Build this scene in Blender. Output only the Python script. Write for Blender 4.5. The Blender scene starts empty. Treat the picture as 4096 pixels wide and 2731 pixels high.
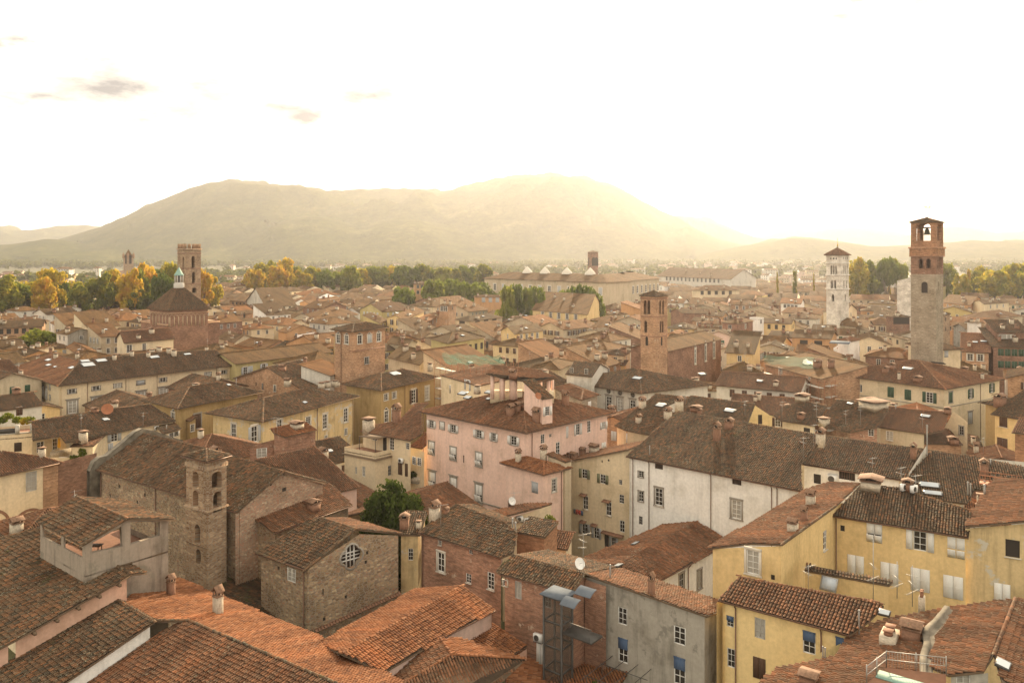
import bpy, math, random
import numpy as np
from mathutils import Vector, Matrix, geometry
from mathutils.bvhtree import BVHTree
R = math.radians
random.seed(11); rng = np.random.default_rng(11)
scene = bpy.context.scene
COL = scene.collection

# ------------------------------------------------------------------ camera, sky, sun, exposure
HC = 45.0                      # eye height on the tower top
F = 28 / 36 * 4096             # focal length in photo pixels
HY = 1000.0                    # row of the horizon in the photo
cd = bpy.data.cameras.new("camera"); cam = bpy.data.objects.new("camera", cd); COL.objects.link(cam)
cd.lens = 28; cd.sensor_width = 36; cd.clip_start = 0.5; cd.clip_end = 60000
cd.shift_y = -(1365.5 - HY) / 4096
cam.location = (0, 0, HC); cam.rotation_euler = (R(90), 0, 0)
scene.camera = cam

SUN_AZ, SUN_EL = R(14), R(21)   # azimuth measured from +Y towards +X
world = bpy.data.worlds.new("World"); scene.world = world; world.use_nodes = True
wn, wl = world.node_tree.nodes, world.node_tree.links
wn.clear()
wout = wn.new("ShaderNodeOutputWorld"); bg = wn.new("ShaderNodeBackground")
sky = wn.new("ShaderNodeTexSky"); sky.sky_type = 'NISHITA'; sky.sun_disc = False
sky.sun_elevation = SUN_EL; sky.sun_rotation = SUN_AZ; sky.air_density = 1.0; sky.dust_density = 3.0; sky.ozone_density = 1.0
tc = wn.new("ShaderNodeTexCoord"); mp = wn.new("ShaderNodeMapping"); mp.inputs['Scale'].default_value = (1.6, 1.6, 5.0)
nz = wn.new("ShaderNodeTexNoise"); nz.inputs['Scale'].default_value = 2.1; nz.inputs['Detail'].default_value = 8; nz.inputs['Roughness'].default_value = .6
rp = wn.new("ShaderNodeValToRGB"); rp.color_ramp.elements[0].position = .30; rp.color_ramp.elements[0].color = (.88, .88, .88, 1)
rp.color_ramp.elements[1].position = .60; rp.color_ramp.elements[1].color = (1, 1, 1, 1)
cl = wn.new("ShaderNodeMix"); cl.data_type = 'RGBA'
nz2 = wn.new("ShaderNodeTexNoise"); nz2.inputs['Scale'].default_value = 3.4; nz2.inputs['Detail'].default_value = 9; nz2.inputs['Roughness'].default_value = .62
rp2 = wn.new("ShaderNodeValToRGB"); rp2.color_ramp.elements[0].position = .45; rp2.color_ramp.elements[0].color = (12.6, 11.5, 9.5, 1)
rp2.color_ramp.elements[1].position = .585; rp2.color_ramp.elements[1].color = (9.5, 8.6, 7.2, 1)
wl.new(tc.outputs['Generated'], mp.inputs['Vector']); wl.new(mp.outputs[0], nz.inputs['Vector']); wl.new(mp.outputs[0], nz2.inputs['Vector'])
wl.new(nz.outputs['Fac'], rp.inputs[0]); wl.new(nz2.outputs['Fac'], rp2.inputs[0])
wl.new(rp.outputs[0], cl.inputs[0]); wl.new(sky.outputs[0], cl.inputs[6]); wl.new(rp2.outputs[0], cl.inputs[7])
def blob(cx, cz, sx, sz, lo, hi, prev):
    # a soft grey cloud bank at a fixed direction of the sky
    v = Vector((cx, 1, cz)).normalized(); sb = wn.new("ShaderNodeVectorMath"); sb.operation = 'SUBTRACT'; wl.new(tc.outputs['Generated'], sb.inputs[0]); sb.inputs[1].default_value = v
    ml = wn.new("ShaderNodeVectorMath"); ml.operation = 'MULTIPLY'; wl.new(sb.outputs[0], ml.inputs[0]); ml.inputs[1].default_value = (1 / sx, 1 / sx, 1 / sz)
    ln = wn.new("ShaderNodeVectorMath"); ln.operation = 'LENGTH'; wl.new(ml.outputs[0], ln.inputs[0])
    mr = wn.new("ShaderNodeMapRange"); mr.inputs[1].default_value = 0; mr.inputs[2].default_value = 1; mr.inputs[3].default_value = .22; mr.inputs[4].default_value = -.25; wl.new(ln.outputs['Value'], mr.inputs[0])
    n3 = wn.new("ShaderNodeTexNoise"); n3.inputs['Scale'].default_value = 9; n3.inputs['Detail'].default_value = 9; n3.inputs['Roughness'].default_value = .6; wl.new(mp.outputs[0], n3.inputs['Vector'])
    ad = wn.new("ShaderNodeMath"); ad.operation = 'ADD'; wl.new(n3.outputs['Fac'], ad.inputs[0]); wl.new(mr.outputs[0], ad.inputs[1])
    r3 = wn.new("ShaderNodeValToRGB"); r3.color_ramp.elements[0].position = lo; r3.color_ramp.elements[0].color = (0, 0, 0, 1); r3.color_ramp.elements[1].position = hi; r3.color_ramp.elements[1].color = (1, 1, 1, 1); wl.new(ad.outputs[0], r3.inputs[0])
    mx = wn.new("ShaderNodeMix"); mx.data_type = 'RGBA'; wl.new(r3.outputs[0], mx.inputs[0]); wl.new(prev, mx.inputs[6]); mx.inputs[7].default_value = (2.3, 2.3, 2.3, 1); return mx.outputs[2]
out = blob(-.175, .195, .085, .026, .38, .70, cl.outputs[2])
out = blob(-.262, .168, .055, .022, .38, .68, out)
out = blob(-.50, .20, .30, .10, .42, .84, out)
out = blob(.42, .30, .24, .05, .52, .90, out)
wl.new(out, bg.inputs[0]); bg.inputs[1].default_value = SKY_STRENGTH = 0.066
wl.new(bg.outputs[0], wout.inputs[0])

sd = bpy.data.lights.new("sun", 'SUN'); so = bpy.data.objects.new("sun", sd); COL.objects.link(so)
sd.energy = 5.0; sd.angle = R(0.6); sd.color = (1.0, .78, .50)
sdir = Vector((math.sin(SUN_AZ) * math.cos(SUN_EL), math.cos(SUN_AZ) * math.cos(SUN_EL), math.sin(SUN_EL)))
so.rotation_euler = sdir.to_track_quat('Z', 'Y').to_euler(); so.location = (0, 0, 200)
scene.view_settings.view_transform = 'Standard'; scene.view_settings.look = 'None'
scene.view_settings.gamma = 1; scene.view_settings.use_curve_mapping = False
scene.view_settings.exposure = 1.22
scene.cycles.max_bounces = 6; scene.cycles.diffuse_bounces = 3; scene.cycles.volume_bounces = 1
scene.cycles.transparent_max_bounces = 8; scene.cycles.caustics_reflective = False; scene.cycles.caustics_refractive = False
scene.cycles.sample_clamp_indirect = 4

# ------------------------------------------------------------------ materials
MATS = {}
def new_mat(name):
    m = bpy.data.materials.new(name); m.use_nodes = True; nt = m.node_tree; nt.nodes.clear()
    o = nt.nodes.new("ShaderNodeOutputMaterial"); b = nt.nodes.new("ShaderNodeBsdfPrincipled")
    nt.links.new(b.outputs[0], o.inputs[0]); b.inputs['Specular IOR Level'].default_value = .25
    MATS[name] = m
    return m, nt, b
def N(nt, t, **k):
    n = nt.nodes.new("ShaderNode" + t)
    for a, v in k.items():
        if a[0].isupper():
            n.inputs[a.replace('_', ' ')].default_value = v
        else: setattr(n, a, v)
    return n
def ramp(nt, fac, stops, interp='LINEAR'):
    r = N(nt, "ValToRGB"); cr = r.color_ramp; cr.interpolation = interp
    while len(cr.elements) < len(stops): cr.elements.new(.5)
    for e, (p, c) in zip(cr.elements, stops):
        e.position = p; e.color = (c[0], c[1], c[2], 1) if len(c) == 3 else c
    nt.links.new(fac, r.inputs[0]); return r.outputs[0]
def mixc(nt, fac, a, b, mode='MIX'):
    m = N(nt, "Mix", data_type='RGBA', blend_type=mode)
    for s, v in ((0, fac), (6, a), (7, b)):
        if hasattr(v, 'is_linked') or hasattr(v, 'links'): nt.links.new(v, m.inputs[s])
        else: m.inputs[s].default_value = (v[0], v[1], v[2], 1) if isinstance(v, tuple) else v
    return m.outputs[2]
def math_n(nt, op, a, b=0.0, clamp=False):
    m = N(nt, "Math", operation=op, use_clamp=clamp)
    for s, v in ((0, a), (1, b)):
        if hasattr(v, 'links'): nt.links.new(v, m.inputs[s])
        else: m.inputs[s].default_value = v
    return m.outputs[0]
def noise(nt, vec, scale, detail=4, rough=.55, map_scale=None, out='Fac'):
    if map_scale:
        mm = N(nt, "Mapping"); mm.inputs['Scale'].default_value = map_scale; nt.links.new(vec, mm.inputs[0]); vec = mm.outputs[0]
    n = N(nt, "TexNoise"); n.inputs['Scale'].default_value = scale; n.inputs['Detail'].default_value = detail; n.inputs['Roughness'].default_value = rough
    nt.links.new(vec, n.inputs['Vector']); return n.outputs[out]
def bump(nt, h, b, strength=.4, dist=.05):
    n = N(nt, "Bump"); n.inputs['Strength'].default_value = strength; n.inputs['Distance'].default_value = dist
    nt.links.new(h, n.inputs['Height']); nt.links.new(n.outputs[0], b.inputs['Normal'])

def flat(name, c, rough=.7, metal=0.0, spec=.25, var=.12, scale=2.0):
    m, nt, b = new_mat(name)
    t = N(nt, "TexCoord"); v = noise(nt, t.outputs['Object'], scale, 4)
    col = ramp(nt, v, [(.3, tuple(x * (1 - var) for x in c)), (.7, tuple(min(1, x * (1 + var)) for x in c))])
    nt.links.new(col, b.inputs['Base Color'])
    b.inputs['Roughness'].default_value = rough; b.inputs['Metallic'].default_value = metal; b.inputs['Specular IOR Level'].default_value = spec
    return m

def plaster(name, c, dirt=.55, patch=None):
    m, nt, b = new_mat(name)
    t = N(nt, "TexCoord"); oc = t.outputs['Object']; oi = N(nt, "ObjectInfo")
    add = N(nt, "VectorMath", operation='ADD'); nt.links.new(oc, add.inputs[0]); nt.links.new(oi.outputs['Location'], add.inputs[1]); oc = add.outputs[0]
    big = noise(nt, oc, .22, 6, .62); fine = noise(nt, oc, 3.0, 6, .65); streak = noise(nt, oc, 1.3, 5, .65, (1, 1, .10))
    dk = tuple(x * (1 - .45 * dirt) * k for x, k in zip(c, (.95, .93, .88))); lt = tuple(min(1, x * 1.10) for x in c)
    col = ramp(nt, big, [(.30, dk), (.46, c), (.70, lt)])
    st = ramp(nt, streak, [(.50, (1, 1, 1)), (.66, (1 - .38 * dirt,) * 3), (.78, (1 - .62 * dirt,) * 3)])
    col = mixc(nt, .8, col, st, 'MULTIPLY')
    fn = ramp(nt, fine, [(.3, (.86, .86, .86)), (.7, (1.06, 1.06, 1.06))])
    col = mixc(nt, 1.0, col, fn, 'MULTIPLY')
    if patch:
        pn = noise(nt, oc, .55, 7, .7); pm = ramp(nt, pn, [(.56, (0, 0, 0)), (.62, (1, 1, 1))])
        col = mixc(nt, pm, col, patch)
    nt.links.new(col, b.inputs['Base Color']); b.inputs['Roughness'].default_value = .92; b.inputs['Specular IOR Level'].default_value = .1
    bump(nt, fine, b, .35, .03)
    return m

def stone(name, cols, sx=2.2, sy=4.6, mortar=(.30, .25, .19), mw=.06, rnd=1.0):
    m, nt, b = new_mat(name)
    uv = N(nt, "UVMap"); uv.uv_map = "UVMap"
    wob = noise(nt, uv.outputs[0], 1.6, 3, .6, None, 'Color')
    sub = N(nt, "VectorMath", operation='SCALE'); sub.inputs['Scale'].default_value = .30; nt.links.new(wob, sub.inputs[0])
    ad = N(nt, "VectorMath", operation='ADD'); nt.links.new(uv.outputs[0], ad.inputs[0]); nt.links.new(sub.outputs[0], ad.inputs[1])
    mm = N(nt, "Mapping"); mm.inputs['Scale'].default_value = (sx, sy, 1); nt.links.new(ad.outputs[0], mm.inputs[0])
    v = N(nt, "TexVoronoi", voronoi_dimensions='2D'); v.inputs['Scale'].default_value = 1; v.inputs['Randomness'].default_value = rnd; nt.links.new(mm.outputs[0], v.inputs['Vector'])
    ve = N(nt, "TexVoronoi", voronoi_dimensions='2D', feature='DISTANCE_TO_EDGE'); ve.inputs['Scale'].default_value = 1; ve.inputs['Randomness'].default_value = rnd; nt.links.new(mm.outputs[0], ve.inputs['Vector'])
    sep = N(nt, "SeparateColor"); nt.links.new(v.outputs['Color'], sep.inputs[0])
    stops = [((i + .5) / len(cols), c) for i, c in enumerate(cols)]
    col = ramp(nt, sep.outputs[0], stops)
    big = noise(nt, uv.outputs[0], .35, 5, .6)
    tint = ramp(nt, big, [(.35, (.62, .58, .52)), (.6, (1.08, 1.05, 1.0))])
    col = mixc(nt, 1.0, col, tint, 'MULTIPLY')
    e = ramp(nt, ve.outputs['Distance'], [(.0, (1, 1, 1)), (mw, (1, 1, 1)), (mw + .07, (0, 0, 0))])
    col = mixc(nt, e, col, mortar)
    nt.links.new(col, b.inputs['Base Color']); b.inputs['Roughness'].default_value = .95; b.inputs['Specular IOR Level'].default_value = .1
    bump(nt, math_n(nt, 'MINIMUM', ve.outputs['Distance'], .15), b, .8, .25)
    return m

def brickmat(name, c1, c2, mortar, patch=None, pth=.58):
    m, nt, b = new_mat(name)
    uv = N(nt, "UVMap"); uv.uv_map = "UVMap"
    br = N(nt, "TexBrick"); br.inputs['Scale'].default_value = 1.0; br.inputs['Brick Width'].default_value = .30; br.inputs['Row Height'].default_value = .09
    br.inputs['Mortar Size'].default_value = .012; br.inputs['Mortar Smooth'].default_value = .3; br.inputs['Bias'].default_value = 0
    br.inputs['Color1'].default_value = (*c1, 1); br.inputs['Color2'].default_value = (*c2, 1); br.inputs['Mortar'].default_value = (*mortar, 1)
    nt.links.new(uv.outputs[0], br.inputs['Vector'])
    big = noise(nt, uv.outputs[0], .30, 7, .65); md = noise(nt, uv.outputs[0], 2.2, 6, .7, (.6, 1.8, 1)); 
    col = mixc(nt, 1.0, br.outputs[0], ramp(nt, big, [(.35, (.68, .66, .64)), (.62, (1.12, 1.08, 1.05))]), 'MULTIPLY')
    col = mixc(nt, 1.0, col, ramp(nt, md, [(.36, (.62, .60, .6)), (.62, (1.22, 1.16, 1.1))]), 'MULTIPLY')
    if patch:
        pn = noise(nt, uv.outputs[0], .8, 8, .72); pm = ramp(nt, pn, [(pth, (0, 0, 0)), (pth + .05, (1, 1, 1))])
        col = mixc(nt, pm, col, patch)
    nt.links.new(col, b.inputs['Base Color']); b.inputs['Roughness'].default_value = .95; b.inputs['Specular IOR Level'].default_value = .1
    bump(nt, md, b, .5, .06)
    return m

def tilemat(name, cols, lichen=(.25, .225, .155), moss=(.062, .07, .02), lt=.60, mt=.66, far=False):
    m, nt, b = new_mat(name)
    uv = N(nt, "UVMap"); uv.uv_map = "UVMap"
    fl = N(nt, "VectorMath", operation='FLOOR'); nt.links.new(uv.outputs[0], fl.inputs[0])
    wnz = N(nt, "TexWhiteNoise", noise_dimensions='2D'); nt.links.new(fl.outputs[0], wnz.inputs['Vector'])
    col = ramp(nt, wnz.outputs['Value'], [((i + .5) / len(cols), c) for i, c in enumerate(cols)])
    # strips of relaid tiles, wear blotches
    strip = noise(nt, uv.outputs[0], .09, 5, .6, (1.0, .35, 1)); sc_ = ramp(nt, strip, [(.36, (.66, .63, .62)), (.52, (1, 1, 1)), (.68, (1.30, 1.16, 1.06))])
    col = mixc(nt, 1.0, col, sc_, 'MULTIPLY')
    t = N(nt, "TexCoord"); oc = t.outputs['Object']
    ln = noise(nt, oc, 5.0, 5, .7); lb = noise(nt, oc, .35, 4, .6)
    lm = math_n(nt, 'ADD', ln, math_n(nt, 'MULTIPLY', lb, .35))
    lm = ramp(nt, lm, [(lt + .16, (0, 0, 0)), (lt + .23, (1, 1, 1))]); col = mixc(nt, math_n(nt, 'MULTIPLY', lm, .75), col, lichen)
    mn = noise(nt, oc, .5, 6, .68); mm2 = noise(nt, oc, 4, 3, .6)
    mm = ramp(nt, math_n(nt, 'ADD', mn, math_n(nt, 'MULTIPLY', mm2, .25)), [(mt + .10, (0, 0, 0)), (mt + .22, (1, 1, 1))]); col = mixc(nt, math_n(nt, 'MULTIPLY', mm, .8), col, moss)
    oi = N(nt, "ObjectInfo"); tint = ramp(nt, oi.outputs['Random'], [(0, (.62, .64, .66)), (.35, (.9, .88, .84)), (.6, (1.0, .95, .86)), (1, (1.30, 1.12, .95))])
    if far: col = mixc(nt, 1.0, col, tint, 'MULTIPLY')
    nt.links.new(col, b.inputs['Base Color']); b.inputs['Roughness'].default_value = .9; b.inputs['Specular IOR Level'].default_value = .05 if far else .14
    if far:
        sp = N(nt, "SeparateXYZ"); nt.links.new(uv.outputs[0], sp.inputs[0])
        w = math_n(nt, 'SINE', math_n(nt, 'MULTIPLY', sp.outputs[0], 2 * math.pi))
        w2 = math_n(nt, 'FRACT', sp.outputs[1])
        h = math_n(nt, 'ADD', math_n(nt, 'MULTIPLY', w, .5), math_n(nt, 'MULTIPLY', w2, .6)); bump(nt, h, b, 1.0, .09)
    else: bump(nt, ln, b, .3, .02)
    return m

OLD = [(.060, .042, .027), (.118, .074, .042), (.088, .057, .035), (.155, .078, .040), (.108, .080, .052), (.20, .095, .046), (.080, .064, .044)]
RED = [tuple(x * .88 for x in c) for c in [(.25, .098, .042), (.30, .125, .055), (.21, .085, .038), (.34, .16, .08), (.27, .11, .05), (.18, .078, .04)]]
MIX_ = [(.14, .066, .034), (.20, .088, .044), (.10, .056, .034), (.25, .115, .06), (.13, .078, .048), (.17, .09, .052)]
tilemat('tiles_old', OLD); tilemat('tiles_red', RED, lt=.68, mt=.78); tilemat('tiles_mix', MIX_, lt=.62, mt=.70)
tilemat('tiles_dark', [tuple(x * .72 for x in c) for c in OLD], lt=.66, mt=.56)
for k in ('old', 'red', 'mix'):
    tilemat('tiles_%s_far' % k, {'old': [(.085, .060, .033), (.125, .080, .040), (.10, .066, .034), (.15, .088, .044)], 'red': [(.18, .095, .045), (.145, .080, .040)], 'mix': [(.125, .076, .038), (.10, .066, .036), (.15, .088, .043)]}[k], lt=.70, mt=.74, far=True)
MATS['tiles_dark_far'] = MATS['tiles_old_far']
plaster('pink', (.72, .51, .42), .42); plaster('cream', (.66, .54, .37), .40); plaster('yellow', (.68, .50, .25), .4)
plaster('gold', (.72, .54, .27), .35); plaster('ochre', (.40, .28, .13), .6); plaster('white', (.78, .75, .70), .38)
plaster('offwhite', (.60, .56, .49), .5); plaster('grey', (.36, .325, .275), .9, (.22, .20, .17)); plaster('stained', (.32, .265, .21), 1.0, (.23, .20, .155)); plaster('orange', (.50, .29, .15), .45)
plaster('salmon', (.60, .38, .28), .35); plaster('palepink', (.64, .47, .40), .35); plaster('olive', (.46, .38, .18), .45)
plaster('tan', (.50, .41, .29), .55); plaster('yellowworn', (.58, .44, .24), .8, (.50, .46, .38))
stone('stone', [(.30, .21, .135), (.44, .32, .20), (.22, .145, .095), (.52, .41, .28), (.38, .22, .14), (.26, .19, .14)], 2.6, 5.2)
stone('rubblered', [(.38, .23, .16), (.48, .33, .23), (.30, .17, .12), (.54, .42, .31), (.42, .22, .15), (.34, .24, .18)], 2.6, 6.0)
stone('towerstone', [(.30, .20, .135), (.40, .28, .18), (.24, .14, .09), (.46, .34, .23)], 2.0, 5.8)
stone('greystone', [(.32, .27, .21), (.38, .33, .26), (.27, .22, .17), (.42, .36, .28)], 1.8, 4.2)
stone('marble', [(.66, .63, .58), (.74, .71, .66), (.58, .54, .50), (.70, .67, .62)], .9, 2.2, (.45, .42, .38), .02)
brickmat('brick', (.34, .17, .11), (.26, .135, .095), (.40, .32, .25), (.46, .35, .26), .60)
brickmat('brickred', (.34, .175, .09), (.28, .145, .08), (.42, .30, .22))
brickmat('brickpink', (.42, .25, .15), (.35, .205, .125), (.45, .36, .26), (.48, .39, .28), .60)
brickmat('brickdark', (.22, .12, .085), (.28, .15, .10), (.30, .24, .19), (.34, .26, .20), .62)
flat('woodwhite', (.72, .70, .66), .6); flat('sashgrey', (.42, .40, .37), .6); flat('woodbrown', (.12, .07, .045), .7); flat('green', (.035, .075, .045), .6)
flat('greenlight', (.16, .19, .12), .6); flat('stonetrim', (.30, .27, .23), .9); flat('paletrim', (.58, .53, .45), .9); flat('metaldark', (.07, .065, .06), .5, .3)
flat('metal', (.34, .33, .31), .5, .6); flat('copper', (.16, .09, .06), .5, .5); flat('rust', (.30, .12, .06), .8); flat('acwhite', (.70, .69, .66), .5)
flat('verdigris', (.19, .30, .25), .7); flat('timber', (.14, .095, .06), .85); flat('lead', (.21, .20, .185), .5); flat('chimplaster', (.46, .39, .30), .9, var=.3, scale=5)
flat('chimbrick', (.23, .125, .08), .9, var=.25, scale=6); flat('tiles_cap', (.21, .125, .08), .9, var=.35, scale=5); flat('oldplaster', (.17, .145, .11), .95, var=.45, scale=.9); flat('blue', (.07, .11, .19), .7); flat('concrete', (.40, .37, .32), .9, var=.25); flat('cloth', (.72, .68, .62), .9)
flat('redcloth', (.45, .06, .04), .9); flat('darkcloth', (.04, .04, .05), .9); flat('amber', (.75, .38, .03), .8); flat('terracotta', (.23, .115, .07), .85)
flat('awning', (.11, .125, .145), .9, spec=.03); flat('bronze', (.07, .075, .06), .45, .6); flat('gilt', (.55, .38, .12), .35, .8)
def mk_glass(name, c, rough):
    m, nt, b = new_mat(name); b.inputs['Base Color'].default_value = (*c, 1); b.inputs['Roughness'].default_value = rough; b.inputs['Specular IOR Level'].default_value = .5
    return m
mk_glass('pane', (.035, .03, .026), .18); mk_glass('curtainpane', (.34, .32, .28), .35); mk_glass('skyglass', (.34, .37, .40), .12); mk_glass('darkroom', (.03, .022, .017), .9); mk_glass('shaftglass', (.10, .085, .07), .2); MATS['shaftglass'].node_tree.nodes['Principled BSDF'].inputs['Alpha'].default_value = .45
def mk_shutter(name, c):
    m, nt, b = new_mat(name); t = N(nt, "TexCoord"); sp = N(nt, "SeparateXYZ"); nt.links.new(t.outputs['Object'], sp.inputs[0])
    w = math_n(nt, 'FRACT', math_n(nt, 'MULTIPLY', sp.outputs[2], 26))
    col = ramp(nt, w, [(.0, tuple(x * .72 for x in c)), (.25, c), (1, c)]); nt.links.new(col, b.inputs['Base Color']); b.inputs['Roughness'].default_value = .6; bump(nt, w, b, .6, .03)
    return m
mk_shutter('sh_white', (.80, .78, .74)); mk_shutter('sh_grey', (.42, .43, .44)); mk_shutter('sh_green', (.04, .085, .05)); mk_shutter('sh_brown', (.10, .055, .035)); mk_shutter('sh_olive', (.19, .20, .12)); mk_shutter('sh_blue', (.09, .14, .24))
def mk_leaf(name, stops, tr=.45):
    m = bpy.data.materials.new(name); m.use_nodes = True; nt = m.node_tree; nt.nodes.clear(); MATS[name] = m
    o = N(nt, "OutputMaterial"); d = N(nt, "BsdfDiffuse"); tl = N(nt, "BsdfTranslucent"); mx = N(nt, "MixShader"); mx.inputs[0].default_value = tr
    t = N(nt, "TexCoord"); oi = N(nt, "ObjectInfo")
    v = noise(nt, t.outputs['Object'], .45, 4, .7); f2 = noise(nt, t.outputs['Object'], 4.0, 2, .6)
    s = math_n(nt, 'ADD', math_n(nt, 'MULTIPLY', v, .9), math_n(nt, 'MULTIPLY', oi.outputs['Random'], .35)); s = math_n(nt, 'ADD', s, math_n(nt, 'MULTIPLY', f2, .3)); s = math_n(nt, 'SUBTRACT', s, .28)
    col = ramp(nt, s, stops); nt.links.new(col, d.inputs[0]); nt.links.new(col, tl.inputs[0])
    nt.links.new(d.outputs[0], mx.inputs[1]); nt.links.new(tl.outputs[0], mx.inputs[2]); nt.links.new(mx.outputs[0], o.inputs[0])
mk_leaf('leaf_autumn', [(.28, (.13, .15, .03)), (.45, (.30, .27, .035)), (.62, (.50, .34, .04)), (.8, (.50, .24, .04))], .55)
mk_leaf('leaf_green', [(.25, (.07, .10, .02)), (.5, (.15, .18, .03)), (.8, (.28, .26, .04))], .5)
mk_leaf('leaf_dark', [(.3, (.04, .055, .014)), (.55, (.085, .105, .025)), (.8, (.20, .20, .04))], .4)
mk_leaf('leaf_far', [(.25, (.07, .085, .025)), (.5, (.14, .14, .035)), (.8, (.26, .20, .04))], .45)
flat('pan', (.045, .030, .019), .95, var=.4, scale=4); flat('bark', (.13, .10, .075), .95)  # sheet between cover tiles: valley shadow is painted into its dark brown

# ------------------------------------------------------------------ mesh helpers
class MB:
    """collects polygons with materials and uv, links them as one mesh object"""
    def __init__(s): s.v = []; s.f = []; s.m = []; s.uv = []; s.n = 0
    def add(s, verts, faces, mat=0, uvs=None):
        verts = np.asarray(verts, float).reshape(-1, 3); s.v.append(verts)
        for k, f in enumerate(faces):
            s.f.append([i + s.n for i in f]); s.m.append(mat if isinstance(mat, int) else mat[k])
            s.uv.append(uvs[k] if uvs is not None else None)
        s.n += len(verts)
    def box(s, c, size, mat=0, ax=None, ay=None, az=None):
        c = np.array(c, float); ax = np.array(ax if ax is not None else (1, 0, 0), float); ay = np.array(ay if ay is not None else (0, 1, 0), float); az = np.array(az if az is not None else (0, 0, 1), float)
        h = [x / 2 for x in size]; P = [c + ax * h[0] * i + ay * h[1] * j + az * h[2] * k for i in (-1, 1) for j in (-1, 1) for k in (-1, 1)]
        s.add(P, [(0, 1, 3, 2), (4, 6, 7, 5), (0, 4, 5, 1), (2, 3, 7, 6), (0, 2, 6, 4), (1, 5, 7, 3)], mat)
    def tube(s, p0, p1, r0, r1=None, mat=0, n=6, cap=True):
        p0 = np.array(p0, float); p1 = np.array(p1, float); r1 = r0 if r1 is None else r1; d = p1 - p0; L = np.linalg.norm(d)
        if L < 1e-6: return
        d /= L; u = np.cross(d, (0, 0, 1) if abs(d[2]) < .9 else (1, 0, 0)); u /= np.linalg.norm(u); w = np.cross(d, u)
        a = [2 * math.pi * i / n for i in range(n)]
        P = [p0 + r0 * (u * math.cos(t) + w * math.sin(t)) for t in a] + [p1 + r1 * (u * math.cos(t) + w * math.sin(t)) for t in a]
        fs = [(i, (i + 1) % n, n + (i + 1) % n, n + i) for i in range(n)]
        if cap: fs += [tuple(range(n))[::-1], tuple(range(n, 2 * n))]
        s.add(P, fs, mat)
    def lathe(s, c, prof, n=12, mat=0):
        c = np.array(c, float); P = []; fs = []
        for r, z in prof: P += [c + (r * math.cos(2 * math.pi * i / n), r * math.sin(2 * math.pi * i / n), z) for i in range(n)]
        for k in range(len(prof) - 1):
            fs += [(k * n + i, k * n + (i + 1) % n, (k + 1) * n + (i + 1) % n, (k + 1) * n + i) for i in range(n)]
        s.add(P, fs, mat)
    def mesh(s, name, mats, loc=(0, 0, 0), smooth=False):
        me = bpy.data.meshes.new(name)
        if s.n == 0: return me
        V = np.concatenate(s.v) - np.array(loc, float)
        me.vertices.add(len(V)); me.vertices.foreach_set('co', V.astype(np.float32).ravel())
        ls = np.fromiter((len(f) for f in s.f), int, len(s.f)); li = np.fromiter((i for f in s.f for i in f), int, int(ls.sum()))
        me.loops.add(len(li)); me.loops.foreach_set('vertex_index', li.astype(np.int32))
        me.polygons.add(len(ls)); st = np.concatenate([[0], np.cumsum(ls)[:-1]])
        me.polygons.foreach_set('loop_start', st.astype(np.int32))
        me.polygons.foreach_set('material_index', np.array(s.m, np.int32))
        for m in mats: me.materials.append(MATS[m])
        if any(u is not None for u in s.uv):
            U = me.uv_layers.new(name="UVMap"); arr = []
            for f, u in zip(s.f, s.uv):
                if u is None: arr += [(V[i][0] + V[i][1], V[i][2]) for i in f]
                else: arr += list(u)
            U.data.foreach_set('uv', np.array(arr, np.float32).ravel())
        me.update(calc_edges=True)
        if smooth: me.polygons.foreach_set('use_smooth', np.ones(len(ls), bool))
        return me

def quad_mesh(name, V, Q, mats, midx=None, UV=None, smooth=False):
    """V (n,3), Q (m,4) arrays, UV (m,2): one uv per face"""
    me = bpy.data.meshes.new(name); me.vertices.add(len(V)); me.vertices.foreach_set('co', np.asarray(V, np.float32).ravel())
    me.loops.add(Q.size); me.loops.foreach_set('vertex_index', Q.astype(np.int32).ravel())
    me.polygons.add(len(Q)); me.polygons.foreach_set('loop_start', (np.arange(len(Q)) * 4).astype(np.int32))
    if midx is not None: me.polygons.foreach_set('material_index', midx.astype(np.int32))
    for m in mats: me.materials.append(MATS[m])
    if UV is not None:
        U = me.uv_layers.new(name="UVMap"); U.data.foreach_set('uv', np.repeat(UV, 4, axis=0).astype(np.float32).ravel())
    me.update(calc_edges=True)
    if smooth: me.polygons.foreach_set('use_smooth', np.ones(len(Q), bool))
    return me

def link(name, me, parent=None, loc=(0, 0, 0)):
    o = bpy.data.objects.new(name, me); COL.objects.link(o); o.location = loc
    if parent: o.parent = parent
    return o
def tag(o, label=None, cat=None, group=None, kind=None):
    if label: o['label'] = label
    if cat: o['category'] = cat
    if group: o['group'] = group
    if kind: o['kind'] = kind
    return o
def empty(name, loc, label, cat, group=None):
    e = bpy.data.objects.new(name, None); COL.objects.link(e); e.location = loc; e.empty_display_size = .5
    return tag(e, label, cat, group)

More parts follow.
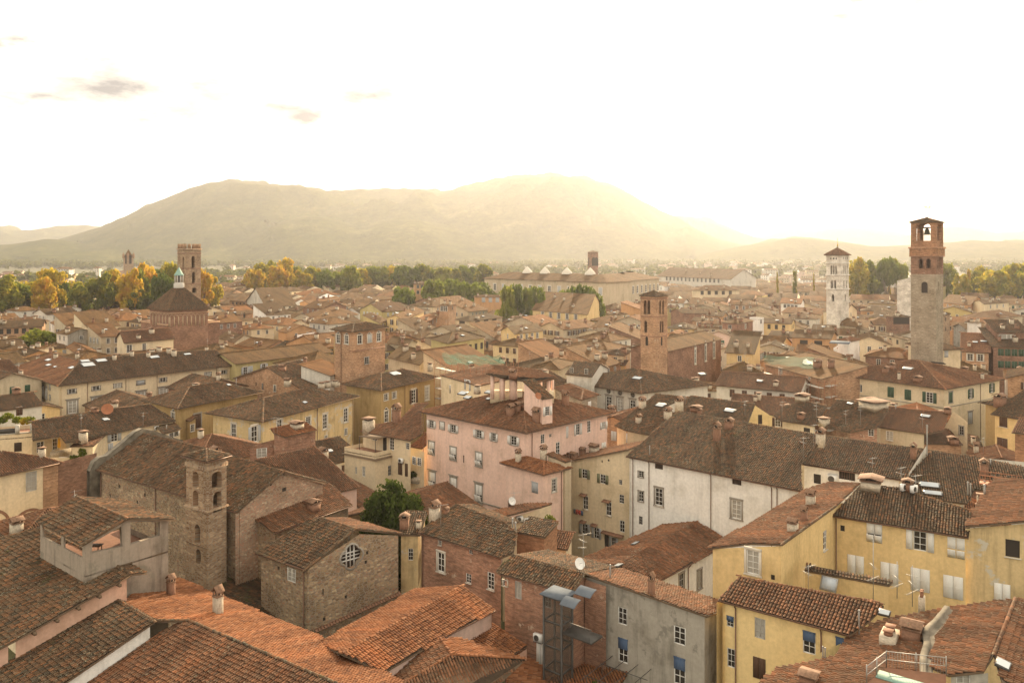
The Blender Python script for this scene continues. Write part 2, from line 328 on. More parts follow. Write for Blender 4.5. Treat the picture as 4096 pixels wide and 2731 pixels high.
# ------------------------------------------------------------------ photo pixel -> ray
CROPS = {'B1': (0, 1900, .53), 'B2': (1000, 1900, .53), 'B3': (2000, 1900, .53), 'B4': (3000, 1900, .53),
         'M1': (0, 1400, .43537), 'M2': (1000, 1400, .43537), 'M3': (2000, 1400, .43537), 'M4': (3000, 1400, .46599),
         'F1': (0, 850, .43537), 'F2': (1000, 850, .43537), 'F3': (2000, 850, .43537), 'F4': (3000, 750, .46599), 'D': (0, 0, 1.7415), 'O': (0, 0, 1)}
CUR = ['O']
def use(c): CUR[0] = c
def px(p):
    if len(p) == 3: c, p = p[0], p[1:]
    else: c = CUR[0]
    x0, y0, s = CROPS[c]; return (x0 + p[0] * s, y0 + p[1] * s)
def ray(p):
    x, y = px(p); return np.array(((x - 2048) / F, 1.0, -(y - HY) / F))
EYE = np.array((0, 0, HC))
def at_z(p, z):
    r = ray(p); t = (z - HC) / r[2]; return EYE + r * t
def at_d(p, D):
    return EYE + ray(p) * D
def at_plane(p, o, n):
    r = ray(p); t = np.dot(n, o - EYE) / np.dot(n, r); return EYE + r * t
def to_px(P):
    return (2048 + F * P[0] / P[1], HY + F * (HC - P[2]) / P[1])

# ------------------------------------------------------------------ tile geometry
def inside(poly, S, T):
    r = np.zeros(S.shape, bool); n = len(poly); j = n - 1
    for i in range(n):
        xi, yi = poly[i]; xj, yj = poly[j]
        if yi != yj:
            c = ((yi > T) != (yj > T)) & (S < (xj - xi) * (T - yi) / (yj - yi) + xi); r ^= c
        j = i
    return r
def plane_basis(P):
    n = np.zeros(3)
    for i in range(len(P)):
        a, b = P[i], P[(i + 1) % len(P)]; n += np.cross(a, b)
    n /= np.linalg.norm(n)
    if n[2] < 0: n = -n
    h = np.array((n[0], n[1], 0)); 
    if np.linalg.norm(h) < 1e-5: h = np.array((0, 1, 0.))
    h = h / np.linalg.norm(h)
    d = h - np.dot(h, n) * n
    if np.linalg.norm(d) < 1e-6: h = np.array((0, 1, 0.)); d = h - np.dot(h, n) * n
    d /= np.linalg.norm(d)
    a = np.cross(n, d); return n, d, a
def tile_arrays(P, seg, cw=.25, rl=.38):
    n, d, a = plane_basis(P); O = P[0]; L = [((p - O) @ a, (p - O) @ d) for p in P]
    s0, s1 = min(x for x, _ in L), max(x for x, _ in L); t0, t1 = min(y for _, y in L), max(y for _, y in L)
    nc = int((s1 - s0) / cw) + 1; nr = int((t1 - t0) / rl) + 1
    if nc * nr > 60000 or nc < 1: return None
    ci, ri = np.meshgrid(np.arange(nc), np.arange(nr), indexing='ij'); ci = ci.ravel(); ri = ri.ravel()
    S = s0 + (ci + .5) * cw; T = t1 - (ri + .5) * rl
    k = inside(L, S, T); S, T, ci, ri = S[k], T[k], ci[k], ri[k]; m = len(S)
    if m == 0: return None
    S = S + rng.normal(0, .008, m); T = T + rng.normal(0, .025, m) + .03 * rng.random(nc)[ci]; dh = np.abs(rng.normal(0, .014, m)) + .018 * np.sin(ci * .7 + ri * .13) ** 2
    sk = rng.normal(0, .012, m)
    ph = np.linspace(0, math.pi, seg + 1); cx = np.cos(ph); cz = np.sin(ph)
    V = np.empty((m, 2, seg + 1, 3))
    for e, (tt, r, hh) in enumerate(((-rl * .62, .078, 0.0), (rl * .55, .100, .045))):
        off = S[:, None] + r * cx[None, :] + (sk[:, None] if e else 0); up = dh[:, None] + hh + r * .85 * cz[None, :]
        V[:, e] = O + off[..., None] * a + (T[:, None] + tt)[..., None] * d + up[..., None] * n
    idx = np.arange(m)[:, None] * (2 * (seg + 1)); q = []
    for j in range(seg): q.append(np.stack([idx[:, 0] + j, idx[:, 0] + j + 1, idx[:, 0] + seg + 1 + j + 1, idx[:, 0] + seg + 1 + j], 1))
    Q = np.concatenate(q, 0); uv = np.stack([ci + .5 + 100 * (hash(round(float(P[0][0]), 2)) % 17), ri + .5], 1); UV = np.tile(uv, (seg, 1))
    return V.reshape(-1, 3), Q, UV
def cap_arrays(p0, p1, seg=4, step=.36, r=.125):
    d = p1 - p0; L = np.linalg.norm(d)
    if L < .5: return None
    d = d / L; a = np.cross(d, (0, 0, 1.)); a /= np.linalg.norm(a); n = np.cross(a, d)
    k = int(L / step) + 1; s = np.arange(k) * step; ph = np.linspace(0, math.pi, seg + 1)
    V = np.empty((k, 2, seg + 1, 3)); dh = rng.normal(0, .012, k)
    for e, (tt, rr, hh) in enumerate(((0, r, .07), (step * 1.2, r * .85, .03))):
        for j, t in enumerate(ph):
            V[:, e, j] = p0 + (s + tt)[:, None] * d + a * (rr * math.cos(t)) + n * (hh + rr * .8 * math.sin(t)) + dh[:, None] * n
    idx = np.arange(k) * (2 * (seg + 1)); q = [np.stack([idx + j, idx + j + 1, idx + seg + 2 + j, idx + seg + 1 + j], 1) for j in range(seg)]
    UV = np.tile(np.stack([np.full(k, 7.5), np.arange(k) + .5 + int(abs(p0[0]) * 10)], 1), (seg, 1))
    return V.reshape(-1, 3), np.concatenate(q, 0), UV

# ------------------------------------------------------------------ window library (unit meshes: x,z in -.5..+.5, y in metres, +y goes into the wall)
UNIT = {}
def unit(key, build, mats):
    if key not in UNIT:
        b = MB(); build(b); UNIT[key] = b.mesh(key, mats)
    return UNIT[key]
def bars(b, y0, y1, vs, hs, fw=.08, mw=.045, fh=.05):
    Y = (y0 + y1) / 2; D = y1 - y0
    for x in (-.5 + fw / 2, .5 - fw / 2): b.box((x, Y, 0), (fw, D, 1))
    for z in (-.5 + fh / 2, .5 - fh / 2): b.box((0, Y, z), (1 - 2 * fw, D, fh))
    for x in vs: b.box((x, Y, 0), (mw, D * .8, 1 - 2 * fh))
    for z in hs: b.box((0, Y + .002, z), (1 - 2 * fw, D * .6, mw * .5))
def b_frame(b): bars(b, .03, .10, [0], [-.17, .17])
def b_frame6(b): bars(b, .03, .10, [-.0], [-.25, 0, .25])
def b_pane(b): b.add([(-.5, .09, -.5), (.5, .09, -.5), (.5, .09, .5), (-.5, .09, .5)], [(0, 1, 2, 3)])
def b_surr(b):
    for x in (-.58, .58): b.box((x, -.02, 0), (.16, .10, 1))
    b.box((0, -.03, .55), (1.36, .12, .10)); b.box((0, -.05, -.53), (1.40, .18, .06))
def b_hood(b):
    b_surr(b); b.box((0, -.09, .64), (1.60, .24, .05))
def b_sill(b): b.box((0, -.05, -.53), (1.2, .2, .05))
def b_sh(sgn, tilt=0):
    def f(b):
        b.box((sgn * .77, -.06, 0), (.48, .05, .98)); b.box((sgn * .77, -.095, 0), (.40, .02, .88))
    return f
def b_closed(sgn):
    def f(b):
        b.box((sgn * .25, -.02, 0), (.475, .05, .99)); b.box((sgn * .25, -.05, 0), (.475, .012, .03))
    return f
def b_tilt(sgn):
    def f(b):
        b.box((sgn * .25, -.02, .22), (.46, .05, .54)); b.box((sgn * .25, -.22, -.27), (.44, .04, .46), 0, None, (0, .8, .35), (0, -.9, .95))
    return f
def b_archframe(b):
    bars(b, .03, .10, [0], [-.1, .2]); n = 8
    for i in range(n):
        t0, t1 = math.pi * i / n, math.pi * (i + 1) / n
        b.add([(.5 * math.cos(t0), .03, .5 + .3 * math.sin(t0)), (.5 * math.cos(t1), .03, .5 + .3 * math.sin(t1)), (.42 * math.cos(t1), .03, .5 + .24 * math.sin(t1)), (.42 * math.cos(t0), .03, .5 + .24 * math.sin(t0))], [(0, 1, 2, 3)])
def b_archpane(b):
    n = 10; b.add([(-.5, .09, -.5), (.5, .09, -.5)] + [(.5 * math.cos(math.pi * i / n), .09, .5 + .3 * math.sin(math.pi * i / n)) for i in range(n + 1)], [tuple(range(n + 3))])
def b_disc(b): n = 16; b.add([(.5 * math.cos(2 * math.pi * i / n), .09, .5 * math.sin(2 * math.pi * i / n)) for i in range(n)], [tuple(range(n))])
def b_ring(b):
    n = 20
    for i in range(n):
        t0, t1 = 2 * math.pi * i / n, 2 * math.pi * (i + 1) / n; P = []
        for y in (-.06, .05):
            for r in (.5, .62): P += [(r * math.cos(t0), y, r * math.sin(t0)), (r * math.cos(t1), y, r * math.sin(t1))]
        b.add(P, [(0, 1, 3, 2), (0, 4, 5, 1), (2, 3, 7, 6)])
    b.box((0, .05, 0), (.05, .05, 1)); b.box((0, .05, 0), (1, .05, .05))
def b_blind(b): b.box((0, -.06, .28), (.94, .05, .42)); b.box((0, -.07, .48), (1.0, .08, .05))
def b_roller(b): b.box((0, 0, 0), (.98, .05, .98)); b.box((0, -.03, .5), (1.04, .1, .06))
def b_grille(b):
    for i in range(7): b.box((-.45 + .15 * i, .02, 0), (.03, .03, 1))
# kind -> (base name, frame builder+mat or None, pane mat, extra children)
def place_window(parent, ploc, M, kind, near, outward):
    fm = 'woodwhite'; pane = 'pane'; ex = []; fb = ('f', b_frame); pb = ('p', b_pane); nm = 'window'
    k = kind
    if 'W' in k: fb = ('f6', b_frame6)
    if 'v' in k: pane = 'curtainpane'
    if 'a' in k: fb = ('af', b_archframe); pb = ('ap', b_archpane)
    if 'r' in k: fb = ('rg', b_ring); pb = ('dc', b_disc); fm = 'stonetrim'
    if 'd' in k: fb = None; pane = 'darkroom'
    if 'n' in k: fb = ('gr', b_grille); fm = 'woodbrown'; pane = 'darkroom'
    if 'g' in k: fm = 'sashgrey'
    if 'S' in k: ex.append(('surround', 'su', b_surr, 'stonetrim'))
    if 'T' in k: ex.append(('surround', 'sp', b_surr, 'paletrim'))
    if 'H' in k: ex.append(('surround', 'hd', b_hood, 'stonetrim'))
    if 's' in k and near: ex.append(('sill', 'sl', b_sill, 'paletrim'))
    for ch, m in (('1', 'sh_white'), ('2', 'sh_green'), ('3', 'sh_brown'), ('4', 'sh_olive'), ('5', 'sh_grey')):
        if ch in k: ex += [('shutter', 'ol', b_sh(-1), m), ('shutter', 'or', b_sh(1), m)]
    for ch, m in (('6', 'sh_white'), ('7', 'sh_green'), ('8', 'sh_brown'), ('9', 'sh_grey')):
        if ch in k: ex += [('shutter', 'cl', b_closed(-1), m), ('shutter', 'cr', b_closed(1), m)]
    if 't' in k: ex += [('shutter', 'tl', b_tilt(-1), 'sh_white'), ('shutter', 'tr', b_tilt(1), 'sh_white')]
    if 'b' in k: ex.append(('blind', 'bd', b_blind, 'blue'))
    if 'R' in k: ex.append(('roller_blind', 'rl', b_roller, 'sh_grey'))
    if fb is None:
        o = bpy.data.objects.new(nm, unit(pb[0] + pane, pb[1], [pane]))
    else: o = bpy.data.objects.new(nm, unit(fb[0] + fm, fb[1], [fm]))
    COL.objects.link(o); o.parent = parent; o.matrix_local = Matrix.Translation(-Vector(ploc)) @ M
    kids = [] if fb is None else [('pane', pb[0] + pane, pb[1], pane)]
    for nme, key, bf, m in kids: link(nme, unit(key, bf, [m]), o)
    for nme, key, bf, m in ex: link(nme, unit(key + m, bf, [m]), o)
    return o

def s_zmax(b): return max(p[2] for pl in b.planes for p in pl['P']) + .3
PREV = [None]
ALLB = []      # every building, for labels and filling
FOOT = []      # footprints
class Bld:
    def __init__(s, name, label, cat, wall='cream', roof='old', group=None, lod=None, base=0.0, defer=False):
        if PREV[0] is not None: PREV[0].finish()
        PREV[0] = None if defer else s
        s.name, s.label, s.cat, s.wm, s.rm, s.group = name, label, cat, wall, roof, group
        s.planes = []; s.walls = []; s.wins = []; s.chim = []; s.sky = []; s.ext = []; s.caps = []; s.lod = lod; s.base = base; s.gut = []; s.pipes = []; s.extra_caps = []
        ALLB.append(s)
    # roof plane from pixels: L = horizontal line at z, sg=+1 rises away from the camera
    def plane(s, L, z, sg, pitch, poly, caps=(), mat=None, gut=None):
        a, b = at_z(L[0], z), at_z(L[1], z); d = (b - a); d[2] = 0; d /= np.linalg.norm(d)
        pr = np.array((-d[1], d[0], 0)); 
        if pr[1] < 0: pr = -pr
        up = pr * math.cos(R(pitch)) + np.array((0, 0, 1)) * math.sin(R(pitch)) * sg
        n = np.cross(d, up); n /= np.linalg.norm(n); n = n if n[2] > 0 else -n
        P = [at_plane(p, a, n) for p in poly]
        return s.add_plane(P, caps, mat, gut)
    def strip(s, L, z, sg, pitch, w, caps=(0,), mat=None):
        a, b = at_z(L[0], z), at_z(L[1], z); d = (b - a); d[2] = 0; d /= np.linalg.norm(d); pr = np.array((-d[1], d[0], 0))
        if pr[1] < 0: pr = -pr
        off = pr * w + np.array((0, 0, 1)) * w * math.tan(R(pitch)) * sg
        return s.add_plane([a, b, b + off, a + off], caps, mat)
    def add_plane(s, P, caps=(), mat=None, gut=None):
        P = [np.array(p, float) for p in P]; n, d, a = plane_basis(P); s.planes.append(dict(P=P, n=n, mat=mat or s.rm)); k = len(s.planes) - 1
        for e in caps: s.caps.append((P[e], P[(e + 1) % len(P)]))
        if gut is not None: s.gut.append((P[gut], P[(gut + 1) % len(P)]))
        return k
    # vertical wall with a top profile: pts = list of 3D points along the top, all in one vertical plane
    def wall3(s, top, base=None, mat=None, holes=None, toward=None):
        top = [np.array(p, float) for p in top]; p0, p1 = top[0], top[-1]; e = (p1 - p0).copy(); e[2] = 0; L = np.linalg.norm(e)
        if L < .2: e = np.array((1., 0, 0)); L = 1
        e /= L; n = np.array((e[1], -e[0], 0)); ref = toward if toward is not None else EYE
        if np.dot(n, np.array(ref) - p0) < 0: n = -n
        s.walls.append(dict(p0=p0, e=e, n=n, top=top, base=s.base if base is None else base, mat=mat, holes=[])); return len(s.walls) - 1
    def wall(s, k, i, j, over=.4, base=None, mat=None):
        """wall beneath the roof edge i..j of plane k (may run over several vertices i..j)"""
        pl = s.planes[k]; P = pl['P']; c = np.mean(P, axis=0)
        idx = list(range(i, j + 1)) if j > i else ([i, j] if j < i and j == 0 else list(range(j, i + 1)))
        a, b = P[i], P[j % len(P)]; e = b - a; e[2] = 0; L = np.linalg.norm(e); e = e / L; inn = np.array((-e[1], e[0], 0))
        if np.dot(inn, c - a) < 0: inn = -inn
        def drop(p, sft):
            q = p + inn * over + e * sft; q = q.copy(); o, n = P[0], pl['n']; q[2] = o[2] - (n[0] * (q[0] - o[0]) + n[1] * (q[1] - o[1])) / n[2] - .12; return q
        return s.wall3([drop(a, over * .6), drop(b, -over * .6)], base, mat, toward=a - inn * 50)
    def box(s, C, A, B, z, roof='hip', pitch=18, ov=.45, peak=None, mats=None, base=None, ridge=None, flip=False, gut=True):
        if isinstance(C, (list, tuple)): C3 = at_z(C, z)
        else: C3 = C
        def num(v): return isinstance(v, (int, float))
        if not num(A): A3 = at_z(A, z)
        if not num(B): B3 = at_z(B, z)
        if num(A) or num(B):
            v = (B3 - C3) if num(A) else (A3 - C3); v[2] = 0; v /= np.linalg.norm(v); pr = np.array((-v[1], v[0], 0.))
            if pr[1] < 0: pr = -pr
            if num(A): A3 = C3 + pr * A
            else: B3 = C3 + pr * B
        D3 = A3 + B3 - C3; return s.box3(C3, A3, B3, D3, z, roof, pitch, ov, mats, base, gut)
    def box3(s, C, A, B, D, z, roof, pitch, ov, mats=None, base=None, gut=True):
        u, v = A - C, B - C; lu, lv = np.linalg.norm(u), np.linalg.norm(v); tp = math.tan(R(pitch)); up = np.array((0, 0, 1.))
        hip = roof == 'hip'; s.fp = [C, A, D, B]; k0 = len(s.planes)
        sn = abs(u[0] * v[1] - u[1] * v[0]) / (lu * lv)
        if roof == 'pyr' or (hip and abs(lu - lv) < .8):
            apx = (C + D) / 2 + up * min(lu, lv) / 2 * sn * tp
            s.add_plane([C, A, apx], (1, 2), gut=0 if gut else None); s.add_plane([B, C, apx], (1,), gut=0 if gut else None); s.add_plane([A, D, apx], (1,)); s.add_plane([D, B, apx])
            pk = {}
        elif hip or roof == 'gable_a' or roof == 'gable_b':
            along_u = (lu >= lv) if hip else roof == 'gable_a'
            if not along_u: C_, A_, B_, D_ = C, B, A, D; l1, l2 = lv, lu
            else: C_, A_, B_, D_ = C, A, B, D; l1, l2 = lu, lv
            rise = l2 / 2 * sn * tp; t = (l2 / 2 / l1) if hip else 0.0
            m0, m1 = (C_ + B_) / 2, (A_ + D_) / 2; r0 = m0 + (m1 - m0) * t + up * rise; r1 = m1 + (m0 - m1) * t + up * rise
            s.add_plane([C_, A_, r1, r0], (2,) if not hip else (1, 2, 3), gut=0 if gut else None); s.add_plane([B_, D_, r1, r0], () if not hip else (1, 3))
            if hip: s.add_plane([B_, C_, r0], gut=0 if gut else None); s.add_plane([A_, D_, r1])
            s.ridge = (r0, r1)
        elif roof in ('shed_a', 'shed_b', 'shed'):   # rises towards the far side
            if roof == 'shed_b': q = [C, B, D + up * lu * tp, A + up * lu * tp]     # low at CB, high at AD
            elif roof == 'shed_a': q = [C, A, D + up * lv * tp, B + up * lv * tp]   # low at CA
            else: q = [C + up * lu * tp, B + up * lu * tp, D, A]
            s.add_plane(q, (2,))
        elif roof == 'flat':
            pass
        # walls
        c = (C + D) / 2; uu, vv = u / lu, v / lv
        Ci = C + uu * ov + vv * ov; Ai = A - uu * ov + vv * ov; Bi = B + uu * ov - vv * ov; Di = D - uu * ov - vv * ov
        wt = z + ov * tp - .12 if roof != 'flat' else z
        def prof(p, q, gable=None, sh=None):
            a, b = p.copy(), q.copy(); a[2] = b[2] = wt
            if gable is not None:
                m = (p + q) / 2; m[2] = gable; return [a, m, b]
            if sh: a[2], b[2] = sh
            return [a, b]
        gb = ga = None; w0 = len(s.walls); shd = {}
        if roof == 'gable_a': gb = z + lv / 2 * sn * tp - .15
        if roof == 'gable_b': ga = z + lu / 2 * sn * tp - .15
        hz = None
        if roof == 'shed_b': hz = z + lu * tp - .3; S = [(wt, hz), None, (hz, hz), (wt, hz)]
        elif roof == 'shed_a': hz = z + lv * tp - .3; S = [None, (wt, hz), (wt, hz), (hz, hz)]
        elif roof == 'shed': hz = z + lu * tp - .3; S = [(hz, wt), (hz, hz), None, (hz, wt)]
        else: S = [None] * 4
        m = mats or {}
        cc = c.copy()
        for k, (p, q, g) in enumerate(((Ci, Ai, ga), (Ci, Bi, gb), (Ai, Di, gb), (Bi, Di, ga))):
            mid = (p + q) / 2; s.wall3(prof(p, q, g, S[k]), base, m.get(k), toward=mid + (mid - cc) * 5)
        if roof == 'flat':
            s.add_plane([np.array((*p[:2], z - .6)) for p in (Ci, Ai, Di, Bi)], mat='flatroof')
        FOOT.append([p[:2] for p in (C, A, D, B)])
        return w0
    def win(s, w, lst, hole=True):
        """lst of (x, y, width m, height m, kind) in crop pixels, centre of the opening"""
        for it in lst:
            f_ = 1.15 if (CUR[0][0] == 'B' and len(it) == 5) else 1.0
            if f_ > 1: it = (it[0], it[1], it[2] * f_, it[3] * f_, it[4])
            s.wins.append((w, it, hole, CUR[0]))
    def grid(s, w, cols, rows, ww, hh, kind, z0=None, dz=3.2, margin=.12):
        wl_ = s.walls[w]; L = np.linalg.norm((wl_['top'][-1] - wl_['p0'])[:2]); zt = min(t[2] for t in wl_['top'])
        for r in range(rows):
            for c in range(cols):
                f = margin + (1 - 2 * margin) * ((c + .5) / cols); kk = kind if isinstance(kind, str) else random.choice(kind)
                s.wins.append((w, ('local', f * L, (zt - (z0 or 1.5)) - r * dz, ww, hh, kk), True, None))
    def chimney(s, lst, kind=None, h=None):
        for it in lst: s.chim.append((it, CUR[0]))
    def skylight(s, lst):
        for it in lst: s.sky.append((it, CUR[0]))
    def on_roof(s, p):
        best = None
        for pl in s.planes:
            q = at_plane(p, pl['P'][0], pl['n']); n, d, a = plane_basis(pl['P']); O = pl['P'][0]
            L = [((v - O) @ a, (v - O) @ d) for v in pl['P']]; S_, T_ = (q - O) @ a, (q - O) @ d
            ok = inside(L, np.array([S_]), np.array([T_]))[0]
            if ok and q[1] > 10: return q, pl
            cx, cy = np.mean([x for x, _ in L]), np.mean([y for _, y in L]); dd = math.hypot(S_ - cx, T_ - cy)
            if q[1] > 10 and (best is None or dd < best[0]): best = (dd, q, pl)
        return (best[1], best[2]) if best and best[0] < 40 and best[1][2] < s_zmax(s) else (None, None)
    def finish(s):
        allp = np.array([p for pl in s.planes for p in pl['P']] + [t for w in s.walls for t in w['top']]); c = allp.mean(axis=0); loc = (float(c[0]), float(c[1]), s.base); s.loc = loc; s.zt = allp[:, 2].max()
        D = allp[:, 1].min(); near = D < 172 if s.lod is None else s.lod < 2; s.D = c[1]
        s.root = root = empty(s.name, loc, s.label, s.cat, s.group)
        lv = np.array(loc)
        # windows -> holes
        ready = []
        for w, it, hole, crop in s.wins:
            W = s.walls[w]
            if it[0] == 'local':
                _, sx, zz, ww, hh, kind = it; c0 = W['p0'] + W['e'] * sx; c0 = c0.copy(); c0[2] = zz
            else:
                x, y, ww, hh, kind = it; o_ = CUR[0]; CUR[0] = crop; c0 = at_plane((x, y), W['p0'], W['n']); CUR[0] = o_
            sx = (c0 - W['p0']) @ W['e']; ready.append((W, sx, c0, ww, hh, kind))
            if near and hole:
                z = c0[2]
                if 'a' in kind: H = [(sx - ww / 2, z - hh / 2), (sx + ww / 2, z - hh / 2)] + [(sx + ww / 2 * math.cos(math.pi * i / 8), z + hh / 2 + .3 * hh * math.sin(math.pi * i / 8)) for i in range(9)]
                elif 'r' in kind: H = [(sx + ww / 2 * math.cos(2 * math.pi * i / 16), z + hh / 2 * math.sin(2 * math.pi * i / 16)) for i in range(16)]
                else: H = [(sx - ww / 2, z - hh / 2), (sx + ww / 2, z - hh / 2), (sx + ww / 2, z + hh / 2), (sx - ww / 2, z + hh / 2)]
                W['holes'].append(H)
        wb = MB(); mats = []
        def mi(m):
            if m not in mats: mats.append(m)
            return mats.index(m)
        for W in s.walls:
            m = mi(W['mat'] or s.wm); e, n, p0 = W['e'], W['n'], W['p0']; L = (W['top'][-1] - p0) @ e
            outer = [(0, W['base']), (L, W['base'])] + [((t - p0) @ e, t[2]) for t in W['top'][::-1]]
            topz = min(t[2] for t in W['top']); hs = []
            for H in W['holes']:
                xs = [a for a, _ in H]; zs = [b for _, b in H]
                if min(xs) > .05 and max(xs) < L - .05 and max(zs) < max(t[2] for t in W['top']) - .05 and min(zs) > W['base'] + .05: 
                    if all(max(xs) < min(a for a, _ in G) - .02 or min(xs) > max(a for a, _ in G) + .02 or max(zs) < min(b for _, b in G) - .02 or min(zs) > max(b for _, b in G) + .02 for G in hs): hs.append(H)
            to3 = lambda q: p0 + e * q[0] + np.array((0, 0, 1.)) * (q[1] - p0[2])
            if hs:
                loops = [[Vector((a, b, 0)) for a, b in outer]] + [[Vector((a, b, 0)) for a, b in H] for H in hs]; flatl = [p for l in loops for p in l]
                tris = geometry.tessellate_polygon(loops)
                V = [to3((p[0], p[1])) for p in flatl]; wb.add(V, [t for t in tris], m, [[(flatl[i][0] + W['p0'][0] % 7, flatl[i][1]) for i in t] for t in tris])
                for H in hs:
                    th = W.get('thick', .16); k = len(H); V = [to3(q) for q in H] + [to3(q) - n * th for q in H]
                    fs = [(i, (i + 1) % k, k + (i + 1) % k, k + i) for i in range(k)]; wb.add(V, fs, m, [[(H[f[0]][0], H[f[0]][1]), (H[f[1]][0], H[f[1]][1]), (H[f[1]][0] + .1, H[f[1]][1] + .1), (H[f[0]][0] + .1, H[f[0]][1] + .1)] for f in fs])
            else:
                wb.add([to3(q) for q in outer], [tuple(range(len(outer)))], m, [[(a + W['p0'][0] % 7, b) for a, b in outer]])
        if wb.n: s.wobj = link('wall', wb.mesh('wall', mats, lv), root)
        for W, sx, c0, ww, hh, kind in ready:
            if 'X' in kind: continue
            e, n = W['e'], W['n']; yin = -n; xa = np.cross(yin, (0, 0, 1.))     # right handed frame
            off = c0 + n * (0.0 if near else .13)
            M = Matrix(((xa[0] * ww, yin[0], 0, off[0]), (xa[1] * ww, yin[1], 0, off[1]), (0, 0, hh, off[2]), (0, 0, 0, 1)))
            place_window(root, loc, M, kind, near, n)
        # roof
        seg = 4 if D < 95 else 2; Vs = []; Qs = []; Us = []; Ms = []; base_n = 0; rm = []
        rb = MB(); 
        def ri(m):
            if m not in rm: rm.append(m)
            return rm.index(m)
        for pl in s.planes:
            P = pl['P']; n, d, a = plane_basis(P); O = P[0]; mat = pl['mat']
            if mat == 'flatroof': name = 'terracotta'
            else: name = 'tiles_' + mat + ('' if near else '_far')
            k = ri(name); th = .14; uvs = [((p - O) @ a / .22, -((p - O) @ d) / .35) for p in P]
            bt = [p - np.array((0, 0, th)) for p in P]; m = len(P)
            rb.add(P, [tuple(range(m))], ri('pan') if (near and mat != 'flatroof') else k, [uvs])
            tb = ri('timber'); rb.add(bt, [tuple(range(m))[::-1]], tb, [uvs[::-1]])
            fs = [(i, (i + 1) % m, m + (i + 1) % m, m + i) for i in range(m)]; rb.add(P + bt, fs, tb, [[uvs[i], uvs[(i + 1) % m], uvs[(i + 1) % m], uvs[i]] for i in range(m)])
            if near and mat != 'flatroof':
                r_ = tile_arrays([p + n * .012 for p in P], seg)
                if r_: Vs.append((r_, k))
        if near or D < 260:
            for (p, q) in s.caps:
                r_ = cap_arrays(p, q, 4 if D < 120 else 2, .36 if D < 120 else .5, .125 if D < 120 else .2)
                nm_ = 'tiles_' + (s.planes[0]['mat'] if s.planes[0]['mat'] != 'flatroof' else 'old') + ('' if near else '_far')
                if r_: Vs.append((r_, ri(nm_)))
        if rb.n:
            me0 = rb.mesh('roof', rm, lv)
            if Vs:
                # join base sheet and tiles
                V0 = np.concatenate(rb.v) - lv; nb = len(V0); VV = [V0]; LI = [i for f in rb.f for i in f]; LS = [len(f) for f in rb.f]; MI = list(rb.m); UVs = [np.array([q for u in rb.uv for q in u])]
                LI = [np.array(LI)]; LS = [np.array(LS)]; MI = [np.array(MI)]
                for (v, q, u), k in Vs:
                    VV.append(v - lv); LI.append((q + nb).ravel()); LS.append(np.full(len(q), 4)); MI.append(np.full(len(q), k)); UVs.append(np.repeat(u, 4, axis=0)); nb += len(v)
                me = bpy.data.meshes.new('roof'); V = np.concatenate(VV); li = np.concatenate(LI); ls = np.concatenate(LS)
                me.vertices.add(len(V)); me.vertices.foreach_set('co', V.astype(np.float32).ravel()); me.loops.add(len(li)); me.loops.foreach_set('vertex_index', li.astype(np.int32))
                me.polygons.add(len(ls)); me.polygons.foreach_set('loop_start', np.concatenate([[0], np.cumsum(ls)[:-1]]).astype(np.int32)); me.polygons.foreach_set('material_index', np.concatenate(MI).astype(np.int32))
                for m_ in rm: me.materials.append(MATS[m_])
                U = me.uv_layers.new(name="UVMap"); U.data.foreach_set('uv', np.concatenate(UVs).astype(np.float32).ravel()); me.update(calc_edges=True); bpy.data.meshes.remove(me0)
            else: me = me0
            s.robj = link('roof', me, root)
        else: s.robj = root
        for it, crop in s.chim:
            o_ = CUR[0]; CUR[0] = crop; q, pl = s.on_roof(it[:2]); CUR[0] = o_
            if q is None: continue
            put_chimney(s.robj, lv, q, it[2] if len(it) > 2 else .7, it[3] if len(it) > 3 else 1.3, it[4] if len(it) > 4 else 'p', pl, near)
        for it, crop in s.sky:
            o_ = CUR[0]; CUR[0] = crop; q, pl = s.on_roof(it[:2]); CUR[0] = o_
            if q is None: continue
            n, d, a = plane_basis(pl['P']); me = unit('skylight', lambda b: (b.box((0, 0, .08), (1, 1, .16), 1), b.add([(-.42, -.42, .17), (.42, -.42, .17), (.42, .42, .17), (-.42, .42, .17)], [(0, 1, 2, 3)], 0)), ['skyglass', 'metaldark'])
            o = link('skylight', me, s.robj); w_, h_ = it[2], it[3]; c0 = q + n * .06 - lv
            o.matrix_local = Matrix(((a[0] * w_, d[0] * h_, n[0], c0[0]), (a[1] * w_, d[1] * h_, n[1], c0[1]), (a[2] * w_, d[2] * h_, n[2], c0[2]), (0, 0, 0, 1)))
        if D < 125:
            for (p, q) in s.gut:
                b = MB(); dn = np.array((0, 0, -.06)); b.tube(p + dn, q + dn, .07, mat=0, n=6); link('gutter', b.mesh('gutter', ['copper'], lv), root)
        for W, x, y0z, crop in s.pipes:
            o_ = CUR[0]; CUR[0] = crop; c0 = at_plane((x, y0z), s.walls[W]['p0'], s.walls[W]['n']); CUR[0] = o_
            n = s.walls[W]['n']; t = max(tt[2] for tt in s.walls[W]['top']) ; ps = c0 + n * .12; zt_ = min(tt[2] for tt in s.walls[W]['top']) + .05
            b = MB(); b.tube((ps[0], ps[1], 0.1), (ps[0], ps[1], zt_ - .5), .055); b.tube((ps[0], ps[1], zt_ - .5), (ps[0] + n[0] * .35, ps[1] + n[1] * .35, zt_ - .1), .055); link('drainpipe', b.mesh('drainpipe', ['copper'], lv), root)
        for f in s.ext: f(s, root, lv)
        return root
    def pipe(s, w, xs, y=None):
        for x in xs: s.pipes.append((w, x[0], x[1], CUR[0]))

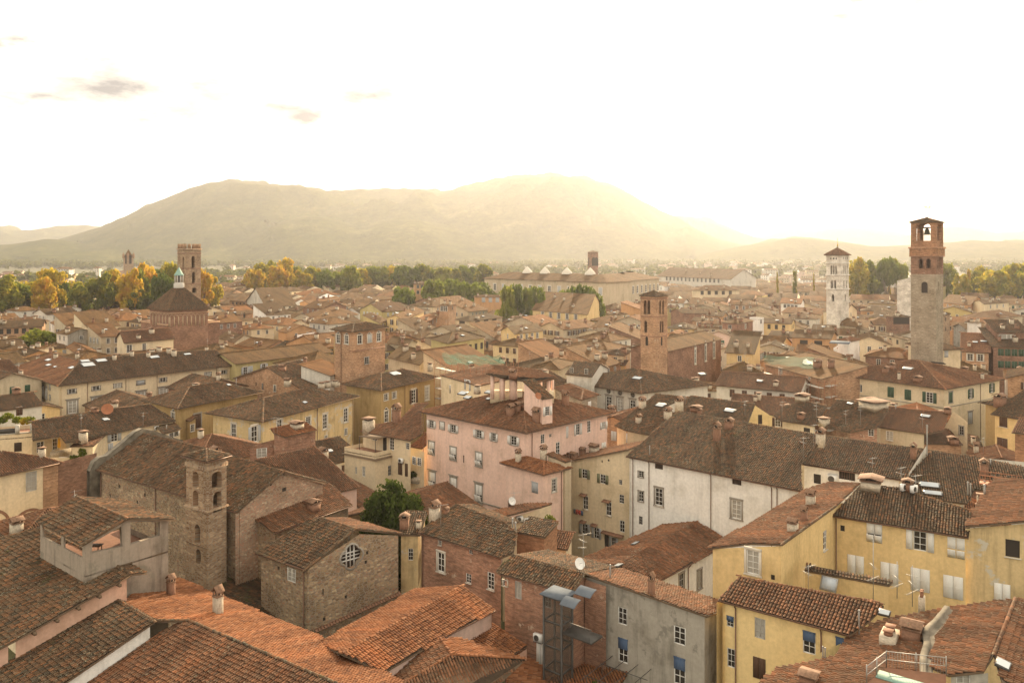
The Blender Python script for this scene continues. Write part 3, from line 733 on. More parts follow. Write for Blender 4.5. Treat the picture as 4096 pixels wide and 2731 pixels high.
def chim_mesh(kind):
    def f(b):
        if kind in 'pb':      # body with a little tiled gable on posts
            b.box((0, 0, .35), (1, 1, 1.5), 0); b.box((0, 0, 1.13), (1.14, 1.14, .08), 1)
            for x in (-.4, .4):
                for y in (-.4, .4): b.box((x, y, 1.28), (.18, .18, .22), 1)
            b.box((0, 0, 1.28), (.5, .5, .2), 2)
            for sgn in (-1, 1):
                b.add([(sgn * .66, -.62, 1.38), (sgn * .66, .62, 1.38), (0, .62, 1.72), (0, -.62, 1.72), (sgn * .66, -.62, 1.44), (sgn * .66, .62, 1.44), (0, .62, 1.79), (0, -.62, 1.79)],
                      [(0, 1, 2, 3), (4, 7, 6, 5), (0, 4, 5, 1), (0, 3, 7, 4), (1, 5, 6, 2)], 1)
        elif kind == 'f':     # flat slab top
            b.box((0, 0, .35), (1, 1, 1.5), 0); b.box((0, 0, 1.2), (.7, .7, .25), 2); b.box((0, 0, 1.36), (1.25, 1.25, .09), 1)
        elif kind == 't':     # metal flue
            b.tube((0, 0, -.5), (0, 0, 1.2), .22, mat=0, n=8); b.tube((0, 0, 1.2), (0, 0, 1.3), .4, .15, mat=0, n=8)
        elif kind == 'o':     # pots
            b.box((0, 0, .3), (1.3, .8, 1.4), 0)
            for x in (-.32, .32):
                b.tube((x, 0, 1.0), (x, 0, 1.4), .24, .2, 1, 8); b.box((x, 0, 1.5), (.5, .5, .06), 1)
    return f
def put_chimney(parent, lv, q, w, h, kind, pl, near):
    mats = {'p': ['chimplaster', 'tiles_cap', 'darkroom'], 'b': ['chimbrick', 'tiles_cap', 'darkroom'], 'f': ['chimplaster', 'tiles_cap', 'darkroom'], 't': ['metal', 'metal', 'metal'], 'o': ['chimplaster', 'terracotta', 'darkroom']}[kind]
    me = unit('chimney_' + kind, chim_mesh(kind), mats)
    o = link('chimney' if kind != 't' else 'flue', me, parent, tuple(q - lv)); n, d, a = plane_basis(pl['P']); o.rotation_euler = (0, 0, math.atan2(a[1], a[0])); o.scale = (w, w, h / 1.4)
    return o

def antenna(s, p, h=2.6, crop=None, arms=2, at=None):
    """roof aerial; p = pixel of its foot on the roof"""
    crop = crop or CUR[0]
    def f(b_, root, lv):
        o_ = CUR[0]; CUR[0] = crop; q, pl = b_.on_roof(p); CUR[0] = o_
        if q is None: return
        b = MB(); z0 = q[2] - .2; x, y = q[0], q[1]; b.tube((x, y, z0), (x, y, z0 + h), .018)
        for k in range(arms):
            zz = z0 + h - .15 - k * .55; ang = .5 + k * 1.3 + random.uniform(-.3, .3); dx, dy = math.cos(ang), math.sin(ang); L = 1.3 - .3 * k
            b.tube((x - dx * L * .35, y - dy * L * .35, zz), (x + dx * L * .65, y + dy * L * .65, zz), .012)
            for i in range(8):
                t = -.33 + i * .135; cx, cy = x + dx * L * t, y + dy * L * t; w = .26 - .012 * i; b.tube((cx - dy * w, cy + dx * w, zz), (cx + dy * w, cy - dx * w, zz), .006, n=4)
        link('antenna', b.mesh('antenna', ['metal'], lv), b_.robj)
    s.ext.append(f)
def dish(s, p, r=.4, mat='acwhite', crop=None):
    crop = crop or CUR[0]
    def f(b_, root, lv):
        o_ = CUR[0]; CUR[0] = crop; q, pl = b_.on_roof(p); CUR[0] = o_
        if q is None: return
        b = MB(); b.tube(q, q + np.array((0, 0, .8)), .025); c = q + np.array((0, 0, .9)); n = 12; d = np.array((.45, -.75, .45)); d /= np.linalg.norm(d); u = np.cross(d, (0, 0, 1)); u /= np.linalg.norm(u); w = np.cross(d, u)
        P = [c - d * .08]
        for rr, k in ((.5, .02), (1, .14)): P += [c + d * k * r + (u * math.cos(2 * math.pi * i / n) + w * math.sin(2 * math.pi * i / n)) * r * rr for i in range(n)]
        fs = [(0, 1 + i, 1 + (i + 1) % n) for i in range(n)] + [(1 + i, 1 + n + i, 1 + n + (i + 1) % n, 1 + (i + 1) % n) for i in range(n)]; b.add(P, fs, 1); b.tube(c, c + d * r * .9, .015)
        link('satellite_dish', b.mesh('satellite_dish', ['metaldark', mat], lv), b_.robj)
    s.ext.append(f)
def ac_unit(s, w, p, crop=None, size=(.85, .35, .65), rooftop=False):
    crop = crop or CUR[0]
    def f(b_, root, lv):
        o_ = CUR[0]; CUR[0] = crop
        if rooftop: q, pl = b_.on_roof(p); q = q + np.array((0, 0, .5)); n = np.array((0.55, -.83, 0)); e = np.array((.83, .55, 0))
        else: W = b_.walls[w]; q = at_plane(p, W['p0'], W['n']); n, e = W['n'], W['e']; q = q + n * .25
        CUR[0] = o_; b = MB(); b.box(q, size, 0, e, n); k = 14; c = q + n * (size[1] / 2 + .006) - e * .1; P = [c + (e * math.cos(2 * math.pi * i / k) + np.array((0, 0, 1)) * math.sin(2 * math.pi * i / k)) * size[2] * .4 for i in range(k)]
        b.add(P, [tuple(range(k))], 1); b.box(q - np.array((0, 0, size[2] / 2 + .06)), (size[0], .3, .05), 1, e, n)
        link('air_conditioner', b.mesh('air_conditioner', ['acwhite', 'metaldark'], lv), root)
    s.ext.append(f)
# ------------------------------------------------------------------ ground
def structure(name, me, loc=(0, 0, 0)):
    o = link(name, me, None, loc); o['kind'] = 'structure'; return o

# ================================================================== FOREGROUND, left
use('B1')
b = Bld('house', 'large brown-tiled house with a pink side wall, in the bottom left corner', 'house', 'salmon', 'old')
k = b.plane([(300, 400), (1000, 745)], 18, 1, 14, [(300, 398), (1000, 745), (105, 1250), (-420, 1520), (-560, 560), (0, 478)], caps=(0, 5))
b.wall(k, 1, 2, .45); b.wall(k, 2, 3, .45)
k2 = b.strip([(300, 398), (1000, 745)], 18, -1, 14, 1.2, caps=())
for t in (.12, .30, .48, .66, .84):
    def bracket(b_, root, lv, t=t):
        P = b_.planes[0]['P']; q = P[1] + (P[2] - P[1]) * t + np.array((-.79 * .2, .61 * .2, -.32)); m = MB(); m.box(q, (.2, .75, .2), 0, (.61, .79, 0), (-.79, .61, 0)); link('rafter_end', m.mesh('rafter_end', ['timber'], lv), root)
    b.ext.append(bracket)

b = Bld('house', 'long low house with sunlit new red tiles and a white stepped wall, at bottom left', 'house', 'white', 'red')
k = b.plane([(880, 945), (1165, 1108)], 16, 1, 14, [(880, 940), (1165, 1106), (470, 1580), (-120, 1990), (-330, 1640), (20, 1440), (170, 1345)], caps=(0,), mat='old')
b.wall(k, 1, 2, .3, mat='white'); b.wall(k, 4, 5, .3, mat='salmon')
kr = b.plane([(1420, 1095), ('B2', 640, 1568)], 15.3, 1, 14, [(1420, 1095), ('B2', 640, 1568), ('B2', 1100, 1860), ('B2', 700, 2500), ('B1', 1000, 2400), ('B1', 300, 1750), (560, 1600), (1320, 1118)], caps=(0, 1), mat='mix')
kf = b.plane([(1420, 1095), ('B2', 640, 1568)], 15.3, -1, 15, [('B2', 640, 1568), (1420, 1095), (1165, 1098), (880, 938), (985, 930), (1000, 772), (1350, 780), (1600, 885), (1932, 1022), ('B2', 300, 1135), ('B2', 540, 1225), ('B2', 520, 1275), ('B2', 690, 1350), ('B2', 1010, 1485), ('B2', 1500, 1760), ('B2', 1100, 1860)], caps=(1, 2))
b.chimney([(1290, 905, .55, 1.5, 'b'), (1645, 1045, .62, 1.9, 'p')])

use('B1')
b = Bld('house', 'stained rendered house with a roofed open terrace, left of the stone bell tower', 'house', 'stained', 'old')
kL = b.plane([(580, 165), (960, 328)], 22, 1, 17, [(580, 165), (960, 328), (620, 528), (270, 342)], caps=(0, 1))
kR = b.plane([(580, 165), (960, 328)], 22, -1, 15, [(960, 328), (580, 165), (920, 188), (1328, 335)], caps=())
P = b.planes[kL]['P']; Q = b.planes[kR]['P']
def insetp(p, q, t): return p + (q - p) * t
ctr = (P[0] + P[2]) / 2; apex = P[1]; eL = P[2]; eR = Q[3]
g = np.array((-.3, .35, 0)) * 1.2
L0 = eL + g + (apex - eL) * .10; R0 = eR + g + (apex - eR) * .12; A0 = apex + g
w = b.wall3([L0 - (0, 0, .25), A0 - (0, 0, .25), R0 - (0, 0, .2)])
back = (P[0] - P[1]) * .92
Wd = b.walls[w]
for poly in ([(692, 585), (925, 538), (915, 385), (700, 508)], [(985, 522), (1207, 455), (1207, 352), (985, 350)]):
    H = []
    for p in poly:
        q = at_plane(p, Wd['p0'], Wd['n']); H.append(((q - Wd['p0']) @ Wd['e'], q[2]))
    Wd['holes'].append(H)
Wd['thick'] = .4
w2 = b.wall3([L0 + back - (0, 0, .25), L0 - (0, 0, .25)], toward=np.array((-300., 60, 20)))
W2 = b.walls[w2]; zt = L0[2] - .55; Ln = (W2['top'][-1] - W2['p0']) @ W2['e']
for a_, c_ in ((.05, .48), (.54, .94)): W2['holes'].append([(Ln * a_, zt - 1.0), (Ln * c_, zt - 1.0), (Ln * c_, zt), (Ln * a_, zt)])
b.wall3([R0 + back, R0], toward=np.array((100., 100, 20)), base=0); b.walls[-1]['top'] = [t - np.array((0, 0, 2.4)) for t in b.walls[-1]['top']]
b.add_plane([L0 - (0, 0, 2.9), R0 - (0, 0, 0) + (0, 0, L0[2] - R0[2] - 2.9), R0 + back + (0, 0, L0[2] - R0[2] - 2.9), L0 + back - (0, 0, 2.9)], mat='flatroof')
b.win(w, [(955, 690, .85, .5, 'd')])
def terr_table(b_, root, lv):
    m = MB(); c = L0 + (R0 - L0) * .35 + back * .45; z = L0[2] - 2.75
    m.box((c[0], c[1], z + .75), (1.3, .8, .05))
    for i in (-.5, .5):
        for j in (-.3, .3): m.box((c[0] + i, c[1] + j, z + .37), (.06, .06, .75))
    t = link('terrace_table', m.mesh('terrace_table', ['woodbrown'], (c[0], c[1], z)), None, (c[0], c[1], z)); tag(t, 'small brown table standing inside the roofed open terrace', 'table')
b.ext.append(terr_table)

use('M1')
b = Bld('house', 'cream and exposed brick house with blind arches, at the left edge of the photo', 'house', 'cream', 'mix')
k = b.plane([(0, 1155), (565, 1035)], 17, 1, 17, [(568, 1033), (-250, 1208), (-380, 930), (20, 930), (400, 985)], caps=(3, 4), gut=0)
w = b.wall(k, 1, 0, .45); b.walls[w]['base'] = 14.3 - 3.1
P0 = b.walls[w]
b.wall3([P0['top'][0] - (0, 0, 0), P0['top'][-1]], mat='cream', base=11.2); b.walls.pop()
w_lo = b.wall3([np.array((*t[:2], 11.2)) for t in P0['top']], mat='brickpink', toward=P0['top'][0] + P0['n'] * 50)
strip_ = [P0['p0'] + P0['e'] * (np.dot(P0['top'][-1] - P0['p0'], P0['e']) - s_) for s_ in (1.9, -.0)]
b.wall3([np.array((*(q + P0['n'] * .04)[:2], P0['top'][-1][2])) for q in strip_], mat='brickpink', base=11.2, toward=P0['top'][0] + P0['n'] * 50)
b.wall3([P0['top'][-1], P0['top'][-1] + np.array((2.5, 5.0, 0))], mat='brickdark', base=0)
b.win(w, [(288, 1205, 1.35, 2.5, 'gWv')])
b.win(w_lo, [('B1', 248, 355, 1.1, 1.0, 'v')][:0])
use('B1'); b.win(w_lo, [(245, 355, 1.5, 1.25, 'v')])
def blind_arch(b_, root, lv):
    W = b_.walls[w_lo]
    for cxp, r in (((220, 375), 1.75), ((-70, 400), 1.9)):
        c = at_plane((cxp[0] / 1, cxp[1]), W['p0'], W['n']) if False else at_plane(('B1', *cxp), W['p0'], W['n'])
        m = MB(); n = 14; P = [c + W['n'] * .03 + W['e'] * r * math.cos(math.pi * i / n) + np.array((0, 0, 1)) * r * 1.0 * math.sin(math.pi * i / n) for i in range(n + 1)]
        m.add(P, [tuple(range(n + 1))]); P2 = []
        for i in range(n + 1):
            for rr in (r, r + .35): P2.append(c + W['n'] * .06 + W['e'] * rr * math.cos(math.pi * i / n) + np.array((0, 0, 1)) * rr * math.sin(math.pi * i / n))
        m.add(P2, [(2 * i, 2 * i + 1, 2 * i + 3, 2 * i + 2) for i in range(n)], 1)
        link('blind_arch', m.mesh('blind_arch', ['cream', 'chimbrick'], lv), root)
b.ext.append(blind_arch)
use('M1'); b.chimney([(385, 975, .7, 1.2, 'f')])

# ------------------------------------------------------------------ stone church: nave, transept, chapel
use('M1')
b = Bld('church', 'rubble stone church with a long brown tiled nave roof, behind the square bell tower', 'church', 'stone', 'old')
k = b.plane([(880, 1100), ('O', 940, 2045)], 18, 1, 24, [(880, 1098), ('O', 950, 2049), ('O', 1000, 2003), ('M2', 310, 1118), (1930, 915), (1320, 768)], caps=(2, 3, 4), gut=0)
w = b.wall(k, 1, 0, .5); b.win(w, [(1010, 1335, .35, .4, 'd'), (1095, 1250, .35, .4, 'd'), (1260, 1395, .35, .4, 'd'), (1330, 1330, .35, .4, 'd')])
b.pipe(w, [(935, 1200), (1435, 1420)])
P = b.planes[k]['P']; rd = P[3]; e0 = P[1]
far = rd + (rd - e0) * np.array((1, 1, -1))
b.add_plane([P[5], P[3], far, P[5] + (far - rd)], ())
gi = (P[5] - P[3]) / np.linalg.norm(P[5] - P[3]) * .35
b.wall3([P[1] + gi - (0, 0, .2), rd + gi - (0, 0, .2), far + gi - (0, 0, .2)], mat='rubblered', toward=rd - gi * 50)
b.win(len(b.walls) - 1, [('M2', 315, 1282, .55, .45, 'd')][:0])
use('M2'); b.win(len(b.walls) - 1, [(315, 1280, .6, .45, 'd'), (192, 1232, .3, .3, 'd'), (424, 1163, .3, .3, 'd'), (508, 1178, .3, .3, 'd'), (313, 1142, .3, .3, 'd')])
# facade: raised grey rim with scrolls at the far end
fd = (P[5] - P[3]) / np.linalg.norm(P[5] - P[3]); a_ = P[0] + fd * .5; r_ = P[5] + fd * .5; f_ = r_ + (far - rd)
up = np.array((0, 0, 1.))
prof = [a_ + up * .1 - (r_ - a_) * .08, a_ + up * .9, a_ + (r_ - a_) * .12 + up * .9] + [a_ + (r_ - a_) * t + up * (.45 + .5 * t * t) for t in (.25, .45, .65, .85)] + [r_ + up * .6] + [f_ + (r_ - f_) * t + up * (.5 + .4 * t) for t in (.7, .4, .15)] + [f_ + up * .6]
prof = [q - up * .0 for q in prof]
b.wall3(prof, mat='oldplaster'); b.wall3([q + fd * .7 for q in prof], mat='oldplaster')
def rim(b_, root, lv):
    m = MB(); P_ = prof; V = [p - fd * .1 for p in P_] + [p + fd * .75 for p in P_]; n = len(P_); m.add(V, [(i, i + 1, n + i + 1, n + i) for i in range(n - 1)]); link('facade_coping', m.mesh('facade_coping', ['oldplaster'], lv), root)
b.ext.append(rim)
# transept roof below the brick gable
use('B2')
k = b.plane([(180, 437), (775, 226)], 15.5, 1, 19, [(180, 437), (778, 226), (640, 95), (545, 38), (300, 90), (0, 192), (-100, 240)], caps=(2, 3, 4), mat='mix', gut=0)
b.wall(k, 0, 1, .5); b.wall(k, 6, 0, .4)
b.chimney([(480, 262, 1.1, 1.0, 'b')])
# chapel with the round window
k = b.plane([(545, 325), (800, 407)], 17, 1, 19, [(545, 325), (800, 407), (420, 714), (38, 586), (440, 345)], caps=(0, 1), gut=2)
k2 = b.plane([(545, 325), (800, 407)], 17, -1, 15, [(800, 407), (545, 325), (735, 325), (1155, 442)], caps=(3,), mat='mix')
P = b.planes[k]['P']; Q = b.planes[k2]['P']; bk = (P[0] - P[1]); bk /= np.linalg.norm(bk)
cw = b.wall3([P[2] + bk * .35 + (P[1] - P[2]) * .08 - (0, 0, .25), P[1] + bk * .35 - (0, 0, .2), Q[3] + bk * .3 + (P[1] - Q[3]) * .06 - (0, 0, .25)])
b.walls[cw]['thick'] = .7
Wc = b.walls[cw]; c0 = at_plane((768, 612), Wc['p0'], Wc['n']); sx = (c0 - Wc['p0']) @ Wc['e']
quat = []
for i in range(32):
    t = 2 * math.pi * i / 32; rr = 1.02 + .16 * abs(math.cos(2 * t)) ** .5 - .08 * abs(math.sin(2 * t)); quat.append((sx + rr * math.cos(t), c0[2] + rr * math.sin(t)))
Wc['holes'].append(quat)
def rose(b_, root, lv):
    W = b_.walls[cw]; e, n = W['e'], W['n']; yin = -n; xa = np.cross(yin, (0, 0, 1.))
    m = MB(); k = len(quat); up = np.array((0, 0, 1.)); pt = lambda s_, z_, o_: W['p0'] + e * s_ + up * (z_ - W['p0'][2]) + n * o_
    cx, cz = sx, c0[2]; V = [pt(a, z, -.45) for a, z in quat]; m.add(V, [tuple(range(k))], 1)
    for i in range(k):
        (a0, z0), (a1, z1) = quat[i], quat[(i + 1) % k]; ex = 1.16
        m.add([pt(a0, z0, .06), pt(a1, z1, .06), pt(cx + (a1 - cx) * ex, cz + (z1 - cz) * ex, .06), pt(cx + (a0 - cx) * ex, cz + (z0 - cz) * ex, .06), pt(cx + (a1 - cx) * ex, cz + (z1 - cz) * ex, -.02), pt(cx + (a0 - cx) * ex, cz + (z0 - cz) * ex, -.02)], [(0, 1, 2, 3), (3, 2, 4, 5)], 2)
    fr = MB()
    for dx in (-.42, .42): fr.box(pt(cx + dx, cz, -.36), (.11, .12, 2.1), 0, e, n)
    fr.box(pt(cx, cz, -.35), (.06, .1, 2.2), 0, e, n)
    for dz in (-.42, .3, -.05): fr.box(pt(cx, cz + dz, -.36), (2.1 if dz else 2.1, .12, .10 if dz != -.05 else .05), 0, e, n)
    wn_ = link('window', m.mesh('window', ['woodwhite', 'pane', 'stonetrim'], lv), root); wn_['label'] = 'large quatrefoil window in the chapel gable'
    link('frame', fr.mesh('frame', ['woodwhite'], lv), wn_)
b.ext.append(rose)
b.win(cw, [(692, 732, .25, .3, 'd'), (724, 917, .25, .3, 'd'), (560, 1085, .25, .3, 'd'), (885, 585, .25, .3, 'd'), (875, 655, .25, .3, 'd'), (552, 880, .12, .6, 'd')])
k_ = b.wall(k, 2, 3, .5); b.win(k_, [(312, 752, 1.15, 1.15, 'v'), (215, 700, .3, .3, 'd')]); b.pipe(k_, [(411, 900)])
# lean-to roof in the shade beside the chapel
use('B1')
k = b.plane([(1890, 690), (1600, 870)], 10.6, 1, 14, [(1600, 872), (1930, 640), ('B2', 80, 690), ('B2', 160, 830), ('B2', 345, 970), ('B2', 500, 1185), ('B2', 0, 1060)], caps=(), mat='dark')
# brick eyebrow course at the chapel base
def ledge(b_, root, lv):
    W = b_.walls[cw]; p, q = at_plane(('B2', 485, 1168), W['p0'], W['n']), at_plane(('B2', 1130, 880), W['p0'], W['n']); m = MB(); d = q - p; L = np.linalg.norm(d); n = W['n']
    for i in range(int(L / .3)):
        c = p + d * (i + .5) / int(L / .3); m.box(c + n * .18, (.24, .5, .07), 0, d / L, n * .95 - np.array((0, 0, .3)))
    link('tiled_ledge', m.mesh('tiled_ledge', ['chimbrick'], lv), root)
b.ext.append(ledge)

use('M1')
b = Bld('bell_tower', 'square stone and brick church belfry with a low tiled roof and two tiers of arches', 'bell tower', 'stone', 'old', lod=0)
w = b.box((1897, 1030), (1660, 970), (2132, 966), 23.7, 'pyr', 20, .4)
b.wm = 'towerstone'
use('M1'); b.win(w, [(1797, 1205, 1.05, 1.25, 'aX'), (1797, 1395, .95, 1.5, 'aX')]); b.win(w + 1, [(1992, 1212, 1.25, 1.35, 'aX'), (1998, 1412, 1.05, 1.6, 'aX')])
use('B1'); b.win(w, [(1490, 460, .8, 1.3, 'aX'), (1497, 625, .7, 1.0, 'aX')]); 
for q in (w, w + 1): b.walls[q]['thick'] = .75
# matching openings on the far faces so the belfry is open
def tower_finish(b_, w=w):
    for near_w, far_w in ((w, w + 3), (w + 1, w + 2)):
        W = b_.walls[near_w]; V = b_.walls[far_w]; V['thick'] = .75
        for (ww, it, hole, crop) in [x for x in b_.wins if x[0] == near_w and len(x[1]) == 5]:
            o_ = CUR[0]; CUR[0] = crop; c0 = at_plane(it[:2], W['p0'], W['n']); CUR[0] = o_; sx = (c0 - W['p0']) @ W['e']
            if c0[2] > 17: b_.wins.append((far_w, ('local', sx, c0[2], it[2], it[3], it[4]), True, None))
tower_finish(b)
def cornice(zs, over=.14, h=.16, mat='towerstone', nm='cornice', fpi=.4):
    def f(b_, root, lv):
        C, A, D, B_ = [p.copy() for p in b_.fp]; c = (C + D) / 2; m = MB()
        for z in zs:
            P = []
            for p in (C, A, D, B_):
                d = p - c; d[2] = 0; L = np.linalg.norm(d); q = c + d / L * (L - fpi * 1.35 + over * 1.4); P.append(q)
            V = [np.array((*p[:2], z - h / 2)) for p in P] + [np.array((*p[:2], z + h / 2)) for p in P]
            m.add(V, [(0, 1, 5, 4), (1, 2, 6, 5), (2, 3, 7, 6), (3, 0, 4, 7), (0, 1, 2, 3), (4, 5, 6, 7)], 0, [[(0, 0), (5, 0), (5, .2), (0, .2)]] * 6)
        link(nm, m.mesh(nm, [mat], lv), root)
    return f
b.ext.append(cornice([22.9], .10, .4)); b.ext.append(cornice([18.55], .16, .16))
def tfloor(zs):
    def f(b_, root, lv):
        C, A, D, B_ = b_.fp; c = (C + D) / 2; m = MB()
        for z in zs: m.add([np.array((*(c + (p - c) * .82)[:2], z)) for p in (C, A, D, B_)], [(0, 1, 2, 3)])
        link('floor_slab', m.mesh('floor_slab', ['timber'], lv), root)
    return f
b.ext.append(tfloor([18.5, 14.8]))

# ------------------------------------------------------------------ centre bottom
use('B2')
b = Bld('house', 'narrow double-pitched house with sunlit red tiles in front of the stone chapel', 'house', 'palepink', 'red')
k = b.plane([(1600, 838), (700, 1348)], 15, -1, 16, [(700, 1348), (1600, 836), (1252, 858), (900, 1060), (515, 1268)], caps=(0,))
k2 = b.plane([(1600, 838), (700, 1348)], 15, 1, 19, [(1600, 838), (700, 1348), (1010, 1486), (1452, 1225), (1850, 1020)], caps=(), gut=3)
b.wall(k2, 4, 3, .35) if False else b.wall3([b.planes[k2]['P'][2] - (0, 0, .3) + (-.35, .2, .1), b.planes[k2]['P'][4] - (0, 0, .3) + (-.35, .2, .1)])
P = b.planes[k2]['P']; Q = b.planes[k]['P']
b.wall3([Q[2] - (0, 0, .4), P[0] - (0, 0, .3), P[4] + (-.3, .1, -.3)], toward=np.array((0, 200, 10)))
b = Bld('house', 'small red hipped roof with sunlit right slope, at the bottom edge below the twin-slope house', 'house', 'salmon', 'red')
k = b.plane([(1440, 1240), (1522, 1356)], 14, -1, 12, [(1522, 1356), (1440, 1240), (1560, 1224), (2075, 1386)], caps=(0, 3))
apx = b.planes[k]['P'][0]
b.plane([(1522, 1356), (1440, 1240)], 14, 1, 14, [(1522, 1356), (1440, 1240), (1030, 1490), (900, 1640), (1140, 1590)], caps=(0, 4), mat='mix')
pp = b.planes[k]['P'][3]; P3 = [apx, pp, at_z((1900, 1560), 12.6), at_z((1750, 1700), 12.3), at_z((1180, 1720), 12.6), at_z((1140, 1590), 13.2)]
b.add_plane([apx, pp, at_z((1890, 1560), pp[2] - 1.0), at_z((1300, 1900), 11.7), at_z((1150, 1580), 13.2)], (0,), mat='mix')
b.wall3([at_z((1880, 1560), 12.0), at_z((1700, 1900), 11.2)])
b = Bld('house', 'low red-tiled lean-to roof to the right of the narrow red twin-slope roof', 'house', 'salmon', 'red')
b.plane([(1630, 1232), (1830, 1105)], 12.2, 1, 14, [(1575, 1262), (1812, 1108), (1935, 1190), ('B3', 203, 1282), ('B3', 105, 1345), (1890, 1400)], caps=())
b.wall3([b.planes[0]['P'][4] - (0, 0, .3), b.planes[0]['P'][3] - (0, 0, .3)])
use('B3')
b = Bld('house', 'plain red roof at the bottom edge in front of the lift shaft', 'house', 'salmon', 'red')
b.plane([(110, 1340), (60, 1560)], 10.2, 1, 12, [(110, 1350), (175, 1340), (415, 1500), (330, 1620), (300, 1750), (-60, 1700), (60, 1560)], caps=())
b.wall3([b.planes[0]['P'][2] - (0, 0, .3), b.planes[0]['P'][3] - (0, 0, .3)])
b = Bld('house', 'small red tiled roof beneath the bare pergola frame, in front of the grey wall', 'house', 'concrete', 'red')
b.plane([(520, 1440), (980, 1425)], 9.2, -1, 8, [(380, 1568), (505, 1428), (975, 1424), (960, 1500), (900, 1600), (840, 1720), (300, 1660)], caps=(0,))
b.wall3([b.planes[0]['P'][2], b.planes[0]['P'][5]])

use('B2')
b = Bld('house', 'narrow ochre house wedged between the stone chapel and the worn brick house', 'house', 'yellowworn', 'old')
w = b.box((1284, 452), (1118, 448), 4.5, 15.2, 'shed_a', 12, .25); b.win(w, [(1213, 597, .45, 1.1, '')])
b.chimney([(1165, 400, .85, 1.3, 'b'), (1272, 398, .5, .8, 'f')])
b = Bld('house', 'worn red brick house with a brown tiled roof right of the stone chapel', 'house', 'brick', 'old')
k = b.plane([(1270, 430), (1890, 624)], 15.5, 1, 18, [(1270, 430), (1890, 624), (1990, 585), (2015, 440), (1925, 362), (1560, 224), (1430, 305)], caps=(3, 4, 5), gut=0)
w = b.wall(k, 0, 1, .35); b.win(w, [(1442, 655, .85, 1.75, 'Ts'), (1435, 505, .35, .55, 'T'), (1667, 572, .4, .5, ''), (1650, 777, .6, .8, 's'), (1818, 797, .75, 1.45, 'Ws')]); b.pipe(w, [(1307, 700)])
b.wall(k, 6, 0, .3)
P = b.planes[k]['P']; b.add_plane([P[5], P[4], P[4] + (1.6, 2.6, -.8), P[5] + (1.6, 2.6, -.8)], ())
b.chimney([(1392, 330, .85, 1.6, 'p'), (1480, 290, .5, .6, 'b')]); antenna(b, (1440, 420), 3.0, arms=1)
use('B3')
b = Bld('house', 'orange brick wing under a ragged tile edge, right end of the worn brick house', 'house', 'brickred', 'old')
w = b.box((112, 428), 3.5, (338, 470), 15.6, 'shed_b', 8, .15); b.chimney([(95, 470, .4, 2.2, 't'), (117, 480, .4, 1.9, 't')])
b = Bld('house', 'small cream shed with a low tiled roof behind the long sunlit roof', 'house', 'cream', 'mix')
b.box((510, 562), (330, 540), 3, 12.3, 'shed_a', 16, .25)

# brick house with lift + grey rendered house share one long roof
b = Bld('house', 'exposed brick house with a dark steel lift shaft against it and a balcony', 'house', 'brick', 'old')
k = b.plane([(90, 605), (640, 748)], 17, 1, 19, [(92, 603), (640, 747), (545, 892), (0, 745), (-30, 720)], caps=(0, 1), gut=2)
w = b.wall(k, 3, 2, .4); b.win(w, [(40, 812, .42, .45, 'T'), (138, 866, .6, 1.35, 'gv'), (362, 930, .6, 1.4, 'g')])
w_lift = w
P = b.planes[k]['P']; b.strip([(90, 605), (640, 748)], 17, -1, 13, 6, ())
b.wall3([P[2] + (-.25, .4, -.3), P[1] + (-.1, .1, -.3), P[1] + (P[1] - P[2]) * .9 * np.array((1, 1, -1)) + (0, 0, -.4)], mat='brick')
wr = b.wall3([at_z((640, 785), 16.5), at_z((800, 838), 16.5)], mat='brick'); use('B3')
b.win(wr, [(618, 1000, .6, 2.2, 'n'), (665, 985, .6, 2.6, 'd')]); b.win(w, [(308, 1345, .75, 2.0, '6'), (640, 1280, .5, 2.0, '')][:1])
ac_unit(b, w, (300, 1215))
P = b.planes[0]['P']
b = Bld('house', 'grey stained rendered house with a sunlit sloping tile roof and small white windows', 'house', 'grey', 'mix')
Lr = [(640, 748), (1560, 1062)]; a_, c_ = at_z(Lr[0], 16.9), at_z(Lr[1], 16.3)
d_ = c_ - a_; d_[2] = 0; d_ /= np.linalg.norm(d_); pr = np.array((-d_[1], d_[0], 0)); 
off = pr * 6.5 - np.array((0, 0, 6.5 * math.tan(R(14))))
b.add_plane([a_, c_, c_ + off, a_ + off], (), mat='mix')
g0, g1 = at_z((797, 836), 16.3), at_z((1545, 1064), 15.9); n_ = pr * .35
w = b.wall3([a_ + pr * .3 - (0, 0, .3), c_ + pr * .3 - d_ * .3 - (0, 0, .25)]); b.win(w, [(925, 1062, .75, 1.25, ''), (1356, 1210, .9, 1.25, ''), (930, 1322, .80, 1.8, 'b'), (1356, 1478, .88, 1.95, 'b'), ])
b.wall3([c_ + pr * .3 - d_ * .3 - (0, 0, .25), c_ + off - d_ * .3 - (0, 0, .25)])
b.chimney([(1143, 900, .42, 1.5, 'b'), (832, 785, .3, 1.4, 't')]); antenna(b, (628, 772), 4.0, arms=3); dish(b, (600, 745), .5)

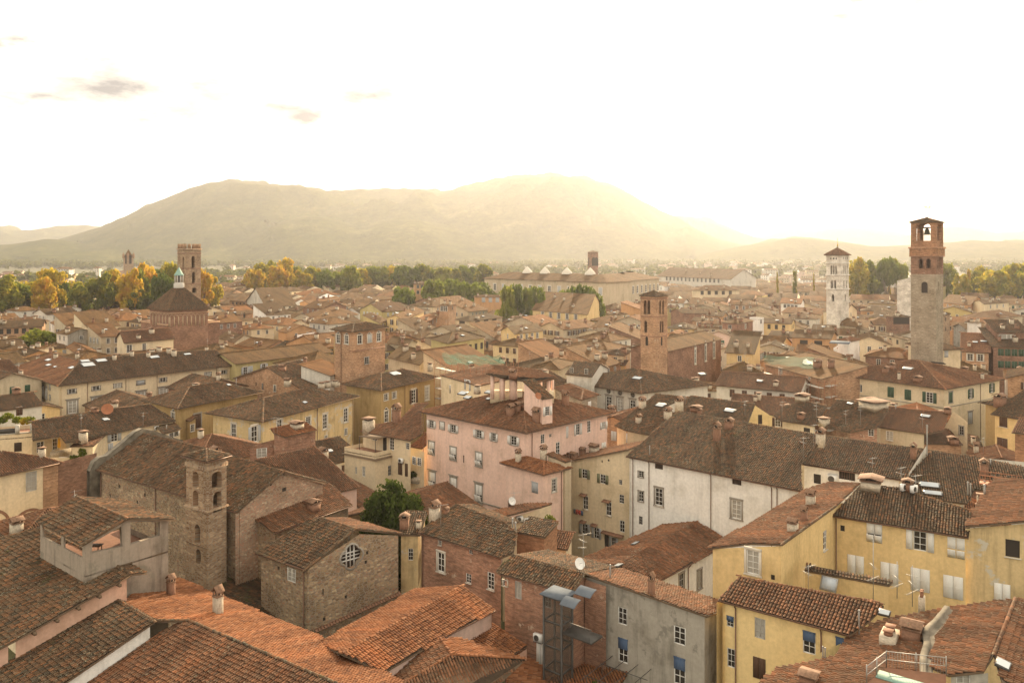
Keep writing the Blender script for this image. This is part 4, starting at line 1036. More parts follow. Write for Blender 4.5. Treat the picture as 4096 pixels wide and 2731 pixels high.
# steel lift shaft, balcony and canopies
def lift():
    W = None
    root_xy = at_d((465, 945), 64.5); e = np.array((.80, -.60, 0)); n = np.array((-.60, -.80, 0)); x0 = root_xy; loc = (x0[0], x0[1], 0)
    r = empty('lift_shaft', loc, 'dark steel lift shaft with glass sides and a pale roof against the brick house', 'lift shaft')
    f = MB(); g = MB(); wd, dp, H = 1.75, 1.6, float(x0[2]); c = [x0, x0 - e * wd, x0 - e * wd - n * dp, x0 - n * dp]
    for q in c: f.box((q[0], q[1], H / 2), (.14, .14, H), 0, e, n)
    for z in np.arange(2.6, H + .1, 2.0):
        for i in range(4):
            p, q = c[i], c[(i + 1) % 4]; m = (p + q) / 2; dd = (q - p) / np.linalg.norm(q - p); f.box((m[0], m[1], z), (np.linalg.norm(q - p), .1, .12), 0, dd, np.cross((0, 0, 1), dd))
    link('frame', f.mesh('frame', ['metaldark'], loc), r)
    for i in range(4):
        p, q = c[i], c[(i + 1) % 4]; dd = q - p; g.add([(p[0], p[1], .2), (q[0], q[1], .2), (q[0], q[1], H), (p[0], p[1], H)], [(0, 1, 2, 3)])
    link('glass_panel', g.mesh('glass_panel', ['shaftglass'], loc), r)
    t = MB(); cc = sum(c) / 4; t.box((cc[0], cc[1], H + .1), (wd + .5, dp + .5, .12), 0, e, n); link('roof', t.mesh('roof', ['awning'], loc), r)
    # balcony
    bl = at_d((470, 1190), 64.3); br = at_d((690, 1150), 62.5); br[2] = bl[2]
    loc2 = tuple(bl); r2 = empty('balcony', loc2, 'dark steel balcony with railings between the lift shaft and the brick wall', 'balcony')
    s = MB(); d = (br - bl); L = np.linalg.norm(d); d /= L; inn = np.array((-d[1], d[0], 0)); cc = bl + d * L / 2 + inn * .8; s.box(cc, (L, 1.6, .15), 0, d, inn); link('deck', s.mesh('deck', ['metaldark'], loc2), r2)
    rl = MB(); rl.box(bl + d * L / 2 + (0, 0, 1.05), (L, .05, .05), 0, d, inn)
    for i in range(int(L / .13)): p = bl + d * (.06 + i * .13); rl.box(p + (0, 0, .52), (.02, .02, 1.0), 0, d, inn)
    link('railing', rl.mesh('railing', ['metaldark'], loc2), r2)
    for nm_, lab, p, w_ in (('canopy', 'curved pale blue canopy over the upper doorway beside the lift shaft', (645, 893), 1.5), ('canopy', 'curved pale blue canopy fixed just right of the lift shaft top', (530, 972), 1.4)):
        q = at_d(p, 63.6 if w_ == 1.5 else 63.2); m = MB(); k = 6; V = []
        for i in range(k + 1):
            t_ = i / k; V += [q - e * w_ / 2 + n * (1.0 * t_ - .5) + np.array((0, 0, .35 * (1 - t_ * t_))), q + e * w_ / 2 + n * (1.0 * t_ - .5) + np.array((0, 0, .35 * (1 - t_ * t_)))]
        m.add(V, [(2 * i, 2 * i + 1, 2 * i + 3, 2 * i + 2) for i in range(k)]); V2 = [v - np.array((0, 0, .04)) for v in V]; m.add(V2, [(2 * i, 2 * i + 1, 2 * i + 3, 2 * i + 2) for i in range(k)])
        o = link(nm_, m.mesh(nm_, ['awning'], tuple(q)), None, tuple(q)); tag(o, lab, 'canopy')
lift()
def pergola():
    c = at_z((930, 1480), 10.5); r = MB(); e = np.array((.62, .78, 0)); f = np.array((.80, -.60, 0))
    for i in range(4): p = c - f * 2 + f * i * 1.2; r.tube(p - e * 3.2, p + e * 3.2, .03)
    for j in (-2.4, 0, 2.4): p = c + e * j; r.tube(p - f * 2.2, p + f * 2.2, .03); r.tube(p - f * 2, p - f * 2 - (0, 0, 3.5), .03); r.tube(p + f * 1.6, p + f * 1.6 - (0, 0, 3.5), .03)
    o = link('pergola', r.mesh('pergola', ['metaldark'], tuple(c)), None, tuple(c)); tag(o, 'bare metal pergola frame standing in front of the grey rendered house', 'pergola')
pergola()

# ================================================================== FOREGROUND, right
use('B4')
b = Bld('house', 'yellow house with blue roller blinds and a patched red and grey tiled roof, bottom right', 'house', 'gold', 'mix')
k = b.plane([('B3', 1650, 940), (750, 1207)], 17.6, 1, 17, [('B3', 1645, 940), (752, 1208), (900, 1100), (1010, 985), (960, 962), (500, 880), (0, 787), ('B3', 1800, 765)], caps=(3, 4, 5, 6), gut=0)
w = b.wall(k, 0, 1, .4); b.win(w, [(75, 1155, .72, 1.35, 'gv'), (447, 1262, .80, 1.45, 'b'), (700, 1310, .85, 1.4, 'bd'), (70, 1455, .85, 1.4, '8'), ('B3', 1745, 1378, .55, 1.3, '')][:4])
use('B3'); b.win(w, [(1738, 1102, .5, .75, 'b'), (1745, 1378, .55, 1.3, '')]); b.pipe(w, [(1782, 1200)])
b.wall(k, 7, 0, .3); b.wall3([b.planes[k]['P'][0] + (0, .4, -.4), b.planes[k]['P'][7] + (.3, .4, -.4)])
use('B4'); b.pipe(w, [(540, 1300)]); antenna(b, (440, 870), 2.2); b.chimney([(823, 1150, .28, 1.4, 't')]); b.skylight([(1015, 1050, .8, .6)])
b = Bld('garden_wall', 'narrow tile-topped yellow wall in the courtyard beneath the white shutters', 'wall', 'yellow', 'old')
k = b.plane([(430, 690), (1080, 800)], 17.3, 1, 14, [(410, 715), (1050, 830), (1080, 800), (425, 672)], caps=()); b.wall(k, 0, 1, .1, base=12); b.skylight([(600, 770, .1, .1)][:0])
def roof_hatch():
    c = at_z((595, 820), 16.6); e = np.array((.80, -.60, 0)); n = np.array((-.45, -.6, .65)); n /= np.linalg.norm(n); t_ = np.cross(n, e)
    m = MB(); m.box(c, (1.35, 1.2, .12), 0, e, t_, n); m.box(c + n * .07, (1.1, .95, .03), 1, e, t_, n); o = link('roof_hatch', m.mesh('roof_hatch', ['metal', 'skyglass'], tuple(c)), None, tuple(c)); tag(o, 'tilted glazed roof hatch in front of the tile-topped courtyard wall', 'roof hatch')
roof_hatch()

b = Bld('house', 'yellow L-shaped house with white louvred shutters and a weathered tiled roof', 'house', 'yellow', 'old')
k = b.plane([(620, 305), (1650, 470)], 19, 1, 18, [(620, 305), (1650, 472), (1672, 272), (1120, 100), (830, 72)], caps=(2, 3), gut=0)
w = b.wall(k, 0, 1, .4); b.win(w, [(938, 435, 1.2, 1.6, 't'), (1283, 495, 1.0, 1.6, '1'), (1555, 548, 1.25, 1.65, 't'), (698, 400, .35, .5, 'd'), (797, 680, 1.3, 1.7, '6'), (1052, 745, 1.35, 1.85, '6'), (1284, 790, 1.4, 1.85, '6'), (1533, 845, 1.4, 1.8, '6')])
b.pipe(w, [(652, 500)])
k2 = b.plane([(245, 522), (650, 232)], 20, -1, 15, [(650, 232), (245, 522), (0, 515), (-318, 551), (-190, 470), (0, 366), (450, 98), (600, 55), (830, 60)], caps=(0,), mat='mix')
P = b.planes[k2]['P']; pi = P[0] - P[1]; pi[2] = 0; pi /= np.linalg.norm(pi); dn = P[3] - P[1]; dn /= np.linalg.norm(dn)
ws = b.wall3([P[1] + dn * .3 - (0, 0, .25) + pi * .3, P[0] + dn * .3 + pi * 2.5 - (0, 0, .25)], toward=np.array((60., 60, 15))); b.win(ws, [(565, 490, .8, 1.6, 's')])
wf = b.wall3([P[3] + pi * .35 - dn * .3 - (0, 0, .15), P[1] + pi * .35 + dn * .3 - (0, 0, .22)]); b.win(wf, [(22, 655, 1.0, 1.85, 'WTv'), (172, 770, .3, .4, 'd')])
b.chimney([(458, 225, .75, 1.3, 'p'), (408, 350, .5, 1.2, 'b'), (322, 425, .75, 1.0, 'p'), (915, 95, 1.8, 1.0, 'p'), (1190, 110, .9, .9, 'b')])
ac_unit(b, 0, (1160, 125), rooftop=True); ac_unit(b, 0, (1237, 140), rooftop=True); antenna(b, (1250, 130), 2.0); antenna(b, (930, 790) if False else (1140, 100), 2.4)
b = Bld('house', 'yellow stained house with a dark open window, at the right edge behind the ridge', 'house', 'yellowworn', 'mix')
k = b.plane([(1625, 385), (1700, 190)], 19.8, -1, 15, [(1622, 387), (2120, 345), (2420, 60), (1850, 20), (1680, 265)], caps=())
P = b.planes[k]['P']; q0 = b.planes[k]['P'][0]; q1 = P[1]; e_ = q1 - q0; e_[2] = 0; e_ /= np.linalg.norm(e_)
w = b.wall3([q0 + (.2, .3, -.3), q1 + (.3, .3, -.3) + (q1 - q0) * .6]); b.win(w, [(1982, 553, .95, 1.35, 'ds'), (1903, 895, 1.1, 1.6, '6')]); b.chimney([(1770, 150, .45, 1.2, 't')])
b = Bld('house', 'house under a broad brown roof right of the bright gutter, bottom right corner', 'house', 'concrete', 'mix')
k = b.plane([(2003, 932), (1840, 1355)], 19.5, -1, 14, [(2003, 932), (1840, 1355), (1762, 1478), (1500, 1506), (1362, 1442), (1400, 1120), (1490, 1000)], caps=(0,))
b.strip([(2003, 932), (1840, 1355)], 19.5, 1, 14, 8, ()) if False else b.plane([(2003, 932), (1840, 1355)], 19.5, 1, 14, [(2003, 932), (1840, 1355), (1900, 1560), (2400, 1700), (2700, 1100), (2250, 960)], caps=())
b.walls.append(dict(b.walls[-1])) if False else None
P = b.planes[k]['P']; w = b.wall3([P[3] + (.3, .3, -.3), P[2] + (.4, .2, -.2)]); b.win(w, [(1610, 1552, .7, .7, 'v')])
b.skylight([(1905, 1440, 1.1, .8)])
b = Bld('house', 'brown-tiled house with twin chimneys left of the bright lead gutter, bottom right', 'house', 'gold', 'mix')
k = b.plane([(1470, 1000), (1300, 1500)], 18.4, -1, 13, [(1480, 1000), (1310, 1190), (1300, 1500), (1290, 1700), (0, 1700), (80, 1568), (205, 1455), (515, 1395), (640, 1370), (755, 1212), (1000, 1092)], caps=(), mat='mix')
P = b.planes[k]['P']; b.wall3([P[6] + (.3, .2, -.3), P[9] + (.3, .3, -.3)])
b.chimney([(1052, 1255, 1.3, .9, 'o'), (1222, 1240, 1.15, 1.1, 'b'), (1296, 1000, .5, 1.2, 'o'), (445, 1560, 1.0, .6, 'b'), (550, 1390, .22, 1.0, 't'), (567, 1390, .22, .9, 't')]); 
def leadgutter():
    P = [at_z(p, 18.85) for p in ((1490, 990), (1420, 1080), (1322, 1175), (1338, 1260), (1305, 1370), (1312, 1560))]; m = MB(); loc = tuple(P[0]); Q = []
    for a, c in zip(P, P[1:]): Q += [a + (c - a) * t for t in (0, .25, .5, .75)]
    Q.append(P[-1]); V = []; n = len(Q)
    for i in range(n):
        d = Q[min(n - 1, i + 1)] - Q[max(0, i - 1)]; d /= np.linalg.norm(d); s_ = np.cross((0, 0, 1.), d); w_ = random.uniform(-.02, .02)
        V += [Q[i] - s_ * .2 + (0, 0, -.25), Q[i] - s_ * (.2 + w_) + (0, 0, .05), Q[i] + s_ * .16 + (0, 0, .08 + w_), Q[i] + s_ * .18 - (0, 0, .1), Q[i] + s_ * .55 - (0, 0, .16)]
    m.add(V, [(i * 5 + j, i * 5 + j + 1, i * 5 + 5 + j + 1, i * 5 + 5 + j) for i in range(n - 1) for j in range(4)])
    o = link('lead_gutter', m.mesh('lead_gutter', ['oldplaster'], loc), None, loc); tag(o, 'pale coping and gutter running between the two brown roofs, bottom right', 'gutter')
leadgutter()
def terrace():
    z = 19.3; P = [at_z(p, z) for p in ((880, 1568), (1030, 1450), (1480, 1500), (1480, 1900), (700, 1900))]; m = MB(); loc = tuple(P[1])
    r = empty('roof_terrace', loc, 'roof terrace with wire railings and a red tiled floor, at the bottom edge', 'terrace'); V = P + [p - (0, 0, .3) for p in P]; n = len(P)
    m.add(V, [tuple(range(n))] + [(i, (i + 1) % n, n + (i + 1) % n, n + i) for i in range(n)]); link('deck', m.mesh('deck', ['terracotta'], loc), r)
    rl = MB()
    for a, c in ((P[0], P[1]), (P[1], P[2])):
        d = c - a; L = np.linalg.norm(d)
        for h in (.5, 1.0): rl.tube(a + (0, 0, h), c + (0, 0, h), .022)
        for i in range(int(L / .16) + 1): q = a + d * min(1, i * .16 / L); rl.tube(q, q + (0, 0, 1.0), .009, n=4)
        for t in (0, .5, 1): rl.tube(a + d * t, a + d * t + (0, 0, 1.1), .03)
    link('railing', rl.mesh('railing', ['metal'], loc), r)
    c = at_z((1180, 1560), z + .04); m = MB(); m.box(c, (3.2, 1.0, .05), 0, (.8, -.6, 0), (.6, .8, 0)); link('rug', m.mesh('rug', ['verdigris'], loc), r)
terrace()
def mast(p0, z, h, lab, arms=3):
    q = at_z(p0, z); m = MB(); m.tube(q, q + (0, 0, h), .03)
    for k in range(arms):
        zz = q[2] + h * (.35 + .2 * k); a = .6 + k * .9; dx, dy = math.cos(a), math.sin(a); L = 1.7 - .4 * k; c = np.array((q[0], q[1], zz)); m.tube(c - np.array((dx, dy, 0)) * L * .5, c + np.array((dx, dy, 0)) * L * .5, .014)
        for i in range(9): u = -.5 + i / 8; t_ = c + np.array((dx, dy, 0)) * L * u; m.tube(t_ + np.array((-dy, dx, 0)) * .16, t_ - np.array((-dy, dx, 0)) * .16, .008, n=4)
    o = link('antenna_mast', m.mesh('antenna_mast', ['metal'], tuple(q)), None, tuple(q)); tag(o, lab, 'antenna')
mast((930, 940), 16.6, 5.0, 'tall thin aerial mast rising in front of the closed white shutters', 2)
mast((1225, 990), 17.2, 3.2, 'shorter aerial mast with crossed arms, right of the tall thin mast', 3)
mast((1110, 930), 16.8, 3.0, 'slim aerial mast standing between the tall and the short one', 2)
# ================================================================== MIDDLE DISTANCE, left
def PAL(label, wins0, wins1, ch, sk, ov=.9, cat='palace', name='palace', ant=()):
    b = Bld(name, label, cat, 'cream', 'old'); k = b.plane([(530, 330), (2150, 140)], 16.5, 1, 19, [(530, 330), (2152, 140), (1992, 2), (1430, 22), (840, 85), (735, 105)], caps=(2, 3, 4, 5), gut=0)
    k1 = b.plane([(530, 330), (75, 178)], 16.5, 1, 17, [(530, 330), (75, 178), (480, 36), (735, 100)], caps=(1, 2), mat='mix', gut=0)
    b.w0 = b.wall(k1, 0, 1, ov); w1 = b.wall(k, 0, 1, ov); b.win(b.w0, wins0); b.win(w1, wins1); b.chimney(ch); b.skylight(sk)
    for a in ant: antenna(b, a, 2.6)
    return b
def H(label, C, A, B, z, roof='hip', pitch=18, wall='cream', rm='old', wins0=(), wins1=(), ch=(), sk=(), ov=.5, cat='house', name='house', lod=None, mats=None, ant=()):
    b = Bld(name, label, cat, wall, rm, lod=lod); w = b.box(C, A, B, z, roof, pitch, ov, mats=mats)
    b.w0 = w; b.win(w, wins0); b.win(w + 1, wins1); b.chimney(ch); b.skylight(sk)
    for a in ant: antenna(b, a, 2.6)
    return b
use('M1')
b = PAL('long yellow palace with grey window surrounds and glass skylights on its brown roof', 
  [(183, 242, .9, 1.2, 'S'), (237, 265, .9, 1.2, 'S'), (273, 280, .8, 1.2, 'S'), (340, 300, .9, 1.2, 'S'), (395, 385, 1.1, 2.4, 'aS'), (428, 400, 1.1, 2.4, 'aS'), (458, 340, .9, 1.2, 'S'), (240, 362, 1.1, 2.0, 'H'), (345, 395, 1.1, 1.6, 'H'), (460, 435, .8, 1.1, 'S'), (462, 522, .8, 1.2, 'S')],
  [(661, 378, 1.5, .95, 'S'), (883, 350, 1.5, .95, 'S'), (1081, 325, 1.5, .95, 'Sv'), (1293, 298, 1.6, .95, 'SR'), (1497, 273, 1.5, .95, 'S'), (1767, 239, 1.5, .95, 'S'), (1910, 221, 1.5, .95, 'Sv'), (2055, 203, 1.4, .9, 'S'),
   (666, 522, 1.8, 2.7, 'HvW'), (886, 492, 1.8, 2.7, 'HvW'), (1087, 465, 1.8, 2.7, 'HvW'), (1297, 437, 1.8, 2.7, 'HvW'), (1500, 400, 1.8, 2.7, 'HvW'), (1770, 365, 1.8, 2.4, 'HW'), (1912, 345, 1.8, 2.4, 'HW'), (2055, 325, 1.7, 2.4, 'HW')],
  [(512, 75, .8, 1.2, 'f'), (1050, 90, .7, 1.3, 'f'), (1212, 55, .7, 1.3, 'f'), (1362, 65, .7, 1.3, 'f'), (1553, 30, .9, 1.4, 'f'), (1597, 55, .9, 1.6, 'f')],
  [(445, 95, 2.6, 1.0), (447, 142, 2.3, .9), (507, 159, 1.4, .6), (660, 166, 2.4, 1.1), (808, 138, 2.8, 2.0), (780, 105, 2.0, 1.2), (930, 100, 2.4, 1.5), (1418, 68, 2.4, 1.4), (1720, 42, 1.8, .9)], ov=.9, cat='palace', name='palace', ant=[(725, 130)])
b.mats = {}
for q in (0, 1): b.pipe(b.w0 + q, [((310, 300), (505, 430))[q and 0 or 0]] if q == 0 else [(803, 400), (1155, 370), (1442, 330), (1990, 240)])
b = H('yellow palace wing with grey shutters, continuing the long palace towards the brick tower', (2160, 127), 13, (3065, 14), 17.2, 'gable_b', 17, 'olive', 'mix', [], [], [], [], ov=.6)
use('M2'); b.win(b.w0 + 1, [(-45, 190, 1.1, 1.9, '5T'), (5, 180, 1.1, 1.9, '9'), (125, 160, 1.1, 1.9, '5T'), (312, 132, 1.1, 1.9, '5'), (468, 112, 1.1, 1.9, '9'), (628, 92, 1.1, 1.9, '5')])
use('M1')
H('ochre house with a hipped roof below the long yellow palace', (1625, 542), (1300, 462), (2420, 385), 15.8, 'hip', 19, 'ochre', 'old', [(1590, 625, 1.2, 2.2, 'aT')], [(1815, 650, 1.5, 2.7, 'S8'), (1985, 660, .9, 1.2, 'd')], [(2170, 320, .3, 1.5, 't')], [(2100, 325, .8, .8)], ov=.9)
H('tiny ochre annex with its own roof against the ochre hipped house', (1745, 655), (1690, 640), (1810, 640), 13.2, 'shed_a', 18, 'ochre', 'mix', [], [(1768, 715, .8, 1.3, 'T')], ov=.2)
b = Bld('house', 'long low house with a wavy brown roof, red dish and skylight, below the yellow palace', 'house', 'cream', 'old')
k = b.plane([(790, 815), (1615, 648)], 14, 1, 17, [(800, 812), (1618, 648), (1385, 495), (1000, 545), (290, 658), (298, 832), (555, 790), (600, 850), (740, 845)], caps=(2, 3), gut=0)
w = b.wall(k, 0, 1, .5); b.win(w, [(1050, 798, 1.2, 1.5, '5'), (835, 885, 1.4, 2.6, '5T'), (1015, 895, .9, 1.5, '9')])
wq = b.wall3([at_z((296, 840), 13.8), at_z((610, 775), 13.8)]); b.win(wq, [(372, 890, 1.3, 1.8, 'W'), (507, 862, .8, 1.9, 'T')])
b.skylight([(970, 642, 1.1, 1.0)]); dish(b, (985, 590), 1.0, 'rust'); b.chimney([(765, 830, 1.0, 1.6, 'f'), (870, 570, .9, .7, 'b')]); antenna(b, (745, 740), 3); antenna(b, (1315, 690), 2.5)
ac_unit(b, w, (1430, 712))
H('small tiled-roof annex with a window band behind the long wavy roof', (1500, 770), (1420, 740), (1668, 722), 12.8, 'shed_b', 14, 'cream', 'old', [], [(1600, 775, 2.6, .9, 'W')], [(1530, 725, .35, .8, 't')], ov=.2)
H('cream house with a dark roof and shuttered window at the left edge below the palace', (405, 507), (-120, 575), 6, 15, 'shed_a', 17, 'offwhite', 'old', [(178, 560, 1.1, 1.6, '8')], [], [(150, 400, 1.2, 1.0, 'b')], ov=.3)
b = Bld('house', 'cream flat-roofed house with a planted roof terrace at the left edge', 'house', 'cream', 'flatroof')
w = b.box((296, 760), (-220, 800), 7, 14.6, 'flat', 0, .0); b.win(w, [(165, 890, 1.1, 1.5, 'n')])
def par(b_, root, lv):
    W = b_.walls[w]; m = MB(); e, n, p0 = W['e'], W['n'], W['top'][0]; L = (W['top'][-1] - p0) @ e; m.box(p0 + e * L / 2 - n * .1 + (0, 0, .1), (L, .3, .2), 0, e, n)
    for t in (0, .27, 1): m.box(p0 + e * L * t - n * .1 + (0, 0, .7), (.6, .6, 1.4), 0, e, n)
    link('parapet', m.mesh('parapet', ['concrete'], lv), root); r = MB(); r.box(p0 + e * L * .63 + (0, 0, .6), (L * .7, .03, .8), 0, e, n); link('railing', r.mesh('railing', ['metaldark'], lv), root)
b.ext.append(par)
b = Bld('house', 'cream house with a small balcony, yellow folded parasol and climbing ivy', 'house', 'cream', 'mix')
w = b.box((640, 885), 6, (860, 880), 13.2, 'shed_b', 8, .25); b.chimney([(645, 850, .35, 1.2, 't')])
wq = b.wall3([at_z((470, 985), 11.3), at_z((640, 985), 11.3)]); b.win(wq, [(577, 1050, 1.3, 2.4, 'W')])
def ivy_plant(name, pts, lab, cat, n=900, size=.22, mat='leaf_green', depth=.35):
    """pts: list of 3D centres with radius"""
    V = []; c0 = pts[0][0]
    for c, r in pts:
        k = int(n / len(pts)); d = rng.normal(0, 1, (k, 3)); d /= np.linalg.norm(d, axis=1)[:, None]; p = np.array(c) + d * (np.array(r) * rng.random(k)[:, None] ** .4); V.append(p)
    P = np.concatenate(V); m = len(P); a = rng.normal(0, 1, (m, 3)); a /= np.linalg.norm(a, axis=1)[:, None]; b_ = np.cross(a, rng.normal(0, 1, (m, 3))); b_ /= np.linalg.norm(b_, axis=1)[:, None]; s = size * (.6 + .8 * rng.random(m))[:, None]
    Q = np.stack([P - a * s - b_ * s * .6, P + a * s - b_ * s * .6, P + a * s + b_ * s * .6, P - a * s + b_ * s * .6], 1).reshape(-1, 3) - np.array(c0)
    o = link(name, quad_mesh(name, Q, np.arange(len(Q)).reshape(-1, 4), [mat]), None, tuple(c0)); tag(o, lab, cat); return o
W = b.walls[w + 1]; cc = [at_plane(p, W['p0'], W['n']) + W['n'] * .15 for p in ((690, 1060), (680, 1000), (740, 1010), (680, 1110), (760, 940), (720, 1130), (770, 1110))]
ivy_plant('ivy', [(q, (.7, .25, .8)) for q in cc], 'climbing ivy on the cream wall beside the small balcony', 'ivy', 1100, .14)
bq = at_z((545, 970), 10.7)
def balcony_mid():
    e = np.array((.79, -.61, 0)); e = (at_z((610, 960), 10.7) - at_z((490, 985), 10.7)); e /= np.linalg.norm(e); n = np.array((e[1], -e[0], 0)); c = at_z((550, 972), 10.7); loc = tuple(c); r = empty('balcony', loc, 'small balcony with a low wall beneath the yellow folded parasol', 'balcony')
    m = MB(); m.box(c + n * -.6, (3.4, 1.8, .2), 0, e, n); m.box(c + n * .3 + (0, 0, .55), (3.4, .12, 1.0), 0, e, n); link('deck', m.mesh('deck', ['chimplaster'], loc), r)
    q = c - n * .3 + (0, 0, .1); u = MB(); u.tube(q, q + (0, 0, 2.9), .03, mat=1); u.lathe(q, [(.02, 2.9), (.14, 2.6), (.26, 1.5), (.16, 1.25)], 8, 0); o = link('parasol', u.mesh('parasol', ['amber', 'metal'], tuple(q)), None, tuple(q)); tag(o, 'folded yellow parasol standing on the small balcony', 'parasol')
balcony_mid()
gt = [at_plane(p, at_z((100, 700), 15.2), np.array((0, -1., 0))) for p in ((75, 605), (160, 640), (20, 640), (230, 650), (270, 640))]
for i, (g_, l_) in enumerate(zip(gt, ('bright green bush, second from left on the planted roof terrace', 'bright green plant in the middle of the planted roof terrace', 'low green hedge at the left end of the planted roof terrace', 'thin yellowing shrub right of the middle of the planted roof terrace', 'wispy yellow-leaved shrub at the right end of the planted roof terrace'))):
    ivy_plant('potted_plant', [(g_, (.9, .8, .6))], l_, 'plant', 260, .14, 'leaf_green' if i < 3 else 'leaf_autumn')
# overgrown low wall / hedge near the church facade
q = at_plane(('M1', 660, 1270), at_z(('M1', 660, 1215), 9.8), np.array((0, -1., 0)))
o = ivy_plant('hedge', [(q + np.array((dx, dx * .1, 0)), (1.2, .5, .9)) for dx in (-4, -2.4, -.8, .8, 2.4, 4)], 'dark ivy hedge along the terrace wall left of the church facade', 'hedge', 2600, .15, 'leaf_dark')
b = Bld('terrace_wall', 'low cream courtyard wall beneath the dark ivy hedge', 'wall', 'cream', 'flatroof')
b.wall3([at_z(('M1', 470, 1225), 10.2), at_z(('M1', 850, 1190), 10.2)])

FOOT.append([at_z(('M1', *p), 10.5)[:2] for p in ((330, 1250), (900, 1210), (860, 1080), (450, 1000))])
# ---- M2
use('M2')
H('brick gabled house with a brown roof, between the palace and the big ochre house', (500, 378), (-160, 262), (800, 292), 15, 'gable_b', 17, 'brickpink', 'old', [(115, 335, .7, 1.5, 'g'), (228, 352, .8, 1.4, 'gT'), (55, 310, .4, .8, 'd')], [], [(297, 190, 1.2, 1.2, 'b'), (345, 320, 1.1, 1.3, 'p')], [], ov=.4)
b = H('big ochre house with tall white windows and a hipped roof, left of the shaded alley', (115, 660), (-410, 580), (1012, 425), 15.5, 'hip', 17, 'yellowworn', 'old',
  [(-150, 740, 1.2, 2.6, 'T')], [(40, 770, 1.4, 2.8, '5T'), (270, 700, 1.3, 2.4, 'T'), (535, 650, 1.3, 1.6, 'TW'), (690, 655, 1.25, 2.9, 'TW'), (880, 597, 1.2, 2.8, 'TW'), (697, 815, .8, 1.3, 'T'), (880, 750, .8, 1.3, 'T'), (710, 950, 1.2, 1.9, '3T'), (822, 990, .6, 1.5, 'T')],
  [(657, 345, 1.0, 1.1, 'f'), (707, 335, 1.0, 1.1, 'f'), (782, 325, 1.0, 1.1, 'f'), (808, 325, .6, .8, 'f')], [(503, 486, 1.0, .8)], ov=.95)
b.pipe(b.w0 + 1, [(615, 700), (942, 560)])
H('low brick-chimneyed house with a red roof between two raised gables', (600, 150) if 0 else (740, 235), 8, (945, 180), 17.6, 'shed_b', 14, 'offwhite', 'red', [], [(820, 252, 1.6, 1.5, 'd'), (892, 240, 1.6, 1.4, 'd')], [(815, 105, 1.2, .9, 'b')], ov=.3)
b = H('ochre house with arched white windows and brown shutters, right of the shaded alley', (1205, 372), (840, 312), (1745, 250), 16.5, 'hip', 18, 'ochre', 'old', [], [(1250, 432, 1.2, 1.4, 'TW'), (1325, 415, 1.2, 1.4, 'TW'), (1253, 610, 1.2, 2.4, 'aTW'), (1315, 595, 1.1, 2.4, 'aTW'), (1503, 425, 1.4, 3.0, 'T3W'), (1627, 397, 1.4, 3.0, 'TWv')], [(1155, 150, 1.1, 1.2, 'b'), (1655, 180, .8, 1.6, 'f')], [(1330, 220, 2.6, 1.6)], ov=.8)
b.pipe(b.w0 + 1, [(1420, 480)])
use('F2')
b = H('square brick tower house with arched windows beneath its low pyramid roof', (940, 1097), (738, 1074), (1277, 1054), 27.5, 'hip', 17, 'brickpink', 'old', [(810, 1160, 1.3, 1.9, 'aT'), (887, 1168, 1.3, 1.9, 'aT')], [(1008, 1166, 1.3, 1.9, 'aTg'), (1098, 1157, 1.3, 1.7, 'aTR'), (1184, 1145, 1.3, 1.9, 'aT'), (1071, 1360, 1.2, 1.5, 'gS')], ov=.7, cat='tower', name='tower_house', lod=0)
b.ext.append(cornice([23.2], .1, .2, 'chimbrick', fpi=.75)); b.pipe(b.w0, [(840, 1250)])
use('M2')
b = Bld('house', 'cream house with a tower-like chimney and a sloping brown roof left of the pink house', 'house', 'cream', 'mix')
k = b.plane([(1015, 742), (1470, 832)], 16, 1, 18, [(1015, 742), (1290, 800), (1470, 832), (1578, 770), (1578, 545), (1640, 488), (1520, 500), (1385, 640), (1110, 690)], caps=(5, 6), gut=0)
w = b.wall(k, 0, 2, .35); b.win(w, [(1145, 800, 1.2, 1.0, 'W'), (1237, 860, .9, 2.2, 'd'), (1303, 860, 1.0, 2.0, 'W'), (1448, 882, .7, 1.0, ''), (1505, 1015, .8, 1.2, 'W'), (1553, 1025, .8, 1.2, 'W'), (1380, 1085, .9, 2.0, '8'), (1437, 1100, .6, 2.0, '8'), ])
wr_ = b.wall3([at_z((1440, 905), 14), at_z((1600, 935), 14)]); b.chimney([(1090, 735, 1.4, 2.0, 'f'), (1347, 660, 1.0, 2.4, 'b')]); dish(b, (1345, 660), .4); ac_unit(b, w, (1397, 1010))
H('small cream lean-to with a red roof against the pink house', (1465, 885), 4, (1580, 905), 13.6, 'shed_b', 18, 'cream', 'red', ov=.1)
b = Bld('house', 'cream house front with a roof terrace and dark pergola, beside the shaded alley', 'house', 'cream', 'flatroof')
w = b.box((1150, 942), (868, 888), (1338, 900), 14, 'flat', 0, .0); b.win(w, [(1045, 1115, .65, 1.6, 'v'), (1040, 1295, .7, 1.1, 'n'), (975, 1105, .4, 1.1, 'v')]); b.win(w + 1, [(1287, 1105, .8, 1.6, 'g')])
b.ext.append(cornice([12.9], .25, .25, 'timber', fpi=0))
